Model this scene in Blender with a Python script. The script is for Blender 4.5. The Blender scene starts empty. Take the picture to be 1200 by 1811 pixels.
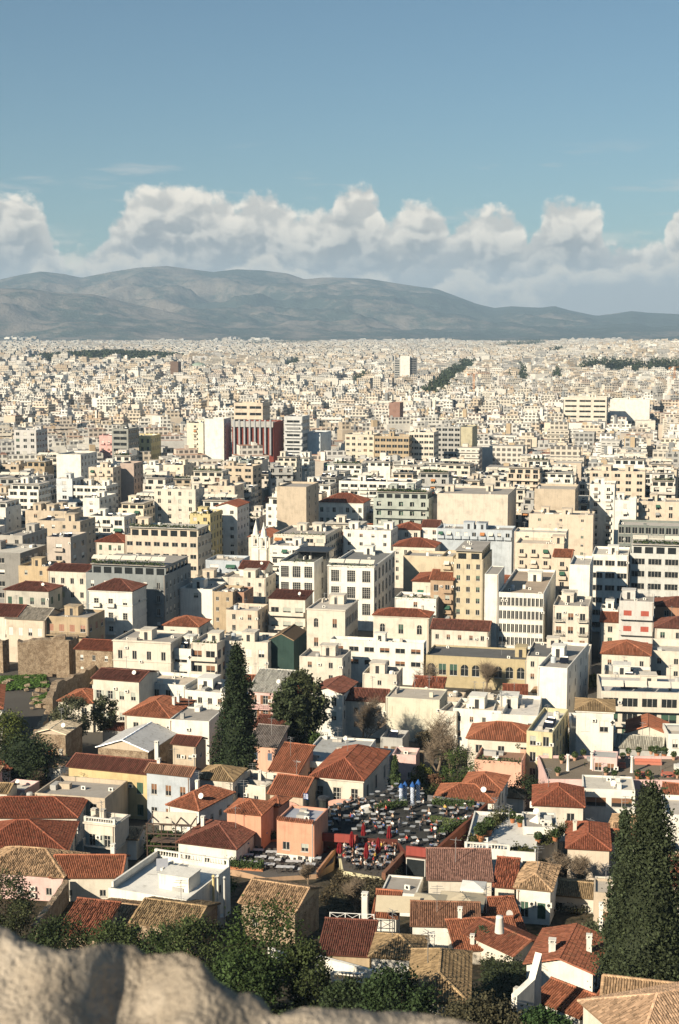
import bpy, math, random
import numpy as np
from mathutils import Vector, Matrix, noise as mnoise

# ---------------------------------------------------------------- camera, sky, sun
S = bpy.context.scene
H = 90.0
PITCH = math.radians(6.9)
FPX = 2515.0
cam_d = bpy.data.cameras.new('camera')
cam = bpy.data.objects.new('camera', cam_d)
S.collection.objects.link(cam)
cam.location = (0, 0, H)
cam.rotation_euler = (math.radians(90) - PITCH, 0, 0)
cam_d.sensor_fit = 'VERTICAL'; cam_d.sensor_height = 36.0; cam_d.lens = 50.0
cam_d.clip_start = 0.1; cam_d.clip_end = 90000
cam_d.dof.use_dof = True; cam_d.dof.focus_distance = 450; cam_d.dof.aperture_fstop = 6.3
S.camera = cam
S.view_settings.view_transform = 'Standard'; S.view_settings.look = 'None'
S.view_settings.exposure = 0.66; S.view_settings.gamma = 1.0
S.view_settings.use_curve_mapping = False
S.cycles.max_bounces = 6; S.cycles.diffuse_bounces = 1; S.cycles.glossy_bounces = 2
S.cycles.transmission_bounces = 4; S.cycles.transparent_max_bounces = 8; S.cycles.volume_bounces = 0
S.cycles.use_denoising = True
S.cycles.caustics_reflective = False; S.cycles.caustics_refractive = False

SUN_AZ = math.radians(223)      # compass style, clockwise from +Y: behind the camera to the left
SUN_EL = math.radians(27)
SKY_STRENGTH = 0.05
SUN_STRENGTH = 5.0
to_sun = Vector((math.sin(SUN_AZ)*math.cos(SUN_EL), math.cos(SUN_AZ)*math.cos(SUN_EL), math.sin(SUN_EL)))
sun_d = bpy.data.lights.new('sun', 'SUN'); sun_d.energy = SUN_STRENGTH; sun_d.angle = math.radians(0.53)
sun_d.color = (1.0, 0.875, 0.69)
sun = bpy.data.objects.new('sun', sun_d); S.collection.objects.link(sun)
sun.location = (-200, -200, 400)
sun.rotation_euler = to_sun.to_track_quat('Z', 'Y').to_euler()

# ---------------------------------------------------------------- tiny node-expression helper
class NT:
    def __init__(s, nt): s.nt = nt; s.l = nt.links
    def node(s, t, **kw):
        n = s.nt.nodes.new(t)
        for k, v in kw.items(): setattr(n, k, v)
        return n
    def put(s, sock, v):
        if isinstance(v, E): s.l.new(v.s, sock)
        elif isinstance(v, bpy.types.NodeSocket): s.l.new(v, sock)
        else: sock.default_value = v
    def m(s, op, *a, clamp=False):
        n = s.node('ShaderNodeMath', operation=op); n.use_clamp = clamp
        for i, v in enumerate(a): s.put(n.inputs[i], v)
        return E(s, n.outputs[0])
    def ramp01(s, v, a, b):          # smoothstep
        n = s.node('ShaderNodeMapRange', interpolation_type='SMOOTHSTEP')
        s.put(n.inputs['Value'], v); s.put(n.inputs['From Min'], a); s.put(n.inputs['From Max'], b)
        return E(s, n.outputs[0])
    def mix(s, f, a, b, blend='MIX'):
        n = s.node('ShaderNodeMix', data_type='RGBA', blend_type=blend)
        s.put(n.inputs[0], f); s.put(n.inputs[6], a); s.put(n.inputs[7], b)
        return n.outputs[2]
    def vec(s, x, y, z=0.0):
        n = s.node('ShaderNodeCombineXYZ')
        s.put(n.inputs[0], x); s.put(n.inputs[1], y); s.put(n.inputs[2], z)
        return n.outputs[0]
    def noise(s, v, scale, detail=4, rough=0.55, lac=2.0, out=0):
        n = s.node('ShaderNodeTexNoise')
        if v is not None: s.put(n.inputs['Vector'], v)
        n.inputs['Scale'].default_value = scale; n.inputs['Detail'].default_value = detail
        n.inputs['Roughness'].default_value = rough; n.inputs['Lacunarity'].default_value = lac
        return E(s, n.outputs[out])
class E:
    def __init__(s, nt, sock): s.t = nt; s.s = sock
    def __add__(s, o): return s.t.m('ADD', s, o)
    def __radd__(s, o): return s.t.m('ADD', o, s)
    def __sub__(s, o): return s.t.m('SUBTRACT', s, o)
    def __rsub__(s, o): return s.t.m('SUBTRACT', o, s)
    def __mul__(s, o): return s.t.m('MULTIPLY', s, o)
    def __rmul__(s, o): return s.t.m('MULTIPLY', o, s)
    def __truediv__(s, o): return s.t.m('DIVIDE', s, o)

def build_world():
    w = bpy.data.worlds.new('World'); S.world = w; w.use_nodes = True
    nt = w.node_tree; nt.nodes.clear(); t = NT(nt)
    sky = t.node('ShaderNodeTexSky', sky_type='NISHITA')
    sky.sun_disc = False; sky.sun_elevation = SUN_EL; sky.sun_rotation = SUN_AZ
    sky.altitude = 150; sky.air_density = 1.0; sky.dust_density = 0.6; sky.ozone_density = 1.0
    tc = t.node('ShaderNodeTexCoord')
    sx = t.node('ShaderNodeSeparateXYZ'); t.put(sx.inputs[0], tc.outputs['Generated'])
    X, Y, Z = E(t, sx.outputs[0]), E(t, sx.outputs[1]), E(t, sx.outputs[2])
    az = t.m('ARCTAN2', X, Y) * 57.2958
    el = t.m('ARCSINE', t.m('MINIMUM', t.m('MAXIMUM', Z, -1.0), 1.0)) * 57.2958
    # everything below in degrees on a plane folded at the sides, so there is no seam
    U = X * 57.3; V = Z * 57.3
    P = t.vec(U, V)
    wx = t.noise(P, 0.55, 3, 0.55) - 0.5
    wy = t.noise(t.vec(U + 31.0, V), 0.55, 3, 0.55) - 0.5
    QU = U + wx * 1.5; QV = V + wy * 1.1
    def billow(u, v, sc=0.56, det=2.0):
        a = t.node('ShaderNodeTexVoronoi', feature='F1', voronoi_dimensions='2D')
        a.inputs['Scale'].default_value = sc; a.inputs['Detail'].default_value = det
        a.inputs['Roughness'].default_value = 0.5; a.inputs['Lacunarity'].default_value = 2.2
        a.normalize = True
        t.put(a.inputs['Vector'], t.vec(u, v))
        return 1.0 - E(t, a.outputs['Distance'])
    b0 = billow(QU * 0.8, QV * 1.1)
    b1 = billow(QU * 0.8 - 0.20, QV * 1.1 + 0.28)
    fine = t.noise(P, 2.0, 5, 0.62)
    broad = t.noise(P, 0.11, 1, 0.5)
    # outline of the tall heaps: broad cumulus domes along the horizon, heights in degrees
    tall = None
    for a0, top, ra in HEAPS:
        d = (az + wx * 1.6 - a0) / ra
        h = top * t.m('MAXIMUM', 1.0 - d * d * t.m('ABSOLUTE', d), 0.0)
        tall = h if tall is None else t.m('SMOOTH_MAX', tall, h, 0.5)
    inview = t.ramp01(t.m('ABSOLUTE', az), 19.0, 14.0)
    top = tall * inview + (broad * 5.0 + 0.3) * (1.0 - inview)
    dens = top - el + (b0 - 0.55) * 1.4 + (fine - 0.5) * 1.1
    a_top = t.ramp01(dens, -0.04, 0.46)
    lit = t.ramp01((b0 - b1) * 1.0 + (fine - 0.5) * 0.16, -0.10, 0.12)
    edge = t.ramp01(dens, 2.3, 0.1)
    shade = lit * 0.55 + edge * 0.45
    # flat grey undersides, then a lower bank of long streaky puffs
    base = 2.7 + (t.noise(t.vec(U * 0.35, 3.0), 1.0, 2, 0.5) - 0.5) * 2.2
    under = t.ramp01((el - base) + (fine - 0.5) * 1.0, 1.3, -0.4)
    b2 = billow(QU * 0.62 + 11.0, QV * 1.7, 0.62, 2.0)
    s3 = t.noise(t.vec(U * 0.30 + wx * 2.0, V * 1.5 + 7.0), 1.0, 4, 0.55)
    a_low = t.ramp01((s3 - 0.42) * 3.0 + (b2 - 0.60) * 1.6 + (3.4 - el) * 0.55, -0.1, 0.9)
    cool = (0.29, 0.30, 0.305, 1); warm = (1.05, 0.94, 0.78, 1)
    ccol = t.mix(shade, cool, warm)
    ccol = t.mix(under * 0.8, ccol, (0.38, 0.40, 0.41, 1))
    lowc = t.mix(t.ramp01(b2 * 0.6 + s3 * 0.7, 0.62, 0.95), (0.34, 0.37, 0.385, 1), (0.80, 0.76, 0.62, 1))
    tint = t.mix(1.0, sky.outputs[0], (0.72, 0.94, 1.0, 1), 'MULTIPLY')
    k = 0.72 / SKY_STRENGTH
    def scl(c):
        return t.mix(1.0, c, (k, k, k, 1), 'MULTIPLY')
    s1 = t.mix(a_low * t.ramp01(el, 5.6, 2.6) * 0.94, tint, scl(lowc))
    wisp = t.ramp01(t.noise(t.vec(U * 0.16, V * 1.1 + 20.0), 1.0, 4, 0.6), 0.56, 0.72) * t.ramp01(el, 8.0, 6.6) * 0.45
    s1 = t.mix(wisp, s1, scl((0.62, 0.60, 0.56, 1)))
    s2 = t.mix(a_top * 0.97, s1, scl(ccol))
    # a front bank of small flat heaps below the tall ones
    b4 = billow(QU * 0.9 + 5.0, QV * 1.5 + 3.0, 0.62, 2.0)
    d4 = (t.noise(t.vec(U * 0.24 + 9.0, V * 0.2), 1.0, 2, 0.5) - 0.5) * 5.0 + (b4 - 0.55) * 1.5 + (fine - 0.5) * 0.9 + 2.7 - el
    c4 = t.mix(t.ramp01(d4, 1.3, 0.15) * t.ramp01(b4, 0.42, 0.70), (0.42, 0.43, 0.43, 1), (0.95, 0.84, 0.68, 1))
    s2 = t.mix(t.ramp01(d4, 0.0, 0.5) * 0.85, s2, scl(c4))
    bg = t.node('ShaderNodeBackground'); bg.inputs['Strength'].default_value = SKY_STRENGTH
    t.put(bg.inputs['Color'], s2)
    out = t.node('ShaderNodeOutputWorld'); t.put(out.inputs['Surface'], bg.outputs[0])
HEAPS = [(-13.0, 5.5, 2.9), (-2.0, 4.9, 11.0), (-6.3, 5.9, 4.2), (-2.9, 5.6, 2.6), (0.6, 5.8, 1.9), (3.1, 5.3, 1.8), (5.7, 5.0, 2.6),
         (9.0, 5.4, 2.3), (11.5, 3.6, 3.0), (14.0, 5.2, 1.9)]
build_world()
# ---------------------------------------------------------------- pixels of the photograph -> points of the place
CAM = Vector((0, 0, H))
FWD = Vector((0, math.cos(PITCH), -math.sin(PITCH))); UPV = Vector((0, math.sin(PITCH), math.cos(PITCH)))
def ray(px, py):
    return FWD + Vector((1, 0, 0))*((px-600)/FPX) + UPV*((905.5-py)/FPX)
def at(px, py, z):
    d = ray(px, py); return CAM + d*((z-H)/d.z)
def at_y(px, py, y):
    d = ray(px, py); return CAM + d*(y/d.y)
def project(p):
    q = Vector(p)-CAM; f = q.dot(FWD)
    return 600+FPX*q.x/f, 905.5-FPX*q.dot(UPV)/f
GY = [-200, 2.6, 6, 20, 60, 100, 130, 170, 220, 260, 300, 350, 420, 1000, 2000, 4000, 6500, 9500, 40000]
GZ = [88.3, 88.3, 71, 62, 48, 35, 24, 14, 8, 5, 3, 1, 0, 0, 5, 24, 46, 70, 70]
def ground(x, y):
    z = float(np.interp(y, GY, GZ))
    if y > 1500:
        z += 42*math.exp(-((x-1150)/520)**2-((y-4300)/1500)**2)
        z += 34*math.exp(-((x+560)/300)**2-((y-3500)/330)**2)
    return z

# ---------------------------------------------------------------- mesh builder
class MB:
    def __init__(s): s.v = []; s.f = []; s.m = []; s.t = []; s.M = None
    def add(s, vs, fs, m=0, tint=1.0):
        n = len(s.v)
        if s.M is not None: vs = [s.M @ Vector(v) for v in vs]
        s.v.extend([tuple(v) for v in vs])
        for f in fs: s.f.append([i+n for i in f]); s.m.append(m); s.t.append(tint)
    def poly(s, pts, m=0, tint=1.0): s.add(pts, [list(range(len(pts)))], m, tint)
    def box(s, x0, y0, z0, x1, y1, z1, m=0, tint=1.0, bottom=True):
        fs = [[0,1,5,4],[1,2,6,5],[2,3,7,6],[3,0,4,7],[4,5,6,7]]
        if bottom: fs.append([3,2,1,0])
        s.add([(x0,y0,z0),(x1,y0,z0),(x1,y1,z0),(x0,y1,z0),(x0,y0,z1),(x1,y0,z1),(x1,y1,z1),(x0,y1,z1)], fs, m, tint)
    def tube(s, p0, p1, r0, r1=None, n=6, m=0, cap=True, tint=1.0):
        p0 = Vector(p0); p1 = Vector(p1); r1 = r0 if r1 is None else r1
        d = (p1-p0).normalized(); a = d.orthogonal().normalized(); b = d.cross(a)
        vs = []
        for p, r in ((p0, r0), (p1, r1)):
            for i in range(n):
                q = 2*math.pi*i/n; vs.append(p+a*(r*math.cos(q))+b*(r*math.sin(q)))
        fs = [[i, (i+1) % n, n+(i+1) % n, n+i] for i in range(n)]
        if cap: fs += [list(range(n))[::-1], list(range(n, 2*n))]
        s.add(vs, fs, m, tint)
    def lathe(s, prof, n=10, c=(0, 0, 0), m=0, tint=1.0):
        vs = []
        for r, z in prof:
            for i in range(n):
                q = 2*math.pi*i/n; vs.append((c[0]+r*math.cos(q), c[1]+r*math.sin(q), c[2]+z))
        fs = []
        for k in range(len(prof)-1):
            for i in range(n): fs.append([k*n+i, k*n+(i+1) % n, (k+1)*n+(i+1) % n, (k+1)*n+i])
        fs.append(list(range((len(prof)-1)*n, len(prof)*n)))
        s.add(vs, fs, m, tint)
    def prism(s, pts, z0, z1, m=0, mt=None):
        n = len(pts)
        s.add([(p[0], p[1], z0) for p in pts]+[(p[0], p[1], z1) for p in pts],
              [[i, (i+1) % n, n+(i+1) % n, n+i] for i in range(n)], m)
        s.add([(p[0], p[1], z1) for p in pts], [list(range(n))], m if mt is None else mt)
    def mesh(s, name, mats, smooth=False):
        me = bpy.data.meshes.new(name)
        me.from_pydata(s.v, [], s.f)
        for m in mats: me.materials.append(m)
        if any(s.m): me.polygons.foreach_set('material_index', s.m)
        if any(t != 1.0 for t in s.t) or any(m in (TILE, LEAF) for m in mats):
            a = me.attributes.new('tint', 'FLOAT', 'FACE'); a.data.foreach_set('value', s.t)
        if smooth: me.polygons.foreach_set('use_smooth', [True]*len(s.f))
        me.update(); return me
COL = S.collection.objects
def obj(name, me, parent=None, loc=None, rz=None, color=None, scale=None, kind=None):
    o = bpy.data.objects.new(name, me); COL.link(o)
    if parent is not None: o.parent = parent
    if loc is not None: o.location = loc
    if rz is not None: o.rotation_euler = (0, 0, rz)
    if scale is not None: o.scale = scale if hasattr(scale, '__len__') else (scale,)*3
    if color is not None: o.color = (*color[:3], 1)
    if kind: o['kind'] = kind
    return o
USED = {}
def thing(name, label, cat, loc, rz=0, group=None):
    o = obj(name, None, None, loc, rz); o.empty_display_size = 0.5
    return tag(o, label, cat, group)
def tag(o, label, cat, group=None):
    o['label'] = label; o['category'] = cat
    if group: o['group'] = group
    return o
MESH = {}
def cached(key, fn):
    if key not in MESH: MESH[key] = fn()
    return MESH[key]

# ---------------------------------------------------------------- materials
def new_mat(name):
    m = bpy.data.materials.new(name); m.use_nodes = True
    nt = m.node_tree; nt.nodes.clear(); t = NT(nt)
    out = t.node('ShaderNodeOutputMaterial'); return m, t, out
def principled(t, out, col, rough=0.85, metal=0.0, spec=0.3, normal=None):
    p = t.node('ShaderNodeBsdfPrincipled')
    t.put(p.inputs['Base Color'], col); t.put(p.inputs['Roughness'], rough)
    p.inputs['Metallic'].default_value = metal; p.inputs['Specular IOR Level'].default_value = spec
    if normal is not None: t.put(p.inputs['Normal'], normal)
    t.put(out.inputs['Surface'], p.outputs[0]); return p
def bump(t, h, dist=0.02, strength=0.6):
    b = t.node('ShaderNodeBump'); b.inputs['Strength'].default_value = strength; b.inputs['Distance'].default_value = dist
    t.put(b.inputs['Height'], h); return b.outputs[0]
def wpos(t): return t.node('ShaderNodeNewGeometry').outputs['Position']
def stretch(t, v, sx, sy, sz):
    n = t.node('ShaderNodeVectorMath', operation='MULTIPLY'); t.put(n.inputs[0], v); n.inputs[1].default_value = (sx, sy, sz); return n.outputs[0]
def grey(t, e): return t.vec(e, e, e)
def ocol(t): return t.node('ShaderNodeObjectInfo').outputs['Color']
def attr(t, name, out='Fac'):
    n = t.node('ShaderNodeAttribute', attribute_name=name); return n.outputs[out]
def mat_wall(name, color=None, streak=0.17, relief=0.02):
    m, t, out = new_mat(name); P = wpos(t)
    base = ocol(t) if color is None else color
    n1 = t.noise(P, 0.35, 5, 0.6); n2 = t.noise(stretch(t, P, 2.2, 2.2, 0.16), 1.0, 4, 0.6)
    f = 1.0 - (t.ramp01(n2, 0.45, 0.78) * streak) - (t.ramp01(n1, 0.42, 0.75) * 0.22)
    stain = t.ramp01(t.noise(P, 0.9, 5, 0.65), 0.62, 0.80) * 0.36
    c = t.mix(1.0, base, grey(t, f), 'MULTIPLY')
    c = t.mix(stain, c, (0.30, 0.24, 0.17, 1))
    principled(t, out, c, 0.92, 0, 0.15, bump(t, t.noise(P, 6.0, 4, 0.7), relief, 0.5)); return m
def mat_roof_flat(name):
    m, t, out = new_mat(name); P = wpos(t)
    n1 = t.noise(P, 0.25, 5, 0.65); n2 = t.noise(P, 2.5, 4, 0.7)
    f = 0.62 + n1 * 0.55 + n2 * 0.2
    c = t.mix(1.0, ocol(t), grey(t, f), 'MULTIPLY')
    c = t.mix(t.ramp01(t.noise(P, 0.6, 4, 0.7), 0.55, 0.72) * 0.5, c, (0.20, 0.17, 0.14, 1))
    principled(t, out, c, 0.95, 0, 0.1); return m
def mat_tile(name):
    m, t, out = new_mat(name); P = wpos(t)
    tin = E(t, attr(t, 'tint'))
    n = t.noise(P, 0.5, 5, 0.65); n2 = t.noise(P, 3.5, 3, 0.7)
    f = tin * (0.65 + n * 0.5 + n2 * 0.25)
    c = t.mix(1.0, ocol(t), grey(t, f), 'MULTIPLY')
    c = t.mix(t.ramp01(t.noise(P, 1.1, 5, 0.7), 0.52, 0.74) * 0.7, c, (0.12, 0.085, 0.05, 1))
    principled(t, out, c, 0.9, 0, 0.12); return m
def mat_plain(name, color=None, rough=0.7, metal=0.0, spec=0.3, var=0.3, use_tint=False):
    m, t, out = new_mat(name)
    base = ocol(t) if color is None else (*color, 1)
    n = t.noise(wpos(t), 1.7, 4, 0.6)
    f = (1.0 - var*0.5) + n * var
    if use_tint: f = f * E(t, attr(t, 'tint'))
    principled(t, out, t.mix(1.0, base, grey(t, f), 'MULTIPLY'), rough, metal, spec); return m
def mat_leaf(name):
    m, t, out = new_mat(name)
    tin = E(t, attr(t, 'tint'))
    n = t.noise(wpos(t), 0.8, 3, 0.6)
    c = t.mix(1.0, ocol(t), grey(t, tin * (0.6 + n * 0.8)), 'MULTIPLY')
    d = t.node('ShaderNodeBsdfPrincipled'); t.put(d.inputs['Base Color'], c); d.inputs['Roughness'].default_value = 0.75
    d.inputs['Specular IOR Level'].default_value = 0.2
    tr = t.node('ShaderNodeBsdfTranslucent'); t.put(tr.inputs['Color'], c)
    mx = t.node('ShaderNodeMixShader'); mx.inputs[0].default_value = 0.12
    t.put(mx.inputs[1], d.outputs[0]); t.put(mx.inputs[2], tr.outputs[0]); t.put(out.inputs['Surface'], mx.outputs[0]); return m
def mat_stone(name, c0, c1, scale=0.8, rel=0.15):
    m, t, out = new_mat(name); P = wpos(t)
    n = t.noise(P, scale, 6, 0.65); v = t.node('ShaderNodeTexVoronoi', feature='DISTANCE_TO_EDGE')
    t.put(v.inputs['Vector'], stretch(t, P, 1, 1, 1.5)); v.inputs['Scale'].default_value = scale*2.6
    c = t.mix(t.ramp01(n, 0.3, 0.7), (*c0, 1), (*c1, 1))
    e = t.ramp01(E(t, v.outputs['Distance']), 0.0, 0.10)
    c = t.mix(1.0, c, grey(t, 0.55 + e * 0.45), 'MULTIPLY')
    principled(t, out, c, 0.95, 0, 0.1, bump(t, n + e * 0.4, rel, 0.8)); return m
WALL = mat_wall('plaster'); ROOF = mat_roof_flat('roof_screed'); TILE = mat_tile('clay_tile')
PLAIN = mat_plain('painted'); GLASS = mat_plain('window_glass', (0.022, 0.026, 0.028), 0.12, 0, 0.5, 0.5)
FRAME = mat_plain('window_frame', (0.55, 0.52, 0.46), 0.6); DARKM = mat_plain('dark_metal', (0.035, 0.037, 0.04), 0.5)
METAL = mat_plain('galvanised', (0.42, 0.42, 0.41), 0.4, 0.6); CLOTH = mat_plain('canvas', None, 0.9, 0, 0.1, 0.25)
LEAF = mat_leaf('foliage'); BARK = mat_plain('bark', (0.11, 0.085, 0.06), 0.95, 0, 0.1, 0.8)
TWIG = mat_plain('twigs', (0.20, 0.155, 0.11), 0.95, 0, 0.1, 0.6)
RUBBLE = mat_stone('rubble_stone', (0.24, 0.17, 0.11), (0.46, 0.36, 0.25))
PANEL = mat_plain('solar_panel', (0.012, 0.014, 0.022), 0.12, 0.0, 0.6, 0.3)
SHUT = mat_plain('shutter_paint', None, 0.6, 0, 0.25, 0.2)

# ---------------------------------------------------------------- colours (albedo)
W_ = (.76,.73,.65); CR = (.66,.60,.50); BE = (.53,.44,.33); TN = (.45,.35,.23); PE = (.62,.525,.41); GR = (.43,.42,.39)
DG = (.22,.23,.23); PK = (.68,.40,.29); RP = (.70,.48,.44); YE = (.60,.47,.25); BL = (.46,.50,.53); GG = (.40,.43,.38); BR = (.40,.28,.19)
T1 = (.215,.074,.043); T2 = (.15,.06,.042); T3 = (.27,.19,.105); T4 = (.275,.105,.058); T5 = (.23,.12,.075); T6 = (.33,.22,.13); T7=(.205,.078,.046); PKW=(.66,.33,.22)
CONC = (.50,.46,.40); GRAV = (.36,.33,.29); DKR = (.15,.15,.145)
SH_G = (.05,.10,.07); SH_B = (.22,.11,.06); SH_W = (.72,.69,.62); SH_GR = (.40,.42,.36); SH_R = (.38,.09,.06); SH_Y=(.50,.48,.30)

# ---------------------------------------------------------------- windows
def window_mesh(style, w, h, split):
    """frame (with closed shutters, sills and trim) and pane; local x across, z up, -y outward, y=0 on the wall"""
    f = MB(); p = MB()
    def bars(x0, x1, z0, z1, t=.06, y0=.05, y1=.11, m=0):
        f.box(x0, y0, z0, x1, y1, z0+t, m); f.box(x0, y0, z1-t, x1, y1, z1, m)
        f.box(x0, y0, z0+t, x0+t, y1, z1-t, m); f.box(x1-t, y0, z0+t, x1, y1, z1-t, m)
    a = w/2
    if style == 'shut':
        for x0, x1 in ((-a, -.015), (.015, a)):
            f.box(x0, .03, 0, x1, .08, h, 2)
            n = max(3, int(h/.28))
            for k in range(n):
                z = .08+(h-.16)*k/n; f.box(x0+.06, .0, z, x1-.06, .03, z+(h-.16)/n*.55, 2)
        f.box(-a-.06, -.05, -.08, a+.06, .02, 0, 0)
    else:
        n = {'strip': max(2, round(w/1.1)), 'sash': 4 if w > 2 else 2, 'open': 2, 'arch': 2, 'plain': 2, 'door': 2}.get(style, 2)
        bars(-a, a, 0, h)
        for k in range(1, n): f.box(-a+w*k/n-.035, .05, .06, -a+w*k/n+.035, .11, h-.06, 0)
        if style in ('sash', 'arch', 'open'): 
            f.box(-a+.06, .055, h*.62, a-.06, .105, h*.62+.05, 0)
            if style == 'sash' and w > 2: f.box(-a+.06, .055, h*.82, a-.06, .105, h*.82+.05, 0); f.box(-a+.06, .055, h*.46, a-.06, .105, h*.46+.05, 0)
            if style == 'sash': f.box(-a+.06, .055, h*.31, a-.06, .105, h*.31+.04, 0)
        f.box(-a-.08, -.09, -.09, a+.08, .04, 0, 0)
        if style in ('sash', 'arch'):
            f.box(-a-.14, -.045, 0, -a, .0, h, 3); f.box(a, -.045, 0, a+.14, .0, h, 3); f.box(-a-.14, -.06, h, a+.14, .0, h+.16, 3)
        if style == 'open':
            for x0, x1 in ((-a-a*.95, -a-.02), (a+.02, a+a*.95)):
                f.box(x0, -.06, 0, x1, -.01, h, 2)
        if style == 'arch':
            for sg in (-1, 1):
                for k in range(4):
                    q0 = math.pi/2*k/4; q1 = math.pi/2*(k+1)/4
                    pts = [(sg*a, .01, h), (sg*a*math.cos(q0), .01, h-a+a*math.sin(q0)), (sg*a*math.cos(q1), .01, h-a+a*math.sin(q1))]
                    f.poly(pts if sg < 0 else pts[::-1], 3)
        p.add([(-a, .12, 0), (a, .12, 0), (a, .12, h), (-a, .12, h)], [[0, 1, 2, 3]], 1)
        if style == 'blind': f.box(-a+.06, .09, h*.45, a-.06, .115, h-.06, 2)
    if not split: f.v, n0 = f.v, len(f.v)
    if not split and p.f: f.add(p.v, p.f, 1)
    return f, p
def window_meshes(style, w, h, split):
    def mk():
        f, p = window_mesh(style, w, h, split)
        fm = f.mesh('window', [FRAME, GLASS, SHUT, WALL])
        pm = None
        if split and p.f: p.m = [0]*len(p.m); pm = p.mesh('pane', [GLASS])
        return fm, pm
    return cached(('win', style, round(w, 1), round(h, 1), split), mk)

def wall_face(mb, o, u, n, W, z0, z1, holes, depth=.16, m=0):
    """a wall with real openings; o start point, u direction along, n outward normal"""
    us = sorted({0.0, W, *[r[0] for r in holes], *[r[2] for r in holes]}); zs = sorted({z0, z1, *[r[1] for r in holes], *[r[3] for r in holes]})
    us = [a for i, a in enumerate(us) if i == 0 or a-us[i-1] > 1e-4]; zs = [a for i, a in enumerate(zs) if i == 0 or a-zs[i-1] > 1e-4]
    def P(a, z, d=0): return (o[0]+u[0]*a-n[0]*d, o[1]+u[1]*a-n[1]*d, z)
    if not holes: mb.poly([P(0, z0), P(W, z0), P(W, z1), P(0, z1)], m); return
    for j in range(len(zs)-1):
        zc = (zs[j]+zs[j+1])/2; run = None
        for i in range(len(us)-1):
            uc = (us[i]+us[i+1])/2
            solid = not any(r[0] < uc < r[2] and r[1] < zc < r[3] for r in holes)
            if solid and run is None: run = us[i]
            if run is not None and (not solid or i == len(us)-2):
                e = us[i+1] if solid else us[i]
                mb.poly([P(run, zs[j]), P(e, zs[j]), P(e, zs[j+1]), P(run, zs[j+1])], m); run = None
    for a, b, c, d in holes:
        mb.poly([P(a, b), P(c, b), P(c, b, depth), P(a, b, depth)], m); mb.poly([P(a, d, depth), P(c, d, depth), P(c, d), P(a, d)], m)
        mb.poly([P(a, b), P(a, b, depth), P(a, d, depth), P(a, d)], m); mb.poly([P(c, b, depth), P(c, b), P(c, d), P(c, d, depth)], m)
        mb.poly([P(a, b, depth+.002), P(c, b, depth+.002), P(c, d, depth+.002), P(a, d, depth+.002)], 1)

# ---------------------------------------------------------------- tiled roofs
def slope_tiles(mb, pts, pitch, rows, rng, old=0.0):
    p0, p1 = Vector(pts[0]), Vector(pts[1]); u = (p1-p0); L = u.length; u /= L
    n = None
    for q in pts[2:]:
        c = u.cross(Vector(q)-p0)
        if c.length > 1e-3: n = c.normalized(); break
    if n is None: return
    v = n.cross(u)
    uv = [((Vector(q)-p0).dot(u), (Vector(q)-p0).dot(v)) for q in pts]
    k = max(1, int(L/pitch)); r = pitch*.40
    for i in range(k):
        uc = (i+.5)*L/k; vmax = 0; vmin = 1e9
        for a in range(len(uv)):
            (u0, v0), (u1, v1) = uv[a], uv[(a+1) % len(uv)]
            if abs(u1-u0) > 1e-6 and min(u0, u1) <= uc <= max(u0, u1):
                t = v0+(v1-v0)*(uc-u0)/(u1-u0); vmax = max(vmax, t); vmin = min(vmin, t)
        if vmax-vmin < .15: continue
        nr = max(1, int((vmax-vmin)/rows)) if rows else 1
        for j in range(nr):
            a0 = vmin+(vmax-vmin)*j/nr; a1 = vmin+(vmax-vmin)*(j+1)/nr
            du = rng.uniform(-1, 1)*.02*(1+4*old); dz = rng.uniform(0, 1)*.02*(1+2.5*old)
            tint = rng.uniform(.62, 1.25) if old < .5 else rng.choice((.5, .75, 1, 1.2, 1.5))
            if old > .3 and rng.random() < .03*old: continue
            vs = []
            for vv, lift in ((a0-.03, .045+dz), (a1, .01+dz)):
                for cu, cz in ((-r, -.01), (-r*.55, r*.62), (r*.55, r*.62), (r, -.01)):
                    vs.append(p0+u*(uc+cu+du)+v*vv+n*(cz+lift))
            mb.add(vs, [[0, 1, 5, 4], [1, 2, 6, 5], [2, 3, 7, 6], [3, 2, 1, 0]], 0, tint)
def ridge_caps(mb, a, b, rng, r=.16, step=.42):
    a = Vector(a); b = Vector(b); L = (b-a).length
    if L < .3: return
    d = (b-a)/L; side = d.cross(Vector((0, 0, 1))).normalized(); up = side.cross(d)
    n = max(1, int(L/step))
    for k in range(n):
        q0 = a+d*(L*k/n-.03); q1 = a+d*(L*(k+1)/n); vs = []
        for q, e in ((q0, .04), (q1, .0)):
            for s_, z_ in ((-r, -.06), (-r*.6, r*.55), (r*.6, r*.55), (r, -.06)): vs.append(q+side*s_+up*(z_+e))
        mb.add(vs, [[0, 1, 5, 4], [1, 2, 6, 5], [2, 3, 7, 6], [3, 2, 1, 0], [4, 5, 6, 7]], 0, rng.uniform(.85, 1.35))
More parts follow.
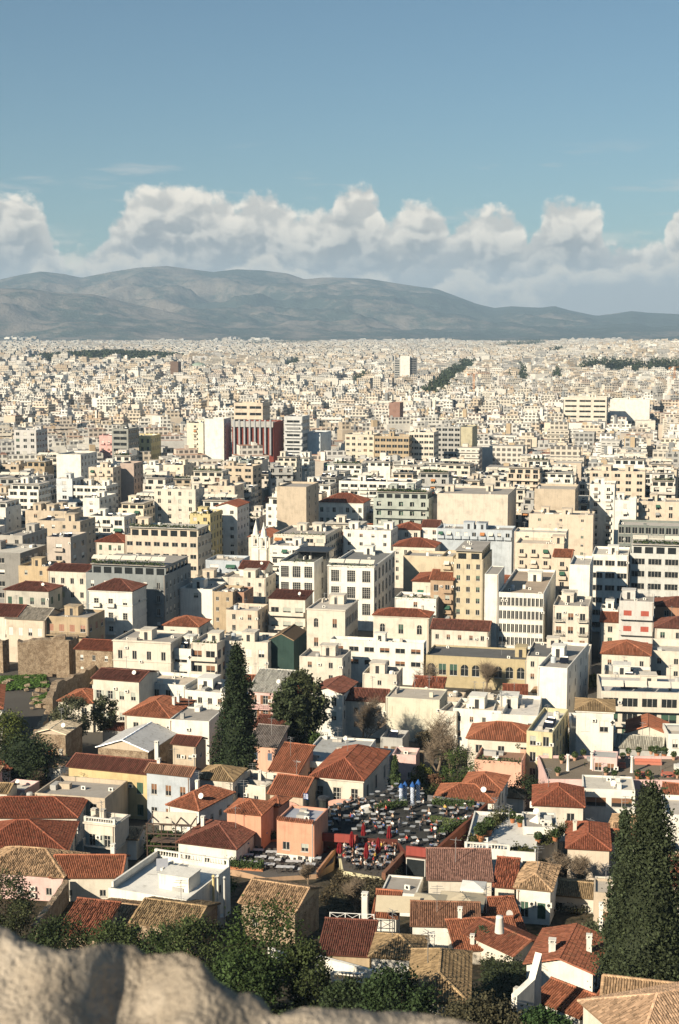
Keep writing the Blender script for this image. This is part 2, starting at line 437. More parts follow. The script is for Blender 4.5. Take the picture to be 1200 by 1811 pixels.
def tiled_roof(par, kind, w, d, z, pitch, over, color, lvl, rng, old=0.0, wallcol=CR, tp=None):
    X = w/2+over; Y = d/2+over; sl = MB(); tl = MB(); rd = MB(); gbs = []
    F = []; R = []
    if kind == 'pyr' or (kind == 'hip' and abs(X-Y) < .3):
        rs = min(X, Y)*pitch; c = (0, 0, rs); q = [(-X, -Y, 0), (X, -Y, 0), (X, Y, 0), (-X, Y, 0)]
        F = [[q[i], q[(i+1) % 4], c] for i in range(4)]; R = [(p, c) for p in q]
    elif kind == 'hip':
        if X >= Y:
            rs = Y*pitch; a = (-X+Y, 0, rs); b = (X-Y, 0, rs)
            q = [(-X, -Y, 0), (X, -Y, 0), (X, Y, 0), (-X, Y, 0)]
            F = [[q[0], q[1], b, a], [q[1], q[2], b], [q[2], q[3], a, b], [q[3], q[0], a]]
            R = [(q[0], a), (q[3], a), (q[1], b), (q[2], b), (a, b)]
        else:
            rs = X*pitch; a = (0, -Y+X, rs); b = (0, Y-X, rs)
            q = [(-X, -Y, 0), (X, -Y, 0), (X, Y, 0), (-X, Y, 0)]
            F = [[q[0], q[1], a], [q[1], q[2], b, a], [q[2], q[3], b], [q[3], q[0], a, b]]
            R = [(q[0], a), (q[1], a), (q[2], b), (q[3], b), (a, b)]
    elif kind == 'gable':      # ridge parallel to the front
        rs = Y*pitch
        F = [[(-X, -Y, 0), (X, -Y, 0), (X, 0, rs), (-X, 0, rs)], [(X, Y, 0), (-X, Y, 0), (-X, 0, rs), (X, 0, rs)]]
        R = [((-X, 0, rs), (X, 0, rs)), ((-X, -Y, 0), (-X, 0, rs)), ((X, -Y, 0), (X, 0, rs))]
        g = d/2*pitch
        for s_ in (-1, 1): gbs.append([(s_*w/2, -d/2, 0), (s_*w/2, d/2, 0), (s_*w/2, 0, g)])
    elif kind == 'gabley':     # gable end to the front
        rs = X*pitch
        F = [[(X, -Y, 0), (X, Y, 0), (0, Y, rs), (0, -Y, rs)], [(-X, Y, 0), (-X, -Y, 0), (0, -Y, rs), (0, Y, rs)]]
        R = [((0, -Y, rs), (0, Y, rs)), ((X, -Y, 0), (0, -Y, rs)), ((-X, -Y, 0), (0, -Y, rs))]
        g = w/2*pitch
        for s_ in (-1, 1): gbs.append([(-w/2, s_*d/2, 0), (w/2, s_*d/2, 0), (0, s_*d/2, g)])
    elif kind == 'shed':
        rs = 2*Y*pitch
        F = [[(-X, -Y, 0), (X, -Y, 0), (X, Y, rs), (-X, Y, rs)]]; R = [((-X, Y, rs), (X, Y, rs))]
        g = d*pitch
        for s_ in (-1, 1): gbs.append([(s_*w/2, -d/2, 0), (s_*w/2, d/2, 0), (s_*w/2, d/2, g)])
        gbs.append([(w/2, d/2, 0), (-w/2, d/2, 0), (-w/2, d/2, g), (w/2, d/2, g)])
    for f in F:
        sl.poly(f, 0); sl.poly([(p[0], p[1], p[2]-.14) for p in f][::-1], 0)
        for i in range(len(f)):
            a, b = f[i], f[(i+1) % len(f)]
            sl.poly([(a[0], a[1], a[2]-.14), (b[0], b[1], b[2]-.14), b, a], 0)
        if lvl < 3: slope_tiles(tl, f, tp or (.26 if lvl == 0 else .34), .42 if lvl == 0 else (1.3 if lvl == 1 else 0), rng, old)
    for a, b in R: ridge_caps(rd, a, b, rng, .17, .42 if lvl == 0 else 2)
    loc = (0, 0, z+.14)
    r = obj('roof', sl.mesh('roof', [TILE]), par, loc, 0, tuple(c*.62 for c in color))
    if tl.f: obj('roof_tile', tl.mesh('roof_tile', [TILE]), r, None, 0, color, kind='stuff')
    if rd.f: obj('ridge_tile', rd.mesh('ridge_tile', [TILE]), r, None, 0, tuple(min(1, c*1.35) for c in color), kind='stuff')
    for g in gbs:
        gb = MB(); gb.poly(g); obj('gable', gb.mesh('gable', [WALL]), par, (0, 0, z), 0, wallcol)
    return rs

# ---------------------------------------------------------------- small roof and wall fittings (shared meshes)
def box_mesh(key, w, d, h, mat, extra=None):
    def mk():
        b = MB(); b.box(-w/2, -d/2, 0, w/2, d/2, h)
        if extra: extra(b)
        return b.mesh(key, [mat, DARKM, METAL, GLASS, PANEL, FRAME])
    return cached(('box', key, round(w, 1), round(d, 1), round(h, 1)), mk)
def chimney_mesh(h=1.5, w=.55):
    def mk():
        b = MB(); a = w/2
        b.box(-a, -a, -1.2, a, a, h*.78); b.box(-a-.06, -a-.06, h*.78, a+.06, a+.06, h*.84)
        for sx in (-1, 1):
            for sy in (-1, 1): b.box(sx*a*.75-.06, sy*a*.75-.06, h*.84, sx*a*.75+.06, sy*a*.75+.06, h*.95)
        b.box(-a-.05, -a-.05, h*.95, a+.05, a+.05, h)
        return b.mesh('chimney', [WALL])
    return cached(('chim', round(h, 1), round(w, 1)), mk)
def heater_mesh():
    def mk():
        b = MB()
        b.add([(-1, -.9, .25), (1, -.9, .25), (1, .35, 1.25), (-1, .35, 1.25)], [[0, 1, 2, 3]], 1)
        b.add([(-1, -.84, .2), (1, -.84, .2), (1, .41, 1.2), (-1, .41, 1.2)], [[3, 2, 1, 0]], 2)
        b.tube((-.75, .55, 1.35), (.75, .55, 1.35), .28, n=8, m=2)
        for x in (-.8, .8): b.tube((x, .5, 0), (x, .5, 1.2), .04, n=4, m=2); b.tube((x, -.85, 0), (x, -.85, .3), .04, n=4, m=2)
        return b.mesh('solar_heater', [METAL, PANEL, METAL])
    return cached('heater', mk)
def antenna_mesh():
    def mk():
        b = MB(); b.tube((0, 0, 0), (0, 0, 3.6), .045, n=4)
        for z, l in ((3.5, .7), (3.2, .9), (2.7, .55)): b.tube((-l, 0, z), (l, 0, z), .03, n=4)
        b.tube((0, -.8, 3.35), (0, .8, 3.35), .03, n=4)
        return b.mesh('antenna', [METAL])
    return cached('antenna', mk)
def tank_mesh():
    def mk():
        b = MB(); b.lathe([(.62, 0), (.62, 1.2), (.45, 1.38), (0.1, 1.42)], 10)
        return b.mesh('water_tank', [PLAIN])
    return cached('tank', mk)
def dish_mesh():
    def mk():
        b = MB(); b.tube((0, 0, 0), (0, 0, .9), .04, n=4)
        prof = [(.02, 0), (.3, .05), (.5, .16)]; b.M = Matrix.Translation((0, 0, 1.0)) @ Matrix.Rotation(math.radians(65), 4, 'X')
        b.lathe(prof, 10); return b.mesh('satellite_dish', [PLAIN])
    return cached('dish', mk)
def ac_mesh():
    def mk():
        b = MB(); b.box(-.42, -.17, 0, .42, .17, .62); b.tube((0, -.172, .31), (0, -.19, .31), .23, n=10, m=1)
        return b.mesh('air_conditioner', [PLAIN, DARKM])
    return cached('ac', mk)
def balcony_mesh(w, d, solid):
    def mk():
        b = MB(); b.box(-w/2, -d, -.16, w/2, 0, 0)
        if solid:
            b.box(-w/2, -d, 0, w/2, -d+.09, .95); b.box(-w/2, -d+.09, 0, -w/2+.09, 0, .95); b.box(w/2-.09, -d+.09, 0, w/2, 0, .95)
        else:
            for z in (.9, .5): b.box(-w/2+.03, -d+.03, z, w/2-.03, -d+.07, z+.05, 1)
            n = max(2, int(w/.45))
            for k in range(n+1):
                x = -w/2+.05+(w-.1)*k/n; b.box(x-.02, -d+.035, 0, x+.02, -d+.065, .9, 1)
            for x in (-w/2+.05, w/2-.05): b.box(x-.02, -d+.07, .86, x+.02, 0, .9, 1)
        return b.mesh('balcony', [WALL, DARKM])
    return cached(('balc', round(w, 1), round(d, 1), solid), mk)
def awning_mesh(w, d=1.7):
    def mk():
        b = MB(); b.add([(-w/2, 0, 0), (w/2, 0, 0), (w/2, -d, -.75), (-w/2, -d, -.75)], [[3, 2, 1, 0]])
        b.add([(-w/2, .02, -.05), (w/2, .02, -.05), (w/2, -d+.02, -.8), (-w/2, -d+.02, -.8)], [[0, 1, 2, 3]])
        b.add([(-w/2, -d, -.75), (w/2, -d, -.75), (w/2, -d, -1.0), (-w/2, -d, -1.0)], [[0, 3, 2, 1]])
        return b.mesh('awning', [CLOTH])
    return cached(('awn', round(w, 1), round(d, 1)), mk)

# ---------------------------------------------------------------- leaves
def leaf_cloud(centers, size, rng, tints, up=0.3, aspect=1.6):
    n = len(centers)
    a = rng.normal(size=(n, 3)); a /= np.linalg.norm(a, axis=1)[:, None]
    nrm = rng.normal(size=(n, 3)); nrm[:, 2] += up; nrm /= np.linalg.norm(nrm, axis=1)[:, None]
    a = np.cross(nrm, a); a /= np.maximum(np.linalg.norm(a, axis=1), 1e-6)[:, None]; b = np.cross(nrm, a)
    s = (size*rng.uniform(.6, 1.35, n))[:, None]
    q = np.stack([centers-a*s*aspect/2, centers-b*s/2, centers+a*s*aspect/2, centers+b*s/2], 1).reshape(-1, 3)
    return q, np.repeat(np.asarray(tints), 1)
def quads_mesh(name, q, tints, mat):
    n = len(q)//4; me = bpy.data.meshes.new(name)
    me.vertices.add(n*4); me.vertices.foreach_set('co', np.ascontiguousarray(q, dtype=np.float32).ravel())
    me.loops.add(n*4); me.loops.foreach_set('vertex_index', np.arange(n*4, dtype=np.int32))
    me.polygons.add(n); me.polygons.foreach_set('loop_start', np.arange(0, n*4, 4, dtype=np.int32))
    me.polygons.foreach_set('loop_total', np.full(n, 4, dtype=np.int32))
    a = me.attributes.new('tint', 'FLOAT', 'FACE'); a.data.foreach_set('value', np.asarray(tints, dtype=np.float32))
    me.materials.append(mat); me.update(calc_edges=True); me.shade_flat(); return me
def crown_points(rng, n, shape, h, r, clump):
    """leaf centres grouped in clumps over an uneven crown; returns centres and tints"""
    m = max(10, n//clump); pts = []; tn = []
    for i in range(m):
        if shape == 'cypress':
            t = rng.uniform(0, 1)**.85; rad = r*min(1, (1-t)**.75*1.25)*(1 if t > .08 else .55+t*5)
            ang = rng.uniform(0, 6.283); lob = 1+.15*math.sin(3*ang+5*t)+.12*math.sin(5*ang-9*t)+.07*math.sin(11*ang+17*t)
            rr = rad*lob*rng.uniform(.72, 1.0); c = (rr*math.cos(ang), rr*math.sin(ang), t*h); cs = np.array((.42, .42, .62))*(r/2.6)*.9
        else:
            while True:
                v = rng.normal(size=3); v /= np.linalg.norm(v)
                rr = rng.uniform(.35, 1)**.5
                c = np.array((v[0]*r*rr, v[1]*r*rr, h*.5+v[2]*h*.5*rr))
                k = mnoise.noise(Vector((c[0]*1.5/r+rng_off[0], c[1]*1.5/r, c[2]*1.8/r)))
                if k > -.22-(.3 if shape == 'dense' else 0): break
            cs = np.array((r, r, r))*(.16 if shape != 'loose' else .13)
        t0 = rng.uniform(.5, 1.6)  # random clump brightness, spread wide to imitate sunlit and shaded clumps
        k = clump
        pts.append(np.array(c)+rng.normal(size=(k, 3))*cs*.75); tn.append(t0*rng.uniform(.8, 1.2, k))
    return np.concatenate(pts), np.concatenate(tn)
rng_off = [0.0]
def trunk_mesh(h, r, rng, branches=0, spread=1.0, twigs=0, crown=None, mat=None, lean=0.1):
    b = MB(); tips = []
    def limb(p, d, L, r0, depth):
        seg = 3
        for s_ in range(seg):
            q = p+d*(L/seg); r1 = r0*(1-.5/seg) if s_ < seg-1 else r0*.6
            b.tube(p, q, r0, r1, 5 if depth else 7, cap=False); p = q; r0 = r1
            d = (d+Vector((rng.uniform(-1, 1), rng.uniform(-1, 1), rng.uniform(-.2, .5)))*.18).normalized()
            if depth < branches:
                for _ in range(2 if s_ else 1):
                    e = (d+Vector((rng.uniform(-1, 1), rng.uniform(-1, 1), rng.uniform(-.1, .6)))*spread).normalized()
                    limb(p, e, L*rng.uniform(.5, .75), r0*.6, depth+1)
            else: tips.append(p.copy())
    limb(Vector((0, 0, -.6)), Vector((rng.uniform(-lean, lean), rng.uniform(-lean, lean), 1)).normalized(), h, r, 0)
    return b.mesh('trunk', [mat or BARK]), tips
def tree(name, label, cat, p, h, r, shape='round', color=(.06, .085, .03), n=2500, leaf=.3, seed=0, trunk=.25, group=None, clump=26, mesh_key=None):
    rng = np.random.default_rng(seed+11); pr = random.Random(seed+5); rng_off[0] = seed*3.7
    o = thing(name, label, cat, p, pr.uniform(0, 6.28), group)
    ch = h*(1-trunk)
    if shape == 'bare':
        tm, tips = trunk_mesh(h*.42, r*.055+.05, pr, 3, .85, mat=TWIG); obj('trunk', tm, o)
        q = MB()
        for tp in tips:
            for _ in range(4):
                e = tp+Vector((pr.uniform(-1, 1), pr.uniform(-1, 1), pr.uniform(0, 1.1)))*r*.3; q.tube(tp, e, .03, .012, 3, cap=False)
        obj('twig', q.mesh('twig', [TWIG]), o, kind='stuff')
        return o
    tm, _ = trunk_mesh(h*trunk+ch*(.5 if shape == 'cypress' else .35), max(.08, r*.07), pr, 0 if shape in ('cypress', 'dense') else 1, .9, lean=0 if shape == 'cypress' else .1)
    obj('trunk', tm, o)
    pts, tn = crown_points(rng, n, shape, ch, r, clump); pts[:, 2] += h*trunk
    pts[:, 2] = np.maximum(pts[:, 2], .05)
    q, t = leaf_cloud(pts, leaf, rng, tn)
    if shape in ('cypress', 'dense'):
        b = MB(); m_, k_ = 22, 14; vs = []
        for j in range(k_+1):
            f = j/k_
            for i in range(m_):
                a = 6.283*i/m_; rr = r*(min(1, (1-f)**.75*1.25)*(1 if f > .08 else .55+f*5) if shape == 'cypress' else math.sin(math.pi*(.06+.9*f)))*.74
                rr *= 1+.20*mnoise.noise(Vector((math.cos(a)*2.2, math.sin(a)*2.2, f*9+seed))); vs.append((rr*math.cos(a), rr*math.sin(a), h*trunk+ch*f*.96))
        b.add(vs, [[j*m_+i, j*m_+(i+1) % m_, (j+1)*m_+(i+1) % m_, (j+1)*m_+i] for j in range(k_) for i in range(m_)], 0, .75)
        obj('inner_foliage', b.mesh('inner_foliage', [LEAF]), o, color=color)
    obj('crown', quads_mesh('crown', q, t, LEAF), o, color=color)
    return o
# ---------------------------------------------------------------- buildings
YAW = -0.23
FOOT = []      # footprints and visible pixel boxes, used to keep the filler blocks off the named buildings
REPORT = []
def solve_px(A, u, px):
    """distance along u from A at which the point falls on pixel column px"""
    k = (px-600)/FPX; a = A-CAM
    den = u[0]-k*(u[1]*FWD.y); num = k*(a.dot(FWD))-a.x
    return num/den
def place(x0, y0, x1, y1, h, x2=None, d=None, yaw=None, zb=None):
    z = h+(zb if zb is not None else 0); A = at(x0, y0, z)
    if zb is None:
        for _ in range(12):
            g = ground(A.x, A.y+4); z = z*.4+(g+h)*.6; A = at(x0, y0, z)
    if y1 is not None and A.y < 335:
        B = at(x1, y1, z); u = Vector((B.x-A.x, B.y-A.y)); W = u.length; u /= W
    else:
        a = YAW if yaw is None else yaw; u = Vector((math.cos(a), math.sin(a))); W = solve_px(A, u, x1)
        B = A+Vector((u.x*W, u.y*W, 0))
    v = Vector((-u.y, u.x))
    if x2 is not None:
        dd = solve_px(B, v, x2)
        d = dd if 2.5 < dd < 60 else (d or 10)
    if d is None: d = 10
    c = Vector((A.x, A.y))+u*W/2+v*d/2
    return c, math.atan2(u.y, u.x), W, d, z-h
def faces(w, d):
    return [((-w/2, -d/2), (1, 0), (0, -1), w, 0), ((w/2, -d/2), (0, 1), (1, 0), d, math.pi/2),
            ((w/2, d/2), (-1, 0), (0, 1), w, math.pi), ((-w/2, d/2), (0, -1), (-1, 0), d, -math.pi/2)]
def openings(W, h, sh, nc, ww, wh, sill, nr, top, pitch):
    n = nc if nc is not None else max(0, int((W-.8)/pitch)); out = []
    if n == 0: return out
    rows = min(nr if nr is not None else 99, max(1, int((h-top)/sh)))
    ww = min(ww, W/n*.8)
    for r in range(rows):
        z0 = h-top-sh*(r+1)+sill
        for c in range(n):
            uc = W*(c+.5)/n; out.append((uc-ww/2, z0, uc+ww/2, min(z0+wh, h-top*.4), r, c))
    return out
def put_windows(root, face, ops, style, alt, lvl, rng, shut, wallcol):
    o, u, n, W, rz = face; split = lvl == 0
    for a, z0, c, z1, r, k in ops:
        st = style
        if alt and rng.random() < alt[1]: st = alt[0]
        f, p = window_meshes(st, c-a, z1-z0, split)
        m = (a+c)/2
        x = obj('window', f, root, (o[0]+u[0]*m, o[1]+u[1]*m, z0), rz, shut if st in ('shut', 'open', 'blind') else wallcol)
        if p: obj('pane', p, x)
def flat_top(root, w, d, h, par, col, rcol, t=.22):
    b = MB(); X = w/2; Y = d/2
    out = [(-X, -Y), (X, -Y), (X, Y), (-X, Y)]; inn = [(-X+t, -Y+t), (X-t, -Y+t), (X-t, Y-t), (-X+t, Y-t)]
    for i in range(4):
        a, c = out[i], out[(i+1) % 4]; e, f = inn[i], inn[(i+1) % 4]
        b.poly([(*a, h), (*c, h), (*f, h), (*e, h)]); b.poly([(*e, h), (*f, h), (*f, h-par), (*e, h-par)])
    obj('parapet', b.mesh('parapet', [WALL]), root, color=col)
    r = MB(); r.poly([(*p, h-par) for p in inn]); obj('roof', r.mesh('roof', [ROOF]), root, color=rcol)
def clutter(root, w, d, z, feats, rng, col, lvl):
    def spot(m=1.3): return (rng.uniform(-w/2+m, max(-w/2+m, w/2-m)), rng.uniform(-d/2+m, max(-d/2+m, d/2-m)))
    for ch in feats:
        x, y = spot()
        if ch == 'S':
            y = rng.uniform(-d/2+1.4, d*.1); o = obj('solar_heater', heater_mesh(), root, (x, y, z), rng.uniform(-.25, .1))
        elif ch == 'A': obj('antenna', antenna_mesh(), root, (x, y, z), rng.uniform(0, 3))
        elif ch == 'T': obj('water_tank', tank_mesh(), root, (x, y, z), color=rng.choice((W_, BL, GR)))
        elif ch == 'D': obj('satellite_dish', dish_mesh(), root, (x, y, z), rng.uniform(-.6, .6), W_)
        elif ch == 'U': obj('air_conditioner', ac_mesh(), root, (x, y, z), rng.uniform(-.4, .4), W_)
        elif ch == 'X':
            a_, b_, c_ = rng.choice(((1.2, .9, .7), (2.4, 1.1, .9), (.8, .8, 1.1), (3.2, .3, 1.0), (1.6, 1.6, .5))); obj('roof_hatch', box_mesh('roof_hatch', a_, b_, c_, WALL), root, (x, y, z), rng.choice((0, 1.57)), rng.choice((col, W_, GR, CONC)))
        elif ch == 'C': obj('chimney', chimney_mesh(1.7), root, (x, y, z), 0, col)
        elif ch == 'H':
            ww = min(w*.45, rng.uniform(2.8, 4.2)); dd = min(d*.5, rng.uniform(3, 4.5))
            x = rng.uniform(-w/2+ww/2+.3, w/2-ww/2-.3); y = rng.uniform(-d*.1, d/2-dd/2-.3)
            def ex(b, ww=ww, dd=dd):
                b.box(-ww/2-.15, -dd/2-.15, 2.5, ww/2+.15, dd/2+.15, 2.68, 0)
                b.box(-.45, -dd/2-.03, 0, .45, -dd/2+.02, 2.0, 1)
            obj('stair_head', box_mesh('stair_head', ww, dd, 2.5, WALL, ex), root, (x, y, z), 0, col)
        elif ch == 'G':
            rg = np.random.default_rng(rng.randrange(9999)); n = int(30*w)
            pts = np.stack([rg.uniform(-w/2+.3, w/2-.3, n), -d/2+.45+rg.normal(0, .25, n), z+.3+np.abs(rg.normal(0, .45, n))], 1)
            q, t = leaf_cloud(pts, .34, rg, rg.uniform(.5, 1.5, n)); obj('planting', quads_mesh('planting', q, t, LEAF), root, color=(.06, .085, .03), kind='stuff')
        elif ch == 'W':
            for k in range(max(1, int(w/4.5))):
                ww = w/max(1, int(w/4.5)); obj('awning', awning_mesh(ww*.94), root, (-w/2+ww*(k+.5), -d/2+2.4, z+2.5), 0, (.66, .62, .52))
def bld(lab, cat, x0, y0, x1, y1, h, col, x2=None, d=None, yaw=None, roof='flat', rc=T1, pitch=.42, over=.35, st='plain', ws=(1.3, 1.7),
        sill=.9, sh=3.2, nc=None, nr=None, side=None, sst=None, alt=('blind', .35), wp=2.8, bal=None, bsol=True, aw=0, wing=False, feats='', par=.8, rcol=None, shut=None,
        group=None, old=0.0, pent=None, corn=False, zb=None, lvl=None, vis=None, name=None, top=.5, geo=None, wallm=None, leftw=False):
    rng = random.Random(hash_(lab) if geo is None else geo[5])
    if geo: c, rz, w, d, zb = geo[:5]
    else: c, rz, w, d, zb = place(x0, y0, x1, y1, h, x2, d, yaw, zb)
    D = c.y
    if lvl is None: lvl = 0 if D < 240 else (1 if D < 520 else (2 if D < 760 else 3))
    name = name or {'house': 'house', 'apartment block': 'apartment_block', 'office block': 'office_block', 'hotel': 'hotel', 'church': 'church'}.get(cat, 'building')
    root = thing(name, lab, cat, (c.x, c.y, zb), rz, group)
    FOOT.append((c, rz, w, d, zb, h)); REPORT.append((lab[:40], round(D), round(w, 1), round(d, 1), round(zb, 1), round(math.degrees(rz))))
    wm = wallm or WALL
    if cat == 'apartment block' and bal is None and geo is None and nc != 0 and D > 330 and rng.random() < .7:
        bal = rng.choice(('all', [0], [1, 2], [0, 1], 'full')); aw = .2; sill = .25; ws = (max(ws[0], 1.4), 2.0)
    rcol = rcol or rng.choice((CONC, GRAV, (.58, .54, .46), (.46, .41, .34)))
    wl = MB(); pn = MB(); fs = faces(w, d); shut = shut or rng.choice((SH_G, SH_B, SH_W, SH_GR, SH_B))
    top_ = top if roof != 'flat' else max(top, par*.6)
    for i, f in enumerate(fs):
        W = f[3]; ops = []
        if i == 0 and nc != 0: ops = openings(W, h, sh, nc, *ws, sill, nr, top_, wp)
        elif (i == 1 and side != 0) or (i == 3 and leftw): ops = openings(W, h, sh, side, *ws, sill, nr, top_, wp*1.1)
        elif i == 2 and lvl < 3: ops = openings(W, h, sh, None, 1.2, 1.4, .9, nr, top_, 4.2)
        n0 = len(wl.f)
        rec = .9 if (i == 0 and bal == 'full' and lvl >= 2 and st != 'strip') else .16
        wall_face(wl, f[0], f[1], f[2], W, -4.0, h, [q[:4] for q in ops], rec)
        # panes: their own part (far) or window objects (near)
        idx = [k for k in range(n0, len(wl.f)) if wl.m[k] == 1]
        for k in idx:
            if lvl >= 2 or i == 2: pn.poly([wl.v[j] for j in wl.f[k]], 0)
        if idx: keep = [k for k in range(len(wl.f)) if wl.m[k] != 1]; wl.f = [wl.f[k] for k in keep]; wl.m = [0]*len(keep); wl.t = [1.0]*len(keep)
        if lvl >= 2 or i == 2:
            for a, z0, e, z1, r, k in ops:
                def P(q, z, dd): return (f[0][0]+f[1][0]*q-f[2][0]*dd, f[0][1]+f[1][1]*q-f[2][1]*dd, z)
                m = (a+e)/2
                rb = rec-.06; pn.poly([P(m-.06, z0, rb), P(m+.06, z0, rb), P(m+.06, z1, rb), P(m-.06, z1, rb)], 1)
                if rng.random() < .45 and st != 'strip':
                    zz = z0+(z1-z0)*rng.choice((.3, .5, .7, .05)); pn.poly([P(a, zz, rec-.04), P(e, zz, rec-.04), P(e, z1, rec-.04), P(a, z1, rec-.04)], rng.choice((1, 2)))
        else:
            put_windows(root, f, ops, (sst or st) if i != 0 else st, alt, lvl, rng, shut, col)
        if aw and i == 0:
            for q in ops:
                if rng.random() < aw: obj('awning', awning_mesh(q[2]-q[0]+.3, 1.25), root, ((q[0]+q[2])/2-w/2, -d/2-.01, q[3]+.12), 0, rng.choice(((.66,.62,.52), (.66,.62,.52), (.05,.12,.08), (.45,.20,.08), (.30,.30,.29))))
        if bal is not None and i == 0 and ops:
            rows = sorted({q[4] for q in ops})
            for r in rows:
                z0 = [q[1] for q in ops if q[4] == r][0]-sill
                if bal == 'full': obj('balcony', balcony_mesh(W*.96, 1.3, bsol), root, (0, -d/2, z0), 0, col)
                else:
                    for q in ops:
                        if q[4] == r and (bal == 'all' or q[5] in bal): obj('balcony', balcony_mesh(min(ws[0]+1.3, W/ max(1, len([1 for x in ops if x[4] == r]))*.92), .95, bsol), root, ((q[0]+q[2])/2-w/2, -d/2, z0), 0, col)
    obj('wall', wl.mesh('wall', [wm]), root, color=col)
    if lvl <= 1 and h > 3.5 and wm is WALL:
        if rng.random() < .6:
            sx = rng.choice((-1, 1)); hh = round(h, 0)
            def dp(hh=hh):
                b = MB(); b.tube((0, 0, -1), (0, 0, hh-.3), .06, n=5); b.box(-.10, -.08, hh-.45, .10, .08, hh-.25); return b.mesh('drainpipe', [PLAIN])
            obj('drainpipe', cached(('pipe', hh), dp), root, (sx*(w/2-.25), -d/2-.08, h-hh), 0, rng.choice((GR, (.5,.45,.38), BR)))
        if nc and st not in ('arch', 'sash') and rng.random() < .6:
            n_ = nc if nc > 0 else 2
            for k in range(rng.randint(1, 3)):
                obj('air_conditioner', ac_mesh(), root, (-w/2+w*(rng.randrange(n_)+.98)/n_-.1, -d/2-.19, max(.8, h-rng.choice((2.2, 2.6, 5.6))))  , 0, W_)
    if pn.f: obj('window', pn.mesh('window', [GLASS, FRAME, SHUT]), root, color=shut, kind='stuff')
    if wing:
        ww, wd, wh_ = w*rng.uniform(.35, .6), rng.uniform(3, 5), h*rng.uniform(.5, .8); m1 = MB(); m2 = MB()
        for i, f in enumerate(faces(ww, wd)):
            ops = openings(f[3], wh_, sh, None, 1.5, 1.5, .9, 4, .9, 2.8) if i < 2 else []
            wall_face(m1, f[0], f[1], f[2], f[3], -4, wh_, [q[:4] for q in ops])
        m1.poly([(-ww/2, -wd/2, wh_-.4), (ww/2, -wd/2, wh_-.4), (ww/2, wd/2, wh_-.4), (-ww/2, wd/2, wh_-.4)])
        for x0, y0, x1, y1 in ((-ww/2, -wd/2, ww/2, -wd/2+.2), (-ww/2, -wd/2+.2, -ww/2+.2, wd/2), (ww/2-.2, -wd/2+.2, ww/2, wd/2)): m1.box(x0+.004, y0+.004, wh_-.39, x1-.004, y1-.004, wh_-.005)
        obj('wing', m1.mesh('wing', [wm, GLASS]), root, (rng.choice((-1, 1))*(w-ww)/2*rng.uniform(.5, 1), -d/2-wd/2+.02, 0), 0, tuple(v*.96 for v in col))
    zt = h
    if lvl >= 2 and roof == 'flat' and geo is None and nc != 0: feats += ''.join(rng.choice('UUADTSHCXXX') for _ in range(8))
    elif lvl < 2 and roof == 'flat' and nc != 0 and w > 5: feats += ''.join(rng.choice('XUXA') for _ in range(4))
    if roof == 'flat':
        flat_top(root, w, d, h, par, col, rcol); zt = h-par
        if pent and w > 6 and d > 6:
            fr, sd, ph = (pent if isinstance(pent, tuple) else (2.4, .6, 2.9))
            pm = MB(); pg = MB(); pw = w-2*sd; pd = d-fr-.5; yo = (fr-.5)/2
            for i, f in enumerate(faces(pw, pd)):
                W = f[3]; ops = []
                if i in (0, 1): ops = openings(W, ph+.3, 3.0, max(1, int(W/3.2)), 2.5, 2.15, .15, 1, .35, 3)
                wall_face(pm, f[0], f[1], f[2], W, 0, ph, [q[:4] for q in ops])
            pe = obj('penthouse', pm.mesh('penthouse', [wm, GLASS]), root, (0, yo, zt), 0, col)
            r = MB(); r.box(-pw/2-.2, -pd/2-.9, 0, pw/2+.2, pd/2+.1, .2); obj('roof', r.mesh('roof', [ROOF]), pe, (0, 0, ph), 0, rcol)
            clutter(root, pw, pd, zt+ph+.2, feats, rng, col, lvl)
        else: clutter(root, w, d, zt, feats, rng, col, lvl)
    else:
        rs = tiled_roof(root, roof, w, d, h, pitch, over, rc, lvl, rng, old, col)
        for ch in feats:
            if ch == 'C':
                x = rng.choice((-1, 1))*w*.33; y = rng.uniform(-.05, .3)*d
                obj('chimney', chimney_mesh(1.5), root, (x, y, h+max(.6, rs*.6)), 0, rng.choice((W_, CR)))
            elif ch == 'A': obj('antenna', antenna_mesh(), root, (w*.2, 0, h+rs*.7))
        if lvl <= 1 and 'A' not in feats and rng.random() < .4: obj('antenna', antenna_mesh(), root, (w*rng.uniform(-.25, .25), d*.05, h+rs*.6), rng.uniform(0, 3))
        if lvl <= 1 and w > 6 and rng.random() < .2: obj('satellite_dish', dish_mesh(), root, (w*.3, -d*.25, h+rs*.35), rng.uniform(-.5, .5), W_)
    if corn:
        b = MB(); e = .22
        for z0, z1, ex in ((h-.35, h-.12, e), (h-sh-.15, h-sh+.05, e*.7)) if corn is True else ((h-.3, h-.08, e),):
            for x0_, y0_, x1_, y1_ in ((-w/2-ex, -d/2-ex, w/2+ex, -d/2+.02), (w/2-.02, -d/2+.021, w/2+ex, d/2+ex), (-w/2-ex, -d/2+.021, -w/2+.02, d/2+ex)): b.box(x0_, y0_, z0, x1_, y1_, z1)
        obj('cornice', b.mesh('cornice', [wm]), root, color=col)
    return root, (w, d, h, zt)
def hash_(s):
    v = 7
    for ch in s: v = (v*131+ord(ch)) % 1000003
    return v
def local(root, w):
    """world point -> the building's own frame"""
    return Matrix.Rotation(-root.rotation_euler.z, 4, 'Z') @ (Vector(w)-root.location)
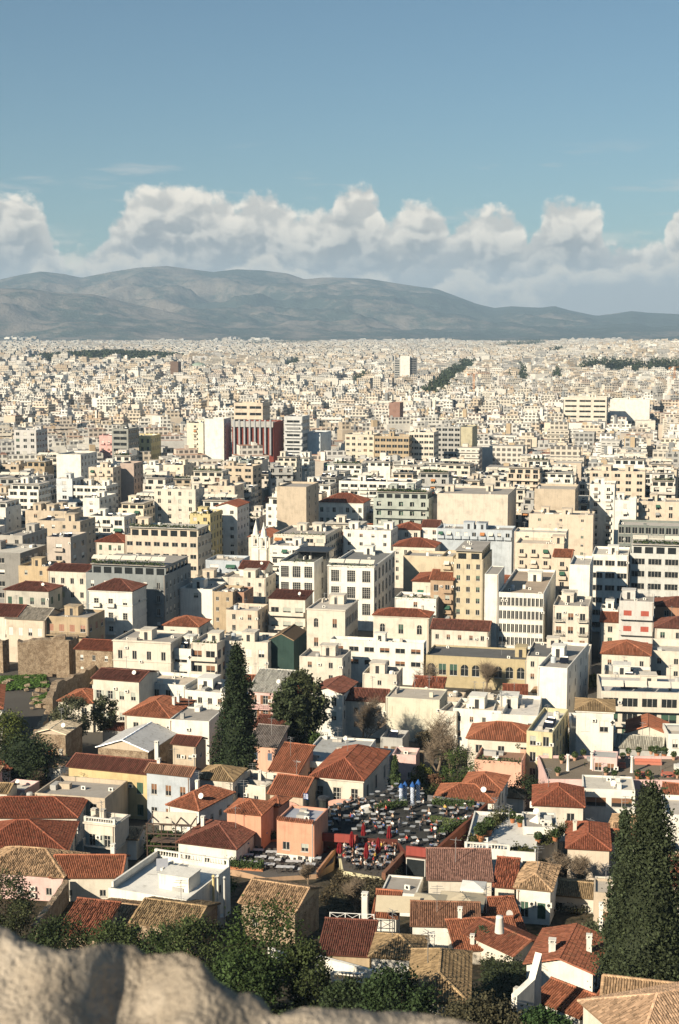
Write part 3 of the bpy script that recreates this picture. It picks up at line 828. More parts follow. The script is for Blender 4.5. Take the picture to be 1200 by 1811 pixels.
# ---------------------------------------------------------------- named buildings, nearest first (pixel corners of the eaves)
HS, AP, OF = 'house', 'apartment block', 'office block'
N = None
def foreground():
    B = {}
    B['corner'] = bld('low white house with a weathered grey brown tile roof at the right edge foot', HS, 1064,1790,1330,1822, 3.4, W_, d=7.0, roof='gable', rc=T6, pitch=.52, old=0.2, ws=(.9,1.1), nc=4, over=.25)[0]
    B['corner2'] = bld('house with a pale pinkish hip roof cut off by the bottom right corner', HS, 1128,1860,1440,1800, 3.2, CR, d=9, roof='hip', rc=(.42,.28,.18), pitch=.42, old=0.3, nc=0)[0]
    bld('small lean-to with a bright orange tile roof under the white chimney gable', HS, 940,1768,1024,1802, 2.4, W_, d=3.2, roof='shed', rc=T4, pitch=0.3, nc=1, ws=(.8,1), over=.15)
    bld('narrow orange tiled shed beside the big right hand cypress', HS, 1028,1803,1062,1815, 2.4, W_, d=4.0, roof='shed', rc=T4, pitch=.45, nc=0, over=.15)
    bld('white gabled house with a long red tile roof and chimney at its gable', HS, 930,1705,1047,1723, 3.6, W_, d=9.5, roof='gabley', rc=T7, pitch=0.3, nc=0, side=2, over=.3)
    bld('red tiled cottage wing joined behind the white chimney gable', HS, 905,1690,962,1668, 2.6, CR, d=8, roof='gabley', rc=T7, pitch=.36, nc=0, side=0)
    bld('low orange roof with a white conical chimney, upper of two long strips', HS, 818,1652,925,1646, 2.6, CR, d=6, roof='shed', rc=T4, pitch=.28, nc=2, ws=(.8,1))
    bld('low orange roof strip in front, grown over by a small bush', HS, 806,1682,920,1676, 2.4, CR, d=5, roof='shed', rc=T4, pitch=.28, nc=0)
    bld('big house under a tan tiled hip roof with white right wall', HS, 722,1770,824,1775, 4.2, W_, x2=849, d=11, roof='hip', rc=T3, pitch=.5, ws=(.9,1.2), nc=3, side=2, st='shut')
    bld('small house with a tan hip roof and thick ridge lines', HS, 656,1692,744,1698, 3.0, W_, d=6, roof='hip', rc=T3, pitch=.45, ws=(.9,1.1), nc=2)
    bld('low house with a flat brown red roof behind a white lattice railing', HS, 566,1687,652,1692, 2.6, TN, d=6.5, roof='shed', rc=T2, pitch=0.2, nc=0)
    bld('small turret with an orange tiled cap beside the tall white chimney', HS, 660,1621,699,1624, 3.6, W_, d=3.4, roof='shed', rc=T4, pitch=.5, nc=1, ws=(.7,.9), side=0)
    bld('white house with a corrugated dark brown roof right of the orange turret', HS, 728,1637,846,1640, 4.2, W_, d=4.2, roof='shed', rc=T5, pitch=0.25, ws=(1,1.2), nc=2)
    bld('flat roofed cafe with a grey roof edged in tiles and one air conditioner', HS, 672,1577,735,1582, 3.4, W_, d=6.5, par=.25, rcol=GRAV, nc=0, feats='U', side=0)
    bld('stone house with a long old tile roof tangled in dry vines', HS, 428,1597,522,1612, 5.0, TN, d=8, roof='gable', rc=T6, pitch=0.36, old=0.5, nc=2, ws=(.8,1), wallm=RUBBLE, side=0)
    bld('half ruined house with a sagging tile roof and dark holes, left piece', HS, 104,1652,175,1660, 3.4, TN, d=6, roof='shed', rc=T7, pitch=0.3, old=0.6, nc=0, wallm=RUBBLE)
    bld('half ruined house with a ragged pale tile roof, right piece', HS, 236,1632,338,1646, 3.8, TN, d=8.5, roof='gable', rc=T3, pitch=0.3, old=0.6, nc=1, ws=(.9,1), wallm=RUBBLE)
    bld('middle ruin roof with its tiles slipping between the two others', HS, 160,1634,236,1642, 3.4, TN, d=8, roof='gable', rc=T6, pitch=0.28, old=0.6, nc=0, wallm=RUBBLE)
    bld('small cottage with a crumbling orange tile roof below the white terrace', HS, 305,1597,362,1600, 3.0, BE, d=5.5, roof='shed', rc=T4, pitch=.36, old=.9, nc=1, ws=(.8,.9))
    B['terrace'] = bld('white house with a big bare roof terrace and balustrade', HS, 192,1570,330,1592, 6.0, W_, d=13, par=.55, rcol=(.74,.72,.66), nc=3, ws=(.9,1.2), side=2)
    bld('dark old tile roofed house with a pink vine covered wall at left', HS, -40,1540,112,1552, 4.0, RP, d=9, roof='hip', rc=T6, pitch=.45, old=0.5, ws=(.9,1.1), nc=3)
    bld('orange tiled house with one white chimney in the middle of the slope', HS, 92,1552,212,1552, 3.6, CR, d=8, roof='gable', rc=T4, pitch=.40, nc=2, ws=(.9,1))
    bld('large red tiled hip roof house filling the left edge', HS, -60,1512,118,1508, 4.6, CR, d=13, roof='hip', rc=T1, pitch=.42, nc=3)
    bld('white house with a red hip roof and bare tree tangle in front', HS, -50,1446,136,1446, 5.0, CR, d=9, roof='hip', rc=T1, pitch=.40, nc=3, feats='C')
    B['stair'] = bld('small cream house with balustraded roof and outside stair', HS, 150,1452,203,1458, 7.0, CR, x2=228, d=8, par=.9, st='open', ws=(1.1,1.9), nc=2, sh=4.2, nr=1, shut=SH_GR, side=0, corn=True, rcol=PE)
    bld('white house under a long low red roof with one white chimney', HS, 316,1490,418,1502, 4.4, W_, x2=462, d=8, roof='hip', rc=T2, pitch=.34, nc=3, ws=(.9,1.2), feats='C')
    bld('flat roofed beige block with a gravel terrace beside the dark tree', HS, 62,1402,186,1412, 6.5, BE, x2=226, d=13, par=.8, rcol=GRAV, nc=3, feats='U', side=0)
    bld('yellow house with a long dark red roof and green shutters', HS, 122,1356,262,1370, 8.5, YE, d=7, roof='gable', rc=T2, pitch=.36, st='shut', ws=(1.2,2.0), sh=4, nc=5, shut=SH_G, side=0)
    bld('pale blue grey house with white windows and a brown tile roof', HS, 260,1366,336,1374, 9.0, BL, x2=352, d=9, roof='gable', rc=T5, pitch=.46, old=.3, st='sash', ws=(1.1,1.9), sh=4.2, nc=3, feats='C', side=0)
    bld('cream house with a small tan gable roof next to the blue grey house', HS, 348,1377,412,1382, 7.5, CR, d=7, roof='hip', rc=T3, pitch=.42, nc=2, ws=(1,1.4))
    bld('white house with bright orange hip roofs before the blue grey house', HS, 298,1424,352,1434, 5.5, W_, x2=412, d=13, roof='hip', rc=T4, pitch=.50, nc=0, side=4, ws=(.9,1.1), feats='C')
    bld('pink house with a square orange pavilion roof', HS, 402,1436,462,1442, 8.0, PKW, x2=484, d=8, roof='pyr', rc=T4, pitch=.40, nc=0, side=0)
    bld('small pink tower beside the square pavilion, with its own orange cap', HS, 470,1424,492,1427, 7.5, PKW, d=4.5, roof='pyr', rc=T4, pitch=.45, nc=0, side=0)
    B['pinkwall'] = bld('pink house wall with white base beside the lower cafe terrace', HS, 490,1448,556,1455, 8.0, PKW, d=7, par=.4, ws=(1.2,1.3), sh=5.2, nc=2, nr=1, side=0, rcol=(.35,.37,.42), shut=SH_GR)
    bld('small flat tan house with a broken tile edge and little court', HS, 404,1382,470,1392, 6.5, CR, d=8, par=1.2, nc=2, ws=(.9,1.2), rcol=DKR)
    bld('orange tiled house tucked left of the neoclassical cream villa', HS, 478,1404,536,1410, 5.5, BE, d=10, roof='gable', rc=T4, pitch=.36, nc=0)
    bld('pink house with a small orange roof in front of the grey flat roof', HS, 478,1362,528,1368, 7.0, PK, d=7, roof='shed', rc=T4, pitch=.4, nc=0)
    B['villa'] = bld('neoclassical cream villa with a red hip roof and tall white windows', HS, 551,1373,641,1381, 7.2, CR, x2=686, d=13, roof='hip', rc=T1, pitch=.46, st='sash', ws=(1.25,2.5), sill=1.0, sh=4.3, top=.8, nc=3, nr=1, side=3, sst='shut', shut=(.13,.13,.12), feats='', over=.3, corn=1)[0]
    bld('white house with a long grey flat roof behind the neoclassical villa', HS, 528,1345,630,1352, 8.0, W_, d=17, par=.4, rcol=(.40,.40,.38), nc=2, side=3, feats='DUUA')
    bld('terracotta tiled house with roof garden right of the bare trees', HS, 826,1306,945,1313, 8.5, CR, d=10, roof='hip', rc=T4, pitch=.42, nc=3)
    B['brick'] = bld('brick pink wing with a cluttered roof garden and red pots', HS, 838,1343,921,1349, 6.5, PK, d=9, par=.7, nc=0, side=2, rcol=(.28,.17,.12), feats='GXXX')
    bld('white house with an orange L shaped roof behind the cafe terrace', HS, 768,1412,872,1420, 5.2, W_, d=7.5, roof='hip', rc=T4, pitch=.42, nc=3, ws=(1,1))
    bld('tile roofed rear wing above the white L shaped house', HS, 815,1392,884,1398, 5.8, W_, d=8, roof='hip', rc=T4, pitch=.42, nc=0)
    B['balus'] = bld('white villa with a balustraded front and planted terrace', HS, 820,1500,946,1508, 6.2, W_, d=17, par=.5, rcol=(.62,.60,.55), nc=3, ws=(1.2,1.6), sh=4.4, nr=1, side=0, feats='')[0]
    bld('cream glass fronted pavilion on the planted white terrace', HS, 924,1462,985,1464, 7.8, W_, d=7, par=.3, st='strip', ws=(4.2,1.5), nc=1, nr=1, sh=3, feats='D', side=0)
    bld('red tiled house with a square chimney left of the right cypress', HS, 1003,1500,1076,1504, 6.0, PE, x2=1092, d=11, roof='hip', rc=T1, pitch=.40, nc=0, feats='C')
    bld('weathered hip roofed cottage with a green door and scribbled wall', HS, 912,1570,972,1576, 5.0, W_, d=9, roof='hip', rc=T6, pitch=.46, old=0.5, st='shut', ws=(1.1,2.2), sill=.1, nc=2, nr=1, sh=3.6, shut=SH_G, side=0)
    bld('little cream annex with a patched red roof beside the green door', HS, 874,1568,908,1571, 4.2, CR, d=4.5, roof='shed', rc=T1, pitch=.45, old=.6, nc=1, ws=(.9,1.3), nr=1, side=0)
    bld('low house with a wide mauve brown tiled roof below the cafe wall', HS, 757,1556,868,1558, 5.0, CR, x2=886, d=7, roof='shed', rc=(.27,.15,.115), pitch=0.22, nc=2, ws=(.9,1))
    bld('white flat roofed house with one big dark window', HS, 1030,1394,1122,1398, 6.0, W_, d=8, par=.3, st='strip', ws=(4.0,1.7), nc=2, nr=1, sh=3.6, feats='DU', side=0)
    bld('house with a red hip roof left of the big dark window', HS, 943,1424,1030,1428, 6.0, CR, d=10, roof='hip', rc=T1, pitch=.46, nc=2)
    bld('white block cut off by the right edge behind the cypress', HS, 1176,1440,1260,1444, 8.0, W_, d=10, nc=0, feats='')
    bld('pink walled roof terrace with white columns and red tables', HS, 966,1378,1240,1380, 5.5, RP, d=15, par=.5, rcol=(.20,.165,.125), nc=4, ws=(1,1.3), side=0, feats='XX')
    bld('small pink hut with a grey roof on the column terrace', HS, 1046,1338,1090,1341, 8.2, RP, d=4.5, roof='flat', par=.15, rcol=GR, nc=2, ws=(1.3,1.5), nr=1, sh=3, side=0, feats='')
    B['pav'] = bld('two tier white pavilion with a tan pyramid tile roof, upper tier', HS, 1018,1256,1084,1259, 13.0, W_, d=9, roof='pyr', rc=T3, pitch=.30, st='shut', ws=(1.7,2.3), sh=4.6, nc=2, nr=1, shut=SH_W, side=2, corn=1)[0]
    bld('wide lower tier of the white pavilion with closed pale shutters', HS, 1008,1285,1086,1288, 9.0, W_, x2=1095, d=11, par=.5, st='shut', ws=(1.6,2.3), sh=4.6, nc=2, nr=1, shut=SH_W, side=2, corn=1)
    bld('house with an orange gable roof above a grey corrugated shed', HS, 1108,1296,1180,1300, 7.0, CR, d=9, roof='gabley', rc=T4, pitch=.38, nc=0)
    bld('grey corrugated shed roof below the orange gable', HS, 1088,1322,1168,1328, 5.2, GR, d=7, roof='gable', rc=(.36,.34,.28), pitch=.45, nc=0)
    bld('white corner of a building at the right edge over the pink terrace', HS, 1180,1298,1260,1300, 8.5, W_, d=8, nc=3, st='shut', ws=(1.1,1.7), shut=SH_W)
    bld('wide modern block with glass balconies, white awnings and planters', AP, 1062,1222,1270,1228, 12.0, CR, d=16, par=.6, st='strip', ws=(3.8,2.2), sill=.3, sh=3.4, nc=6, bal='full', feats='STHSUW', rcol=(.55,.52,.48), side=0, pent=0)
    bld('tall blank white house with rooftop tanks left of the dark street', AP, 950,1178,1002,1182, 16.0, W_, x2=1040, d=22, nc=0, side=4, ws=(1,1.4), feats='TTSH', rcol=GRAV)
    bld('narrow yellowish block with balconies and a long dark right side', AP, 930,1292,976,1296, 11.0, (.60,.53,.33), x2=1004, d=19, nc=2, side=5, ws=(1.2,1.9), feats='SSTU', rcol=(.6,.57,.5))
    bld('broad low white house with blank roofs by the dark timber shelter', HS, 868,1262,950,1266, 9.0, W_, d=17, nc=3, ws=(.9,1.1), feats='UHD', rcol=(.62,.58,.52))
    bld('white house with a rounded stair drum on its roof', HS, 800,1252,888,1258, 9.5, W_, d=9, nc=4, ws=(.8,1.2), feats='HA', rcol=PE)
    bld('plain cream block left of the rounded stair drum', HS, 776,1256,806,1259, 9.0, CR, d=8, nc=1, ws=(.9,1.2), feats='A')
    bld('blank cream wall building with pale shutters behind the bare tree', HS, 681,1232,776,1238, 9.5, (.62,.58,.46), d=10, par=.3, st='shut', ws=(1.4,2.6), sh=5, nc=4, nr=1, shut=(.60,.56,.44), feats='')
    bld('brown red roofed house behind the bare garden trees', HS, 597,1238,680,1242, 8.0, CR, d=8, roof='gable', rc=T2, pitch=.42, nc=4, ws=(.9,1.3))
    bld('taller house with a brown red roof left of the bare garden trees', HS, 552,1224,604,1228, 10.0, W_, d=11, roof='gabley', rc=T2, pitch=.34, nc=2, ws=(1.2,2))
    bld('pink house with tall windows under a grey sheet metal roof', HS, 440,1222,500,1226, 9.5, RP, d=9, roof='shed', rc=(.46,.44,.38), pitch=.30, st='open', ws=(1.2,2.0), nc=3, bal='all', bsol=False)
    bld('low pink house with blue shutters right of the tall cypress', HS, 440,1318,490,1322, 5.0, PK, d=7, roof='shed', rc=(.20,.17,.15), pitch=.3, st='shut', ws=(.9,1.5), nc=2, shut=(.10,.14,.20))
    bld('yellow house with a dark tile roof behind the tall cypress', HS, 452,1286,498,1290, 7.0, YE, d=7, roof='gable', rc=T2, pitch=.45, st='shut', ws=(1.2,1.5), nc=2, shut=(.36,.42,.30))
    B['white25'] = bld('plain white block with one small window left of the tall cypress', HS, 300,1272,370,1276, 9.0, W_, x2=396, d=9, par=.3, ws=(1,1.8), sill=1.6, sh=6, nc=2, nr=1, side=0, rcol=GRAV)
    bld('cream house with a broad orange hip roof above the white tarpaulin', HS, 221,1264,300,1270, 9.0, CR, d=14, roof='hip', rc=T4, pitch=.40, nc=2, side=4, ws=(1.2,1.4), feats='CC')
    B['tarp'] = bld('stone building under a taut white tarpaulin roof', 'house', 174,1322,262,1330, 5.5, BE, x2=310, d=15, roof='gabley', rc=(.80,.79,.76), pitch=.34, nc=0, side=0, wallm=RUBBLE, lvl=3)[0]
    bld('little dark red roofed stair house by the satellite dish', HS, 306,1316,346,1320, 6.5, BE, d=5, roof='gable', rc=T2, pitch=.4, nc=2, ws=(.8,.9))
    bld('cream house with a flat red strip roof and open shutters', HS, 165,1200,246,1206, 12.0, CR, d=10, roof='gable', rc=T2, pitch=.22, st='open', ws=(1.2,1.9), sh=4.8, nc=4, shut=SH_GR, side=0)
    bld('long white house with balustraded red roof terrace', HS, 247,1206,328,1212, 10.0, W_, d=11, nc=4, st='door', ws=(1.2,2.2), sill=.1, bal=[0,3], rcol=PE, feats='UA', bsol=False)
    bld('white block with a square roof hut next to the red terrace', HS, 328,1220,398,1226, 9.0, W_, d=12, nc=4, ws=(1.1,1.4), feats='HSU')
    bld('small house with fresh red roof pieces beside the ruin path', HS, 104,1240,164,1244, 6.5, CR, d=10, roof='hip', rc=T4, pitch=.38, nc=2, feats='C')
    bld('long grey white building with rows of windows at the left edge', OF, -150,1262,4,1254, 9.0, W_, x2=57, d=21, roof='hip', rc=T4, pitch=.40, nc=4, side=7, ws=(1.1,1.9), sh=4.2, sst='plain')
    bld('stone chapel with a deep round arched orange door', 'church', 64,1297,116,1300, 6.5, BE, d=9, roof='gabley', rc=(.44,.37,.27), pitch=.3, nc=0, side=0, wallm=RUBBLE)
    B['chapel'] = [o for o in S.collection.objects if o.get('label', '').startswith('stone chapel')][0]
    return B
def midground():
    bld('cream neoclassical house with two rows of dark windows behind the ruin', HS, 200,1131,302,1136, 13.5, CR, d=14, par=.6, st='plain', ws=(1.2,2.2), sh=5.2, nc=4, feats='UUUH', corn=True, rcol=GRAV)
    bld('narrow white house with a wide window band right of the cream facade', HS, 302,1146,338,1149, 11.5, W_, d=11, st='strip', ws=(3.4,1.7), sh=4, nc=1, feats='HSA')
    bld('balconied white apartment house before the brick ruin gardens', AP, 338,1136,384,1139, 13.0, CR, d=12, st='door', ws=(2.4,2.2), sill=.1, sh=3.8, nc=2, bal='full', feats='GUH', alt=('blind', .6))
    bld('low cream house with roof huts left of the green scaffold netting', HS, 384,1132,474,1136, 12.5, CR, d=12, st='shut', ws=(1.6,2.0), sh=4.4, nc=4, feats='HTU', shut=SH_W)
    bld('ruined tower house wrapped in dark green scaffold netting', HS, 476,1132,520,1136, 12.5, (.035,.065,.055), d=13, nc=0, side=0, roof='gabley', rc=(.22,.15,.09), pitch=.5, over=0, lvl=3, feats='')
    bld('long white building with a ribbon of small windows and roof pavilion', OF, 584,1130,748,1136, 11.0, W_, x2=753, d=10, st='strip', ws=(2.6,1.3), sh=3.4, nc=6, nr=2, feats='HU', rcol=(.55,.50,.42), top=.2)
    bld('cluster of roofless white storage rooms with steel frames', HS, 640,1190,700,1196, 9.0, CR, d=8, nc=1, feats='TUH', ws=(1,1.2))
    bld('low cream house with a glass skylight roof behind the tall cypress', HS, 530,1160,604,1168, 10.0, CR, d=10, nc=2, ws=(1.1,1.5), feats='HUT')
    bld('long flat grey roofed market hall with yellow arcades', 'building', 752,1158,930,1164, 8.0, (.46,.38,.23), d=13, par=.4, rcol=(.13,.13,.125), st='arch', ws=(2.0,3.0), sill=.4, sh=5, nc=9, nr=1, side=2, feats='HU', name='market_hall')
    bld('east end of the grey roofed hall beside the dark street', 'building', 930,1160,1038,1166, 9.0, CR, d=18, par=.4, rcol=(.15,.15,.145), nc=5, ws=(1,1.5), feats='UH', name='market_hall')
    bld('cream house with an orange tan hip roof right of the dark street', HS, 1063,1156,1148,1160, 11.0, CR, d=13, roof='hip', rc=T4, pitch=.36, nc=3, ws=(1,1.4))
    bld('white terrace house with dark solar panels above the glass balconies', HS, 1066,1196,1150,1200, 11.0, W_, d=12, nc=3, ws=(1.2,1.6), feats='SSTTH')
    bld('cream roofless house with a leaning white beam at the right edge', HS, 1150,1150,1240,1156, 11.0, CR, d=15, par=1.8, nc=3, ws=(1.1,1.5), feats='U')
    bld('tall white corner palace with a red hip roof and bay windows', AP, 158,1043,234,1049, 17.5, W_, x2=259, d=15, roof='hip', rc=T2, pitch=.42, st='sash', ws=(1.2,1.7), sh=4.1, nc=3, nr=4, side=5, sst='shut', shut=SH_W, corn=True)
    bld('dark grey hotel with an awning lined roof bar and black side', 'hotel', 152,1012,292,1024, 20.0, (.25,.27,.27), x2=338, d=26, st='door', ws=(1.1,2.0), sill=.2, sh=4.0, nc=6, side=7, bal=[3,5], feats='GW', pent=(3,.8,3), rcol=GRAV, bsol=False)
    bld('cream house with a pillared top loggia under a thin red roof', HS, 86,1009,153,1014, 19.0, CR, d=12, roof='gable', rc=T2, pitch=.2, st='door', ws=(1.2,1.8), sh=4.3, nc=4, shut=SH_Y, alt=('shut', .5), feats='')
    bld('low grey house with a dark red roof and white dormer', HS, 8,1043,86,1048, 14.5, (.50,.47,.40), d=10, roof='hip', rc=T2, pitch=.36, st='shut', ws=(1.3,2.2), sh=4.6, nc=4, shut=SH_G, feats='')
    bld('ochre plastered block with a small roof hut and dish', HS, 33,1000,86,1004, 20.0, (.52,.40,.25), d=11, nc=2, feats='HD', ws=(1,1.4))
    bld('dark modern block with long window bands at the left edge', OF, -60,975,36,968, 22.0, (.26,.25,.23), d=20, st='strip', ws=(8,1.7), sh=3.8, nc=1, feats='HU')
    bld('red brown roofed cream house at the left edge by the ruin wall', HS, -40,1088,30,1093, 12.5, CR, d=12, roof='gable', rc=T2, pitch=.36, nc=2, st='shut', ws=(1.2,2), shut=SH_W)
    bld('beige house with a grey tan sheet roof and pale shutters', HS, 11,1094,79,1099, 12.0, PE, d=12, roof='gable', rc=(.34,.30,.24), pitch=.36, st='shut', ws=(1.2,2.2), sh=5, nc=4, shut=SH_W, nr=1)
    bld('tan house with brown shutters and a metal balcony', HS, 81,1089,156,1094, 13.0, TN, d=12, st='shut', ws=(1.5,2.0), sh=4.6, nc=4, nr=2, shut=(.36,.19,.13), feats='UH', bal='full', bsol=False)
    bld('bright white plain gable house right of the dark grey hotel', HS, 318,1040,376,1044, 14.0, W_, d=14, nc=1, ws=(1.5,1.5), feats='HU', nr=1)
    bld('tan house with two dark windows beside the plain white gable', HS, 376,1046,412,1049, 13.5, TN, d=12, nc=2, ws=(.9,1.2), feats='UA', alt=('plain', 0))
    bld('house with bright red hip roof and white chimney boxes', HS, 290,1106,352,1108, 10.5, CR, d=10, roof='hip', rc=T4, pitch=.38, nc=2)
    bld('pale blue grey flat block left of the big white museum block', AP, 364,990,424,994, 16.5, BL, d=12, st='strip', ws=(3,1.4), nc=2, feats='UA')
    bld('cream low block with brown awnings below the blue grey block', HS, 347,1022,420,1026, 13.0, PE, d=11, nc=4, ws=(1,1.3), feats='UH')
    bld('tan terrace house with a flat roof and red canopies', HS, 400,1078,456,1084, 12.0, PE, d=11, nc=2, ws=(1.1,1.6), feats='TU')
    bld('small red brown house with a dish on its roof', HS, 395,1046,432,1049, 13.0, (.42,.25,.17), d=10, nc=2, ws=(.9,1.2), feats='D', alt=('plain', 0))
    bld('long low cream terrace with red roofed hut behind the tan house', HS, 392,1020,470,1026, 14.5, CR, d=12, nc=4, ws=(1,1.3), feats='HA')
    bld('small white house with a red roof left of the big white museum block', HS, 424,1006,468,1009, 16.0, W_, d=10, roof='gable', rc=T2, pitch=.36, nc=2, ws=(.9,1.3))
    MUS, _ = bld('big white museum block with tall grid windows, left wing', 'building', 494,992,556,996, 20.0, W_, d=22, st='sash', ws=(2.6,3.6), sill=.6, sh=5.2, nc=3, side=1, feats='G', rcol=(.16,.16,.15), alt=None, name='museum')
    bld('big white museum block with roof restaurant, right wing', 'building', 580,999,660,1004, 20.0, W_, x2=697, d=26, st='sash', ws=(2.6,3.6), sill=.6, sh=5.2, nc=3, side=6, sst='arch', feats='GHUW', rcol=(.2,.2,.19), alt=None, name='museum', corn=1)
    m = MB(); m.box(-5.5, -5, 2.7, 5.5, 6, 2.9); m.box(-5.2, -1.5, 0, 5.2, 5.6, 2.7, 1)
    for x in (-5.3, 0, 5.3): m.box(x-.1, -4.9, 0, x+.1, -4.7, 2.7)
    obj('roof_canopy', m.mesh('roof_canopy', [DARKM, GLASS]), MUS, (2.5, 2.5, 19.2))
    bld('cream neoclassical wing with brown arched windows and long dark side', HS, 543,1076,609,1081, 13.5, CR, d=17, par=.5, st='arch', ws=(1.3,2.6), sill=.8, sh=5.6, nc=2, nr=2, side=8, rcol=CONC, feats='HUU', shut=SH_B, corn=1)
    bld('house with a dark red shed roof and three rows of glass balconies', AP, 476,1058,540,1062, 14.6, CR, d=9, roof='shed', rc=T2, pitch=.10, st='door', ws=(2.4,2.1), sill=.1, sh=4.2, nc=3, bal='full', alt=('blind', .4))
    bld('cream house with three arched windows and dormers in a red roof', HS, 659,1088,757,1094, 10.5, CR, x2=765, d=12, roof='hip', rc=T1, pitch=.36, st='arch', ws=(1.5,2.8), sill=.4, sh=5, nc=3, nr=1, corn=1, feats='CC')
    bld('cream house with green arched window right of the museum block', HS, 728,1028,786,1032, 15.5, CR, x2=800, d=14, roof='hip', rc=T1, pitch=.24, st='shut', ws=(2.0,2.2), sh=5.2, nc=2, nr=1, shut=(.04,.16,.11), side=0)
    bld('plain white wing below the green arched window', HS, 697,1056,770,1060, 12.5, W_, d=10, nc=1, ws=(1.2,1.6), feats='GU')
    bld('blank tan block with a furnished roof terrace', HS, 712,982,797,988, 18.0, (.58,.49,.35), d=12, nc=0, feats='UTU', side=0, rcol=GRAV)
    bld('tan block with three columns of windows and a white rooftop pergola', AP, 801,988,853,992, 24.0, (.55,.47,.33), x2=869, d=16, nc=3, ws=(1.2,1.6), sh=3.5, feats='', pent=(1.0,.5,3.2), side=3)
    bld('plain tan flank next to the rooftop pergola block', AP, 778,984,800,987, 24.0, (.52,.43,.30), d=14, nc=1, ws=(1.1,1.5), feats='D')
    bld('dark narrow block left of the tan window columns', AP, 760,1025,800,1029, 17.5, (.42,.30,.20), d=13, nc=2, ws=(1,1.5), feats='U', roof='gable', rc=T4, pitch=.3)
    bld('low red roofed row under the tan window columns', HS, 762,1112,862,1116, 9.5, CR, d=9, roof='gable', rc=T2, pitch=.4, nc=5, ws=(1,1.4))
    B = bld('white office with a curved front of tall window slots over a green lawn', OF, 881,1047,960,1053, 19.5, W_, x2=982, d=22, st='plain', ws=(.95,2.35), sill=.5, sh=3.75, nc=11, nr=4, side=0, alt=None, feats='UUTH', rcol=(.40,.32,.24), wp=1.2)
    bld('tall blank white fin left of the window slots', OF, 856,1015,880,1018, 24.5, W_, d=15, nc=0, side=0, feats='', par=.2)
    bld('cream narrow block with balconies at the head of the dark street', AP, 977,1070,1040,1074, 16.5, CR, d=16, st='door', ws=(1.5,2.0), sill=.2, sh=3.8, nc=3, bal=[0,2], feats='HUTH', alt=('blind', .5), bsol=False)
    bld('peach apartment house with small scattered windows', AP, 911,960,996,966, 22.0, PE, d=14, nc=4, ws=(1.2,1.2), sh=3.8, feats='HU', rcol=PE)
    bld('house with a red railed roof terrace and creeper', AP, 978,985,1008,988, 22.0, PE, d=14, nc=1, ws=(1.2,1.5), feats='G', roof='gable', rc=T4, pitch=.2)
    bld('tall plain white slab beside the ladder tower', AP, 1006,998,1042,1001, 25.0, W_, d=18, nc=0, feats='UA', side=0)
    bld('white office with five bands of dark windows', OF, 1046,980,1110,984, 24.0, W_, d=18, st='strip', ws=(4.2,1.7), sh=3.9, nc=3, feats='UH', alt=None)
    bld('pale grey office with mullioned bays and green roof restaurant', OF, 1113,978,1262,986, 24.0, (.56,.56,.52), d=18, st='strip', ws=(4.4,1.9), sh=3.9, nc=5, feats='GWW', pent=(1.5,.5,3.4), alt=None)
    bld('grey white apartment block with red shutters and a roof hut', AP, 1094,1062,1155,1066, 17.5, (.56,.54,.50), d=13, st='shut', ws=(2.2,1.9), sill=.3, sh=4.4, nc=2, bal='full', shut=SH_R, feats='H', alt=None)
    bld('low dark red roofed house at the right edge by the red shutters', HS, 1157,1110,1240,1114, 11.5, CR, d=12, roof='hip', rc=T2, pitch=.34, nc=3)
    bld('upper red roofed shed row right of the red shutter block', HS, 1157,1072,1240,1076, 14.0, (.40,.22,.14), d=12, roof='hip', rc=T2, pitch=.3, nc=2)
    bld('small red roofed cream house between street and red shutters', HS, 1062,1100,1094,1103, 11.0, CR, d=10, roof='gable', rc=T1, pitch=.36, nc=1)
    bld('low white row with pink roofs behind the small red roof', HS, 1060,1078,1092,1080, 13.5, W_, d=9, nc=2, ws=(1,1.2), feats='UH')
    # farther streets
    bld('wide cream office with long window rows and a set back top floor', OF, 222,946,350,954, 23.0, PE, x2=374, d=22, st='strip', ws=(2.2,1.5), sh=4.0, nc=8, pent=(3,.8,3.2), feats='GHU', alt=None)
    bld('small cream house with a red hip roof left of the wide office', HS, 170,958,220,962, 20.0, CR, d=12, roof='hip', rc=T1, pitch=.4, st='shut', ws=(1.1,1.8), nc=3, shut=SH_G)
    bld('tall grey beige block with narrow slit windows', AP, 83,949,125,953, 26.0, (.50,.43,.36), x2=154, d=15, st='plain', ws=(2.2,1.1), sh=4.0, nc=1, feats='SSSD', side=2)
    bld('grey side walled block behind the ochre house', AP, 0,946,40,949, 24.0, (.45,.42,.37), x2=84, d=24, nc=2, feats='HU')
    bld('beige stepped block with roof huts right of the grey side wall', AP, 66,920,142,925, 25.0, BE, d=14, nc=4, ws=(1.2,1.4), feats='HTS')
    bld('pale stepped block with two roof huts above the grey side wall', AP, 45,902,118,907, 26.0, BE, d=14, nc=2, ws=(1.2,1.4), feats='HH')
    bld('white block with a dark glass terrace and long side', AP, 147,880,176,883, 26.0, W_, x2=206, d=18, nc=1, side=4, ws=(1.4,1.4), feats='H')
    bld('white terraced block with strip windows in front of it', AP, 157,912,220,916, 23.5, W_, d=12, st='strip', ws=(3,1.5), nc=3, feats='HU')
    bld('ochre block with dark side and roof planting', AP, 336,908,372,912, 24.5, (.60,.50,.26), x2=393, d=16, nc=2, side=4, feats='GTU')
    bld('white gabled house with red roof and three side windows', HS, 382,896,420,899, 25.0, W_, d=16, roof='gabley', rc=T1, pitch=.3, nc=2, ws=(1.4,1.4))
    bld('tall blank beige block with a dark right side left of the red hip roof', AP, 490,860,542,864, 30.0, BE, x2=564, d=18, nc=0, side=2, feats='')
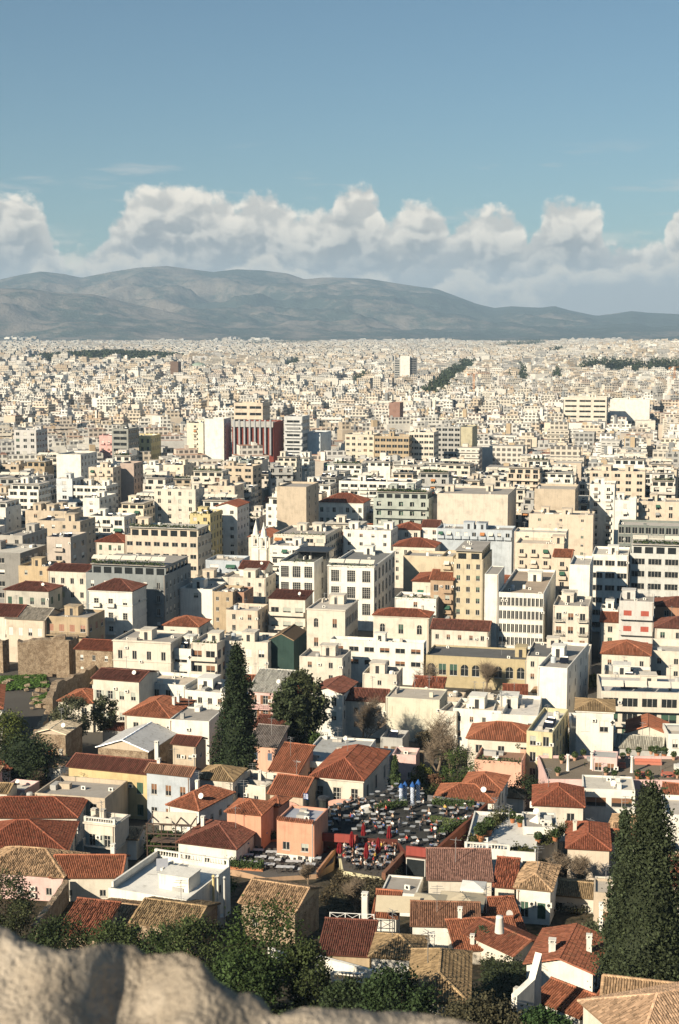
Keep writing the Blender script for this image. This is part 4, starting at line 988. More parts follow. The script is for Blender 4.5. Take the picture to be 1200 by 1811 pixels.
    bld('cream neoclassical school with a red hip roof and nine windows', 'building', 564,888,641,893, 20.0, W_, d=15, roof='hip', rc=T1, pitch=.42, st='sash', ws=(1.4,2.1), sh=4.6, nc=7, corn=1, alt=None, name='school')
    bld('grey green hotel with planted balconies', 'hotel', 659,880,757,888, 25.0, GG, d=16, st='door', ws=(1.8,1.9), sh=3.8, nc=5, bal='full', pent=(2.5,1,3), feats='GG')
    bld('cream gable wall house with a red lean-to roof', HS, 700,895,757,900, 21.0, CR, d=14, roof='shed', rc=T1, pitch=.3, nc=0)
    bld('long white block topped by a row of dark solar panels', AP, 600,850,734,856, 27.0, W_, d=15, st='strip', ws=(3.2,1.4), nc=8, feats='SSSSSSSSS')
    bld('low cream church front between the twin bell towers', 'church', 440,950,478,953, 14.0, CR, d=16, roof='gabley', rc=T4, pitch=.4, nc=2, st='arch', ws=(1,2))
    bld('flat beige terrace block with a shaded top row', AP, 484,944,576,950, 19.0, CR, x2=604, d=15, st='door', ws=(2.6,2), nc=5, feats='HUG', pent=0)
    bld('white block with roof steelwork beside the museum', AP, 606,936,690,942, 19.0, W_, d=14, nc=4, ws=(1.2,1.3), feats='UUTHU')
    bld('white stepped block behind the left museum wing', AP, 478,964,530,968, 19.0, W_, d=12, nc=3, ws=(1.6,1.3), feats='HU')
    bld('red roofed row of houses right of the museum block', HS, 694,966,768,970, 15.0, CR, d=13, roof='hip', rc=T1, pitch=.36, nc=5, ws=(1,1.6))
    bld('second red roof with arched attic behind the red roofed row', HS, 693,936,742,939, 17.0, CR, d=12, roof='hip', rc=T1, pitch=.38, nc=3)
    bld('brown red roofed house by the blue grey concrete wall', HS, 745,932,774,935, 18.0, W_, d=10, roof='gable', rc=T2, pitch=.4, nc=2)
    bld('blue grey concrete block with small roof windows', AP, 771,934,904,941, 20.5, BL, d=13, nc=9, nr=1, ws=(1.1,1.0), sh=3, feats='HAUU', side=0)
    bld('huge blank cream wall block behind the big dark tree', AP, 772,872,897,882, 30.0, (.62,.55,.45), x2=912, d=24, nc=0, side=0, feats='HUH')
    bld('cream block with a blank front and tiny chimney pipe', AP, 944,864,1016,869, 30.0, BE, x2=1022, d=16, nc=0, feats='T')
    bld('low peach row in front of the blank cream wall', AP, 934,908,1048,913, 23.0, PE, d=13, nc=3, ws=(1,1), feats='HU')
    bld('pale plain block stepping down below the peach row', AP, 908,940,1000,944, 21.5, (.70,.62,.50), d=12, nc=2, ws=(1,1), feats='D')
    bld('white tower house with a column of small windows', AP, 1042,856,1086,859, 30.0, W_, d=16, nc=2, ws=(1.4,1.2), feats='', pent=0)
    bld('grey green glass office box', OF, 1092,928,1260,935, 23.0, (.20,.22,.20), d=16, st='strip', ws=(2.6,2.4), sh=3.5, nc=14, alt=None, feats='UU')
    bld('long cream block with five window pairs at the right', AP, 1042,832,1140,837, 31.0, PE, d=16, st='strip', ws=(2.4,1.5), nc=5, feats='HUH')
    bld('white stepped block right of the white tower house', AP, 1086,884,1124,887, 26.0, W_, d=14, nc=1, feats='')
    bld('plain pale block at the right edge above the glass office', AP, 1128,886,1220,890, 25.0, PE, d=14, nc=4, feats='HSSU')
    bld('tan and grey flats with roof trees left of the ochre block', AP, 273,864,346,869, 28.0, CR, x2=362, d=16, nc=4, feats='HTU')
    bld('narrow blue white flats near the left edge', AP, 100,846,128,849, 28.0, (.62,.64,.64), d=13, nc=1, ws=(2,1.5), feats='U')
    bld('long low white office with strip windows left of centre', OF, 122,858,188,862, 25.0, W_, d=14, st='strip', ws=(3.4,1.5), nc=5, feats='HU')
    bld('beige block with paired windows in the upper left streets', AP, 157,826,200,829, 32.0, PE, x2=214, d=15, nc=3, feats='H')
    bld('brown rose slab with blank front', AP, 213,819,237,821, 33.0, (.46,.36,.30), d=12, nc=0, feats='')
    # landmarks of the upper streets
    bld('bright white box with a shaded strip window side', AP, 100,803,143,808, 33.0, W_, x2=172, d=24, nc=0, side=5, feats='U')
    bld('pink facade with small paired windows', AP, 176,770,198,772, 30.0, (.70,.42,.38), d=14, nc=2, ws=(1.6,2), sh=5, feats='')
    bld('grey glass office with horizontal bands between pink and yellow', OF, 198,758,227,760, 36.0, (.30,.30,.27), d=18, st='strip', ws=(10,1.8), nc=1, sh=3.6, feats='H', alt=None)
    bld('yellow classical facade with a dark side', 'building', 227,770,267,773, 30.0, (.66,.55,.29), x2=285, d=24, nc=4, st='sash', ws=(1.5,2.5), sh=5, feats='', name='hall')
    bld('grey block with a grid of blue grey windows at the left', AP, 25,760,64,763, 36.0, (.55,.53,.50), d=16, nc=3, ws=(2.2,1.8), sh=3.8, feats='', alt=None)
    bld('cream twin slab tower with narrow windows', AP, 362,740,396,742, 42.0, W_, x2=409, d=16, nc=0, side=2, feats='')
    bld('lower cream slab left of the twin slab tower', AP, 331,748,360,750, 38.0, (.72,.66,.52), d=16, nc=1, feats='')
    THE, _t = bld('red walled theatre with tall grey fins', 'building', 411,746,484,750, 40.0, (.22,.055,.04), x2=502, d=30, nc=0, side=0, feats='', rcol=GR, name='theatre')
    for k in range(8):
        m = MB(); m.box(-.5, -1.6, -20, .5, 0, 1.5); obj('fin', m.mesh('fin', [WALL]), THE, (-_t[0]/2+_t[0]*(k+.5)/8, -_t[1]/2, 40), 0, (.36, .37, .37))
    m = MB(); m.box(-_t[0]/2, -1.2, -3, _t[0]/2, -.05, .5); obj('cornice', m.mesh('cornice', [WALL]), THE, (0, -_t[1]/2, 40), 0, GR)
    bld('pale block with long balcony bands right of the red theatre', AP, 503,736,535,738, 44.0, (.56,.56,.54), d=18, st='strip', ws=(8,1.6), nc=1, sh=4.2, feats='')
    bld('pale blue plain slab in the centre', AP, 536,766,567,768, 33.0, (.62,.66,.68), x2=586, d=18, nc=0, side=0, feats='')
    bld('cream office with five columns of windows', OF, 609,768,660,771, 33.0, (.64,.58,.46), d=18, st='plain', ws=(2.0,1.6), sh=3.6, nc=5, feats='HU', alt=None)
    bld('tan office with two brown upper bands', OF, 661,771,722,773, 33.0, TN, d=18, st='strip', ws=(3.2,1.7), sh=3.6, nc=6, feats='', alt=None)
    bld('pale office with a dark top window row', OF, 722,764,766,766, 35.0, CR, d=18, st='strip', ws=(2.6,1.5), sh=3.6, nc=5, feats='', alt=None)
    bld('olive yellow blank slab', AP, 814,755,834,756, 36.0, (.50,.45,.31), x2=843, d=16, nc=0, side=0, feats='')
    bld('grey office with pale panels left of the olive slab', OF, 769,754,813,756, 36.0, GR, d=16, st='strip', ws=(3,1.6), nc=4, feats='', alt=None)
    bld('broad stepped block with shaded terrace bands', OF, 996,702,1072,705, 40.0, CR, x2=1085, d=30, st='strip', ws=(12,1.6), nc=3, sh=4.5, feats='H', alt=None)
    bld('white modern hall with two raised roof boxes', 'building', 1078,706,1148,709, 36.0, W_, d=26, nc=0, feats='HH', name='hall')
    bld('small red building in the middle distance', 'building', 687,712,706,713, 36.0, (.30,.18,.14), x2=712, d=18, nc=0, feats='')
    bld('brown striped office left of the middle', OF, 414,712,465,714, 42.0, PE, d=20, st='strip', ws=(14,2), nc=2, sh=5, feats='H', alt=None)
    bld('pale tower slab standing high over the far city', 'tower', 0,0,0,0, 48.0, W_, geo=(Vector((114, 2500)), -.1, 17, 14, 14, 1), nc=0, side=0, feats='', name='tower_block', lvl=3)
    bld('grey windowed wing left of the pale tower slab', 'tower', 0,0,0,0, 42.0, GR, geo=(Vector((100.5, 2504)), -.1, 9.8, 12, 14, 2), st='strip', ws=(8,2), nc=1, sh=4, side=0, feats='', name='tower_block', lvl=3)
    bld('dark ribbed wing right of the pale tower slab', 'tower', 0,0,0,0, 45.0, (.16,.16,.16), geo=(Vector((128.6, 2502)), -.1, 12, 13, 14, 3), st='strip', ws=(10,2), nc=1, sh=4, side=0, feats='', name='tower_block', lvl=3)
    bld('dark brown tower in the far left city', 'tower', 0,0,0,0, 36.0, (.17,.115,.085), geo=(Vector((-297, 2600)), YAW, 15, 16, 15, 4), nc=0, side=0, feats='', name='tower_block', lvl=3)
# ---------------------------------------------------------------- ground, far city, mountains
def build_ground():
    xs = np.concatenate([np.linspace(-10000, -700, 30), np.linspace(-600, 600, 61), np.linspace(700, 10000, 30)])
    ys = np.array([-300, -100, 0, 2.6, 4, 6, 10, 20, 40, 60, 80, 100, 115, 130, 150, 170, 195, 220, 240, 260, 300, 350, 420, 500, 600, 800, 1000, 1300] + list(np.linspace(1600, 9500, 34)) + [11000, 14000, 17000, 20200])
    V = [(x, y, ground(x, y)-(.4 if y > 90 else 0)) for y in ys for x in xs]; n = len(xs)
    Fc = [[j*n+i, j*n+i+1, (j+1)*n+i+1, (j+1)*n+i] for j in range(len(ys)-1) for i in range(n-1)]
    me = bpy.data.meshes.new('ground'); me.from_pydata(V, [], Fc)
    m, t, out = new_mat('ground'); P = wpos(t)
    n1 = t.noise(P, 0.05, 5, 0.65); n2 = t.noise(P, 0.9, 4, 0.6); n3 = t.noise(P, 0.004, 4, 0.6)
    sp = t.node('ShaderNodeSeparateXYZ'); t.put(sp.inputs[0], P); yy = E(t, sp.outputs[1])
    city = t.mix(n1, (.060, .056, .050, 1), (.13, .118, .10, 1))
    soil = t.mix(t.ramp01(n2, .35, .65), (.035, .034, .022, 1), (.10, .08, .052, 1))
    plain = t.mix(t.ramp01(n3, .4, .6), (.05, .06, .04, 1), (.16, .15, .11, 1))
    c = t.mix(t.ramp01(yy, 190.0, 240.0), soil, city); c = t.mix(t.ramp01(yy, 8200.0, 10000.0), c, plain)
    principled(t, out, c, .95, 0, .1); me.materials.append(m)
    obj('ground', me, kind='structure')
SIL = [(-900,560),(-500,520),(-250,500),(-100,512),(0,499),(40,490),(80,483),(120,487),(150,493),(200,483),(250,475),(300,472),(340,477),(380,482),(420,477),(470,479),(510,484),(540,494),(570,491),(600,491),(650,493),(700,501),(740,507),(770,511),(800,522),(840,537),(870,544),(900,541),(950,544),(975,541),(1000,548),(1050,558),(1090,553),(1110,550),(1140,553),(1200,556),(1350,548),(1600,560),(2100,575)]
FRT = [(-900,540),(-400,515),(-150,505),(0,508),(60,508),(100,514),(170,517),(230,531),(300,546),(400,568),(520,580),(700,588),(2100,592)]
def mount_z(apx, rr):
    """height of the mountain land along pixel column apx at distance rr"""
    a = math.atan((apx-600)/FPX); x = math.sin(a)*rr; y = math.cos(a)*rr
    sil = float(np.interp(apx, SX, SY)); frt = float(np.interp(apx, FX, FY))
    R1 = 15500; e1 = (600-sil)/FPX*R1+20; R2 = 11600; e2 = max(0, (598-frt)/FPX*R2+12)
    t1 = max(0, min(1, (rr-9400)/(R1-9400))); f1 = t1**1.55 if rr < R1 else max(0, 1-((rr-R1)/5200)**2)
    t2 = (rr-9300)/(R2-9300); f2 = max(0, min(1, t2))**1.1 if rr < R2 else max(0, 1-((rr-R2)/1900)**1.6)
    n = 1-abs(mnoise.fractal(Vector((x/1500, y/1500, 3.3)), .9, 2.1, 6))*1.5; q = mnoise.fractal(Vector((x/520, y/520, 8.1)), .9, 2.1, 5)
    h1 = e1*f1+f1*(1-f1)*4*(n-.55)*e1*.28+q*30*min(1, f1*3)*(1-f1**8)
    h2 = e2*f2+f2*(1-f2)*4*(n-.55)*e2*.32+q*30*min(1, f2*3)*(1-f2**8)
    return 66+max(h1, h2)
SX, SY = zip(*SIL); FX, FY = zip(*FRT)
def build_mountains():
    nx, ny = 460, 150
    az = np.linspace(-740, 1940, nx); r = np.linspace(9200, 19500, ny)
    V = []
    for j in range(ny):
        for i in range(nx):
            a = math.atan((az[i]-600)/FPX); V.append((math.sin(a)*r[j], math.cos(a)*r[j], mount_z(az[i], r[j])))
    Fc = [[j*nx+i, j*nx+i+1, (j+1)*nx+i+1, (j+1)*nx+i] for j in range(ny-1) for i in range(nx-1)]
    me = bpy.data.meshes.new('mountains'); me.from_pydata(V, [], Fc); me.polygons.foreach_set('use_smooth', [True]*len(Fc))
    m, t, out = new_mat('mountain_scrub'); P = wpos(t)
    n1 = t.noise(P, .0011, 6, .68); n2 = t.noise(P, .006, 5, .7)
    sx = t.node('ShaderNodeSeparateXYZ'); t.put(sx.inputs[0], P)
    rock = t.ramp01(n1 + (n2 - .5) * .7 - E(t, sx.outputs[0]) * .00003, .44, .66)
    c = t.mix(rock, (.05, .066, .055, 1), (.21, .18, .15, 1))
    c = t.mix(t.ramp01(t.noise(P, .0019, 4, .6), .68, .74) * .6, c, (.44, .38, .31, 1))
    principled(t, out, c, .95, 0, .05, bump(t, n2, 40, .8)); me.materials.append(m)
    obj('mountains', me, kind='structure')
def city_material():
    m, t, out = new_mat('far_city'); col = attr(t, 'col', 'Color')
    uv = t.node('ShaderNodeAttribute', attribute_name='facade'); s = t.node('ShaderNodeSeparateXYZ'); t.put(s.inputs[0], uv.outputs['Vector'])
    U, V_ = E(t, s.outputs[0]), E(t, s.outputs[1])
    fu = t.m('FRACT', U / 3.3); fv = t.m('FRACT', V_ / 3.2)
    w = t.ramp01(t.m('ABSOLUTE', fu - .5), .36, .31) * t.ramp01(t.m('ABSOLUTE', fv - .52), .31, .25) * t.ramp01(V_, .5, 1.0)
    n = t.noise(wpos(t), .35, 3, .6)
    c = t.mix(1.0, col, grey(t, n * .5 + .72), 'MULTIPLY')
    c = t.mix(w * .85, c, (.05, .05, .05, 1))
    principled(t, out, c, .9, 0, .15); return m
CITYCOL = [W_, W_, CR, CR, PE, (.66,.57,.45), BE, (.60,.58,.53), (.70,.66,.58), GR, (.72,.68,.60), (.66,.61,.52), (.70,.67,.62), (.55,.48,.40)]
def hits(c, rad, slack=0):
    for (q, rz, w, d, zb, h) in FOOT:
        v = c-q
        if abs(v.x) > 60 or abs(v.y) > 60: continue
        lx = v.x*math.cos(rz)+v.y*math.sin(rz); ly = -v.x*math.sin(rz)+v.y*math.cos(rz)
        if abs(lx) < w/2+rad-slack and abs(ly) < d/2+rad-slack: return True
    return False
def rect_px(c, rz, w, d, z0, z1):
    ps = [project((c.x+math.cos(rz)*a*w/2-math.sin(rz)*b*d/2, c.y+math.sin(rz)*a*w/2+math.cos(rz)*b*d/2, z)) for a in (-1, 1) for b in (-1, 1) for z in (z0, z1)]
    return min(p[0] for p in ps), min(p[1] for p in ps), max(p[0] for p in ps), max(p[1] for p in ps)
def street(x, y):
    """true on the streets and avenues kept open between blocks"""
    for (ax, ay, bx, by, hw) in STREETS:
        dx, dy = bx-ax, by-ay; L = math.hypot(dx, dy); t = ((x-ax)*dx+(y-ay)*dy)/L
        if -5 < t < L+5 and abs((x-ax)*-dy/L+(y-ay)*dx/L) < hw: return True
    return False
STREETS = []
FILL_END = []
def compass(c):
    px, _ = project((c.x, c.y, 10))
    return px
def fillers():
    """apartment blocks of the middle streets: each a thing"""
    rng = random.Random(41); named = [(f, rect_px(*f[:4], f[4], f[4]+f[5])) for f in FOOT]
    cand = []; ca, sa = math.cos(YAW), math.sin(YAW)
    for i in range(-50, 70):
        for j in range(0, 80):
            gx = i*16.5+(i//5)*6+rng.uniform(-1.5, 1.5); gy = 240+j*16.5+(j//3)*5+rng.uniform(-1.5, 1.5)
            x, y = gx*ca-gy*sa*1.0-150, gx*sa+gy*ca+60
            if y < 330 or y > 1120: continue
            px, _ = project((x, y, 10))
            if -90 < px < 1290: cand.append((y, x))
    cand.sort(); n = 0; out = []; labels = set()
    marks = [(f[1][0]+f[1][2], f[0], l) for f, l in zip(named, [r[0] for r in REPORT])]
    for y, x in cand:
        c = Vector((x, y)); w = rng.uniform(10, 17); d = rng.uniform(10, 15); h = rng.choice((12, 15, 16, 18, 19, 21, 22, 24, 26)) if y > 460 else rng.choice((9, 11, 13))
        if street(x, y): continue
        if hits(c, min(w, d)*.5, 2.0): 
            w *= .6; d *= .6
            if hits(c, min(w, d)*.5, 1.5): continue
        rz = YAW+rng.choice((0, 0, 0, .05, -.07, .28))
        zb = ground(x, y); ok = True
        while h > 6:
            r = rect_px(c, rz, w, d, zb, zb+h); bad = False
            for f, q in named:
                if f[0].y > y+4 and r[0] < q[2]-4 and r[2] > q[0]+4:
                    vis_bottom = min(q[3], q[1]+(q[3]-q[1])*(.75 if f[0].y < 600 else .5))
                    if r[1] < vis_bottom: bad = True; break
            if not bad: break
            h -= 3
        if h <= 6: continue
        out.append((c, rz, w, d, zb, h))
        if len(out) >= 295: break
    FILL_END.append(out[-1][0].y)
    print('fill end', out[-1][0].y, len(out))
    return out
NEARMARKS = [('balustraded white villa', 870, 1515), ('scribbled cottage', 945, 1590), ('mauve brown roof', 815, 1540), ('big tan hip roof', 775, 1730), ('flat brown red roof', 612, 1660), ('vine tangled stone house', 480, 1600),
    ('ruined roofs', 230, 1620), ('white terrace house', 290, 1545), ('stair house', 180, 1480), ('long low red roof', 385, 1480), ('beige gravel block', 130, 1400), ('yellow green shuttered house', 190, 1380), ('blue grey house', 305, 1385),
    ('neoclassical villa', 610, 1380), ('grey flat roof', 620, 1325), ('brick pink wing', 885, 1355), ('white pavilion', 1050, 1290), ('pink column terrace', 1080, 1365), ('big dark window', 1075, 1410), ('right cypress', 1135, 1600),
    ('tall lone cypress', 420, 1300), ('white tarpaulin', 240, 1310), ('chapel', 90, 1310), ('blank cream shuttered wall', 730, 1250), ('yellow arcades', 850, 1185), ('dark street', 1050, 1200), ('grey corrugated shed', 1130, 1310), ('orange L shaped roof', 825, 1405), ('red long roof with gable chimney', 980, 1660)]
def annexes():
    """low wings, sheds and flat terraces that fill the gaps of the old town, each a thing"""
    rng = random.Random(23); named = [(f, rect_px(*f[:4], f[4], f[4]+f[5]+1.2)) for f in FOOT]; cand = []; seen = set(); ca, sa = math.cos(YAW), math.sin(YAW); n = 0
    for i in range(-22, 24):
        for j in range(0, 34):
            gx = i*7.2+rng.uniform(-1, 1); gy = j*7.2+rng.uniform(-1, 1); x, y = gx*ca-gy*sa-40, gx*sa+gy*ca+105
            if not 118 < y < 352: continue
            px, py = project((x, y, ground(x, y)+3))
            if px < -60 or px > 1260 or py > 1800: continue
            if (388 < px < 870 and 1385 < py < 1560) or (540 < px < 745 and 1500 < py < 1650): continue
            if px < 170 and 1150 < py < 1345: continue
            if 560 < px < 830 and 1280 < py < 1420 and rng.random() < .8: continue
            if (px < 600 and py > 1560) or (px < 760 and py > 1640): continue
            if street(x, y): continue
            cand.append((y, x, px, py))
    cand.sort(); out = []
    for y, x, px, py in cand:
        c = Vector((x, y)); w = rng.uniform(4.5, 7.5); d = rng.uniform(4, 6.5); h = rng.uniform(2.8, 5.5)+(1.5 if y > 250 else 0)
        if hits(c, min(w, d)*.5, .9): continue
        if any((c-o[0]).length < 6 for o in out): continue
        rz = YAW+rng.uniform(-.12, .12); zb = ground(x, y)
        while h > 2:
            r = rect_px(c, rz, w, d, zb, zb+h+.8); bad = False
            for f, q in named:
                if f[0].y > y+2 and r[0] < q[2]-2 and r[2] > q[0]+2 and r[1] < q[1]+(q[3]-q[1])*.72: bad = True; break
            if not bad: break
            h -= .7
        if h <= 2: continue
        out.append((c, rz, w, d, zb, h, px, py))
    for c, rz, w, d, zb, h, px, py in out:
        if rng.random() < .40:
            kd = rng.choice(('shrub', 'shrub', 'broadleaf_tree', 'bare_tree')); ad, colr = rng.choice((('dark green', (.03, .045, .018)), ('olive green', (.07, .075, .04)), ('fresh green', (.05, .08, .022)), ('brownish', (.085, .07, .04))))
            for q in sorted(NEARMARKS, key=lambda q: (q[1]-px)**2+((q[2]-py)*1.4)**2)[:8]:
                dx, dy = px-q[1], (q[2]-py)*1.4; pos = ('right of' if dx > 0 else 'left of') if abs(dx) > abs(dy) else ('behind' if dy > 0 else 'in front of')
                t = f'{"bare twiggy tree" if kd == "bare_tree" else ad+(" shrub" if kd == "shrub" else " tree")} {"just " if abs(dx)+abs(dy) < 50 else ""}{pos} the {q[0]}'
                if t not in seen:
                    seen.add(t); hh = min(h*1.1, 6)*(.8 if kd == 'shrub' else 1.1); tree(kd, t, 'shrub' if kd == 'shrub' else 'tree', (c.x, c.y, zb), hh, w*.5, 'bare' if kd == 'bare_tree' else 'round', colr, 2600, .26, rng.randrange(900), .1, 'greenery between the old houses', 26); n += 1; break
            continue
        kind = rng.choice(('flat', 'flat', 'shed', 'hip', 'gable', 'flat')); col = rng.choice((W_, W_, CR, CR, PE, BE, RP, GR)); cn = {W_: 'white', CR: 'cream', PE: 'peach', BE: 'beige', RP: 'pink', GR: 'grey'}[col]
        rc, rn = rng.choice(((T4, 'orange'), (T1, 'red'), (T2, 'dark red'), (T6, 'brown'), (T3, 'tan')))
        lab = None
        for q in sorted(NEARMARKS, key=lambda q: (q[1]-px)**2+((q[2]-py)*1.4)**2)[:8]:
            dx, dy = px-q[1], (q[2]-py)*1.4
            pos = ('right of' if dx > 0 else 'left of') if abs(dx) > abs(dy) else ('behind' if dy > 0 else 'in front of')
            t = f'small {cn} {"flat roofed annex" if kind == "flat" else "house with "+rn+" "+kind+" roof"} {"just " if abs(dx)+abs(dy) < 50 else ""}{pos} the {q[0]}'
            if t not in seen: lab = t; break
        if not lab: continue
        seen.add(lab); o = dict(geo=(c, rz, w, d, zb, rng.randrange(9999)), ws=(.9, 1.2), nc=rng.choice((1, 2, 2)), side=rng.choice((0, 1)), sh=max(2.6, h-.6), nr=1, group='small houses of the old town', alt=('shut', .4))
        if kind == 'flat': o.update(par=rng.choice((.3, .6, .8)), feats=rng.choice(('', 'U', 'A', 'D', 'UC', 'G', 'S', 'T')))
        else: o.update(roof=kind, rc=rc, pitch=rng.uniform(.26, .4), old=rng.choice((0, .2, .5)), feats=rng.choice(('', 'C', '')))
        bld(lab, 'house', 0, 0, 0, 0, h, col, **o); n += 1
    return n
LANDMARKS = [('red walled theatre', 455, 770), ('white museum block', 600, 1020), ('curved white office', 920, 1080), ('cream school with the red hip roof', 600, 905),
    ('grey green hotel', 708, 905), ('huge blank cream wall', 835, 915), ('dark grey hotel', 225, 1055), ('white corner palace', 195, 1090), ('wide cream office', 290, 970),
    ('pink facade', 187, 790), ('olive yellow slab', 828, 772), ('twin slab tower', 385, 765), ('twin bell towers', 460, 930), ('five band white office', 1078, 1020),
    ('glass office box', 1145, 940), ('broad stepped block', 1040, 715), ('bright white box', 125, 818), ('tan pergola block', 835, 1030), ('row of solar panels', 667, 852),
    ('dark block at the left edge', 10, 1000), ('yellow classical facade', 250, 788), ('pale blue slab', 560, 785), ('three cream offices', 690, 795), ('long cream block at right', 1090, 850),
    ('grey block at the left edge', 45, 775), ('small red building', 697, 720), ('brown striped office', 440, 718), ('blank cream gable', 700, 885), ('white modern hall', 1110, 715)]
CNAME = {W_: 'white', CR: 'cream', PE: 'peach', BE: 'beige', TN: 'tan', GR: 'grey', BL: 'blue grey', GG: 'grey green', PK: 'pink', (.70,.64,.56): 'off white', (.56,.50,.43): 'greige', (.76,.66,.50): 'pale yellow'}
def build_fillers():
    rng = random.Random(77); seen = set(); k = 0
    cols = [W_]*8+[CR]*6+[PE]*3+[BE]*2+[TN, GR, GG]+[(.70,.64,.56)]*4+[(.56,.50,.43)]*2+[(.76,.66,.50)]*2
    for c, rz, w, d, zb, h in fillers():
        gx_, gy_ = project((c.x, c.y, zb))
        if gx_ < 190 and gy_ > 1140: continue
        col = rng.choice(cols); nf = max(2, round(h/3.1)); tiled = h < 14 and rng.random() < .35
        st, ws, wp, bal, alt = rng.choice((('plain', (1.3, 1.4), 2.9, None, ('blind', .4)), ('strip', (3.2, 1.5), 4.2, None, None), ('door', (2.4, 2.1), 3.9, 'full', ('blind', .4)),
            ('door', (1.8, 2.1), 3.6, 'full', ('blind', .3)), ('plain', (1.0, 1.2), 3.6, None, ('shut', .4)), ('door', (2.6, 2.1), 4.4, 'full', ('blind', .4)), ('blank', (1, 1), 3, None, None)))
        nfe = rng.randint(7, 12); fe = ''.join(rng.choice('HTSSUUADCXXX') for _ in range(nfe))
        if 'H' not in fe and not tiled: fe = 'H'+fe[1:]
        pent = h > 14 and rng.random() < .7
        if rng.random() < .22: fe += 'G'
        if pent and rng.random() < .3: fe += 'W'
        px, py = project((c.x, c.y, zb+h*.8))
        bits = []
        if tiled: bits.append('a red tiled roof')
        if pent: bits.append('a set back top floor')
        if bal: bits.append('long balconies')
        elif st == 'strip': bits.append('ribbon windows')
        elif st == 'blank': bits.append('a blank front')
        elif ws[0] < 1.2: bits.append('few small windows')
        else: bits.append('rows of windows')
        if 'G' in fe: bits.append('roof plants')
        elif fe.count('S') > 1: bits.append('solar heaters')
        elif 'T' in fe: bits.append('a water tank')
        elif 'D' in fe: bits.append('a dish')
        LM = sorted(LANDMARKS, key=lambda q: (q[1]-px)**2+((q[2]-py)*1.6)**2)
        lab = None
        for q in LM[:9]:
            dx, dy = px-q[1], (q[2]-py)*1.6
            far = 'just ' if abs(dx)+abs(dy) < 75 else ''
            if abs(dx) > 2*abs(dy): pos = 'right of' if dx > 0 else 'left of'
            elif abs(dy) > 2*abs(dx): pos = 'behind' if dy > 0 else 'in front of'
            else: pos = ('behind and ' if dy > 0 else 'in front and ')+('right of' if dx > 0 else 'left of')
            nb = ' and '.join(bits[:2])
            for t in (f'{CNAME[col]} block with {nb}, {far}{pos} the {q[0]}', f'{CNAME[col]} {"low" if h < 13 else "tall" if h > 20 else "mid height"} block with {" and ".join(bits[-2:])}, {far}{pos} the {q[0]}'):
                if t not in seen and len(t.split()) <= 16: lab = t; break
            if lab: break
        if lab is None: continue
        seen.add(lab)
        r = dict(wing=rng.random() < .45 and h > 11, geo=(c, rz, w, d, zb, k+100), st=st if st != 'blank' else 'plain', ws=ws, wp=wp, bal=bal, alt=alt, feats=fe, pent=pent,
                 sh=rng.choice((3.0, 3.1, 3.3)), side=rng.choice((0, 2, 3, 4)), bsol=rng.random() < .75, par=rng.choice((.5, .8, 1.0)), aw=.18 if bal else 0, group='apartment blocks of the middle streets')
        if st == 'blank': r['nc'] = 0
        if tiled: r.update(roof=rng.choice(('hip', 'gable')), rc=rng.choice((T1, T2, T4)), feats='C')
        bld(lab, AP, 0, 0, 0, 0, h, col, **r); k += 1
    return k
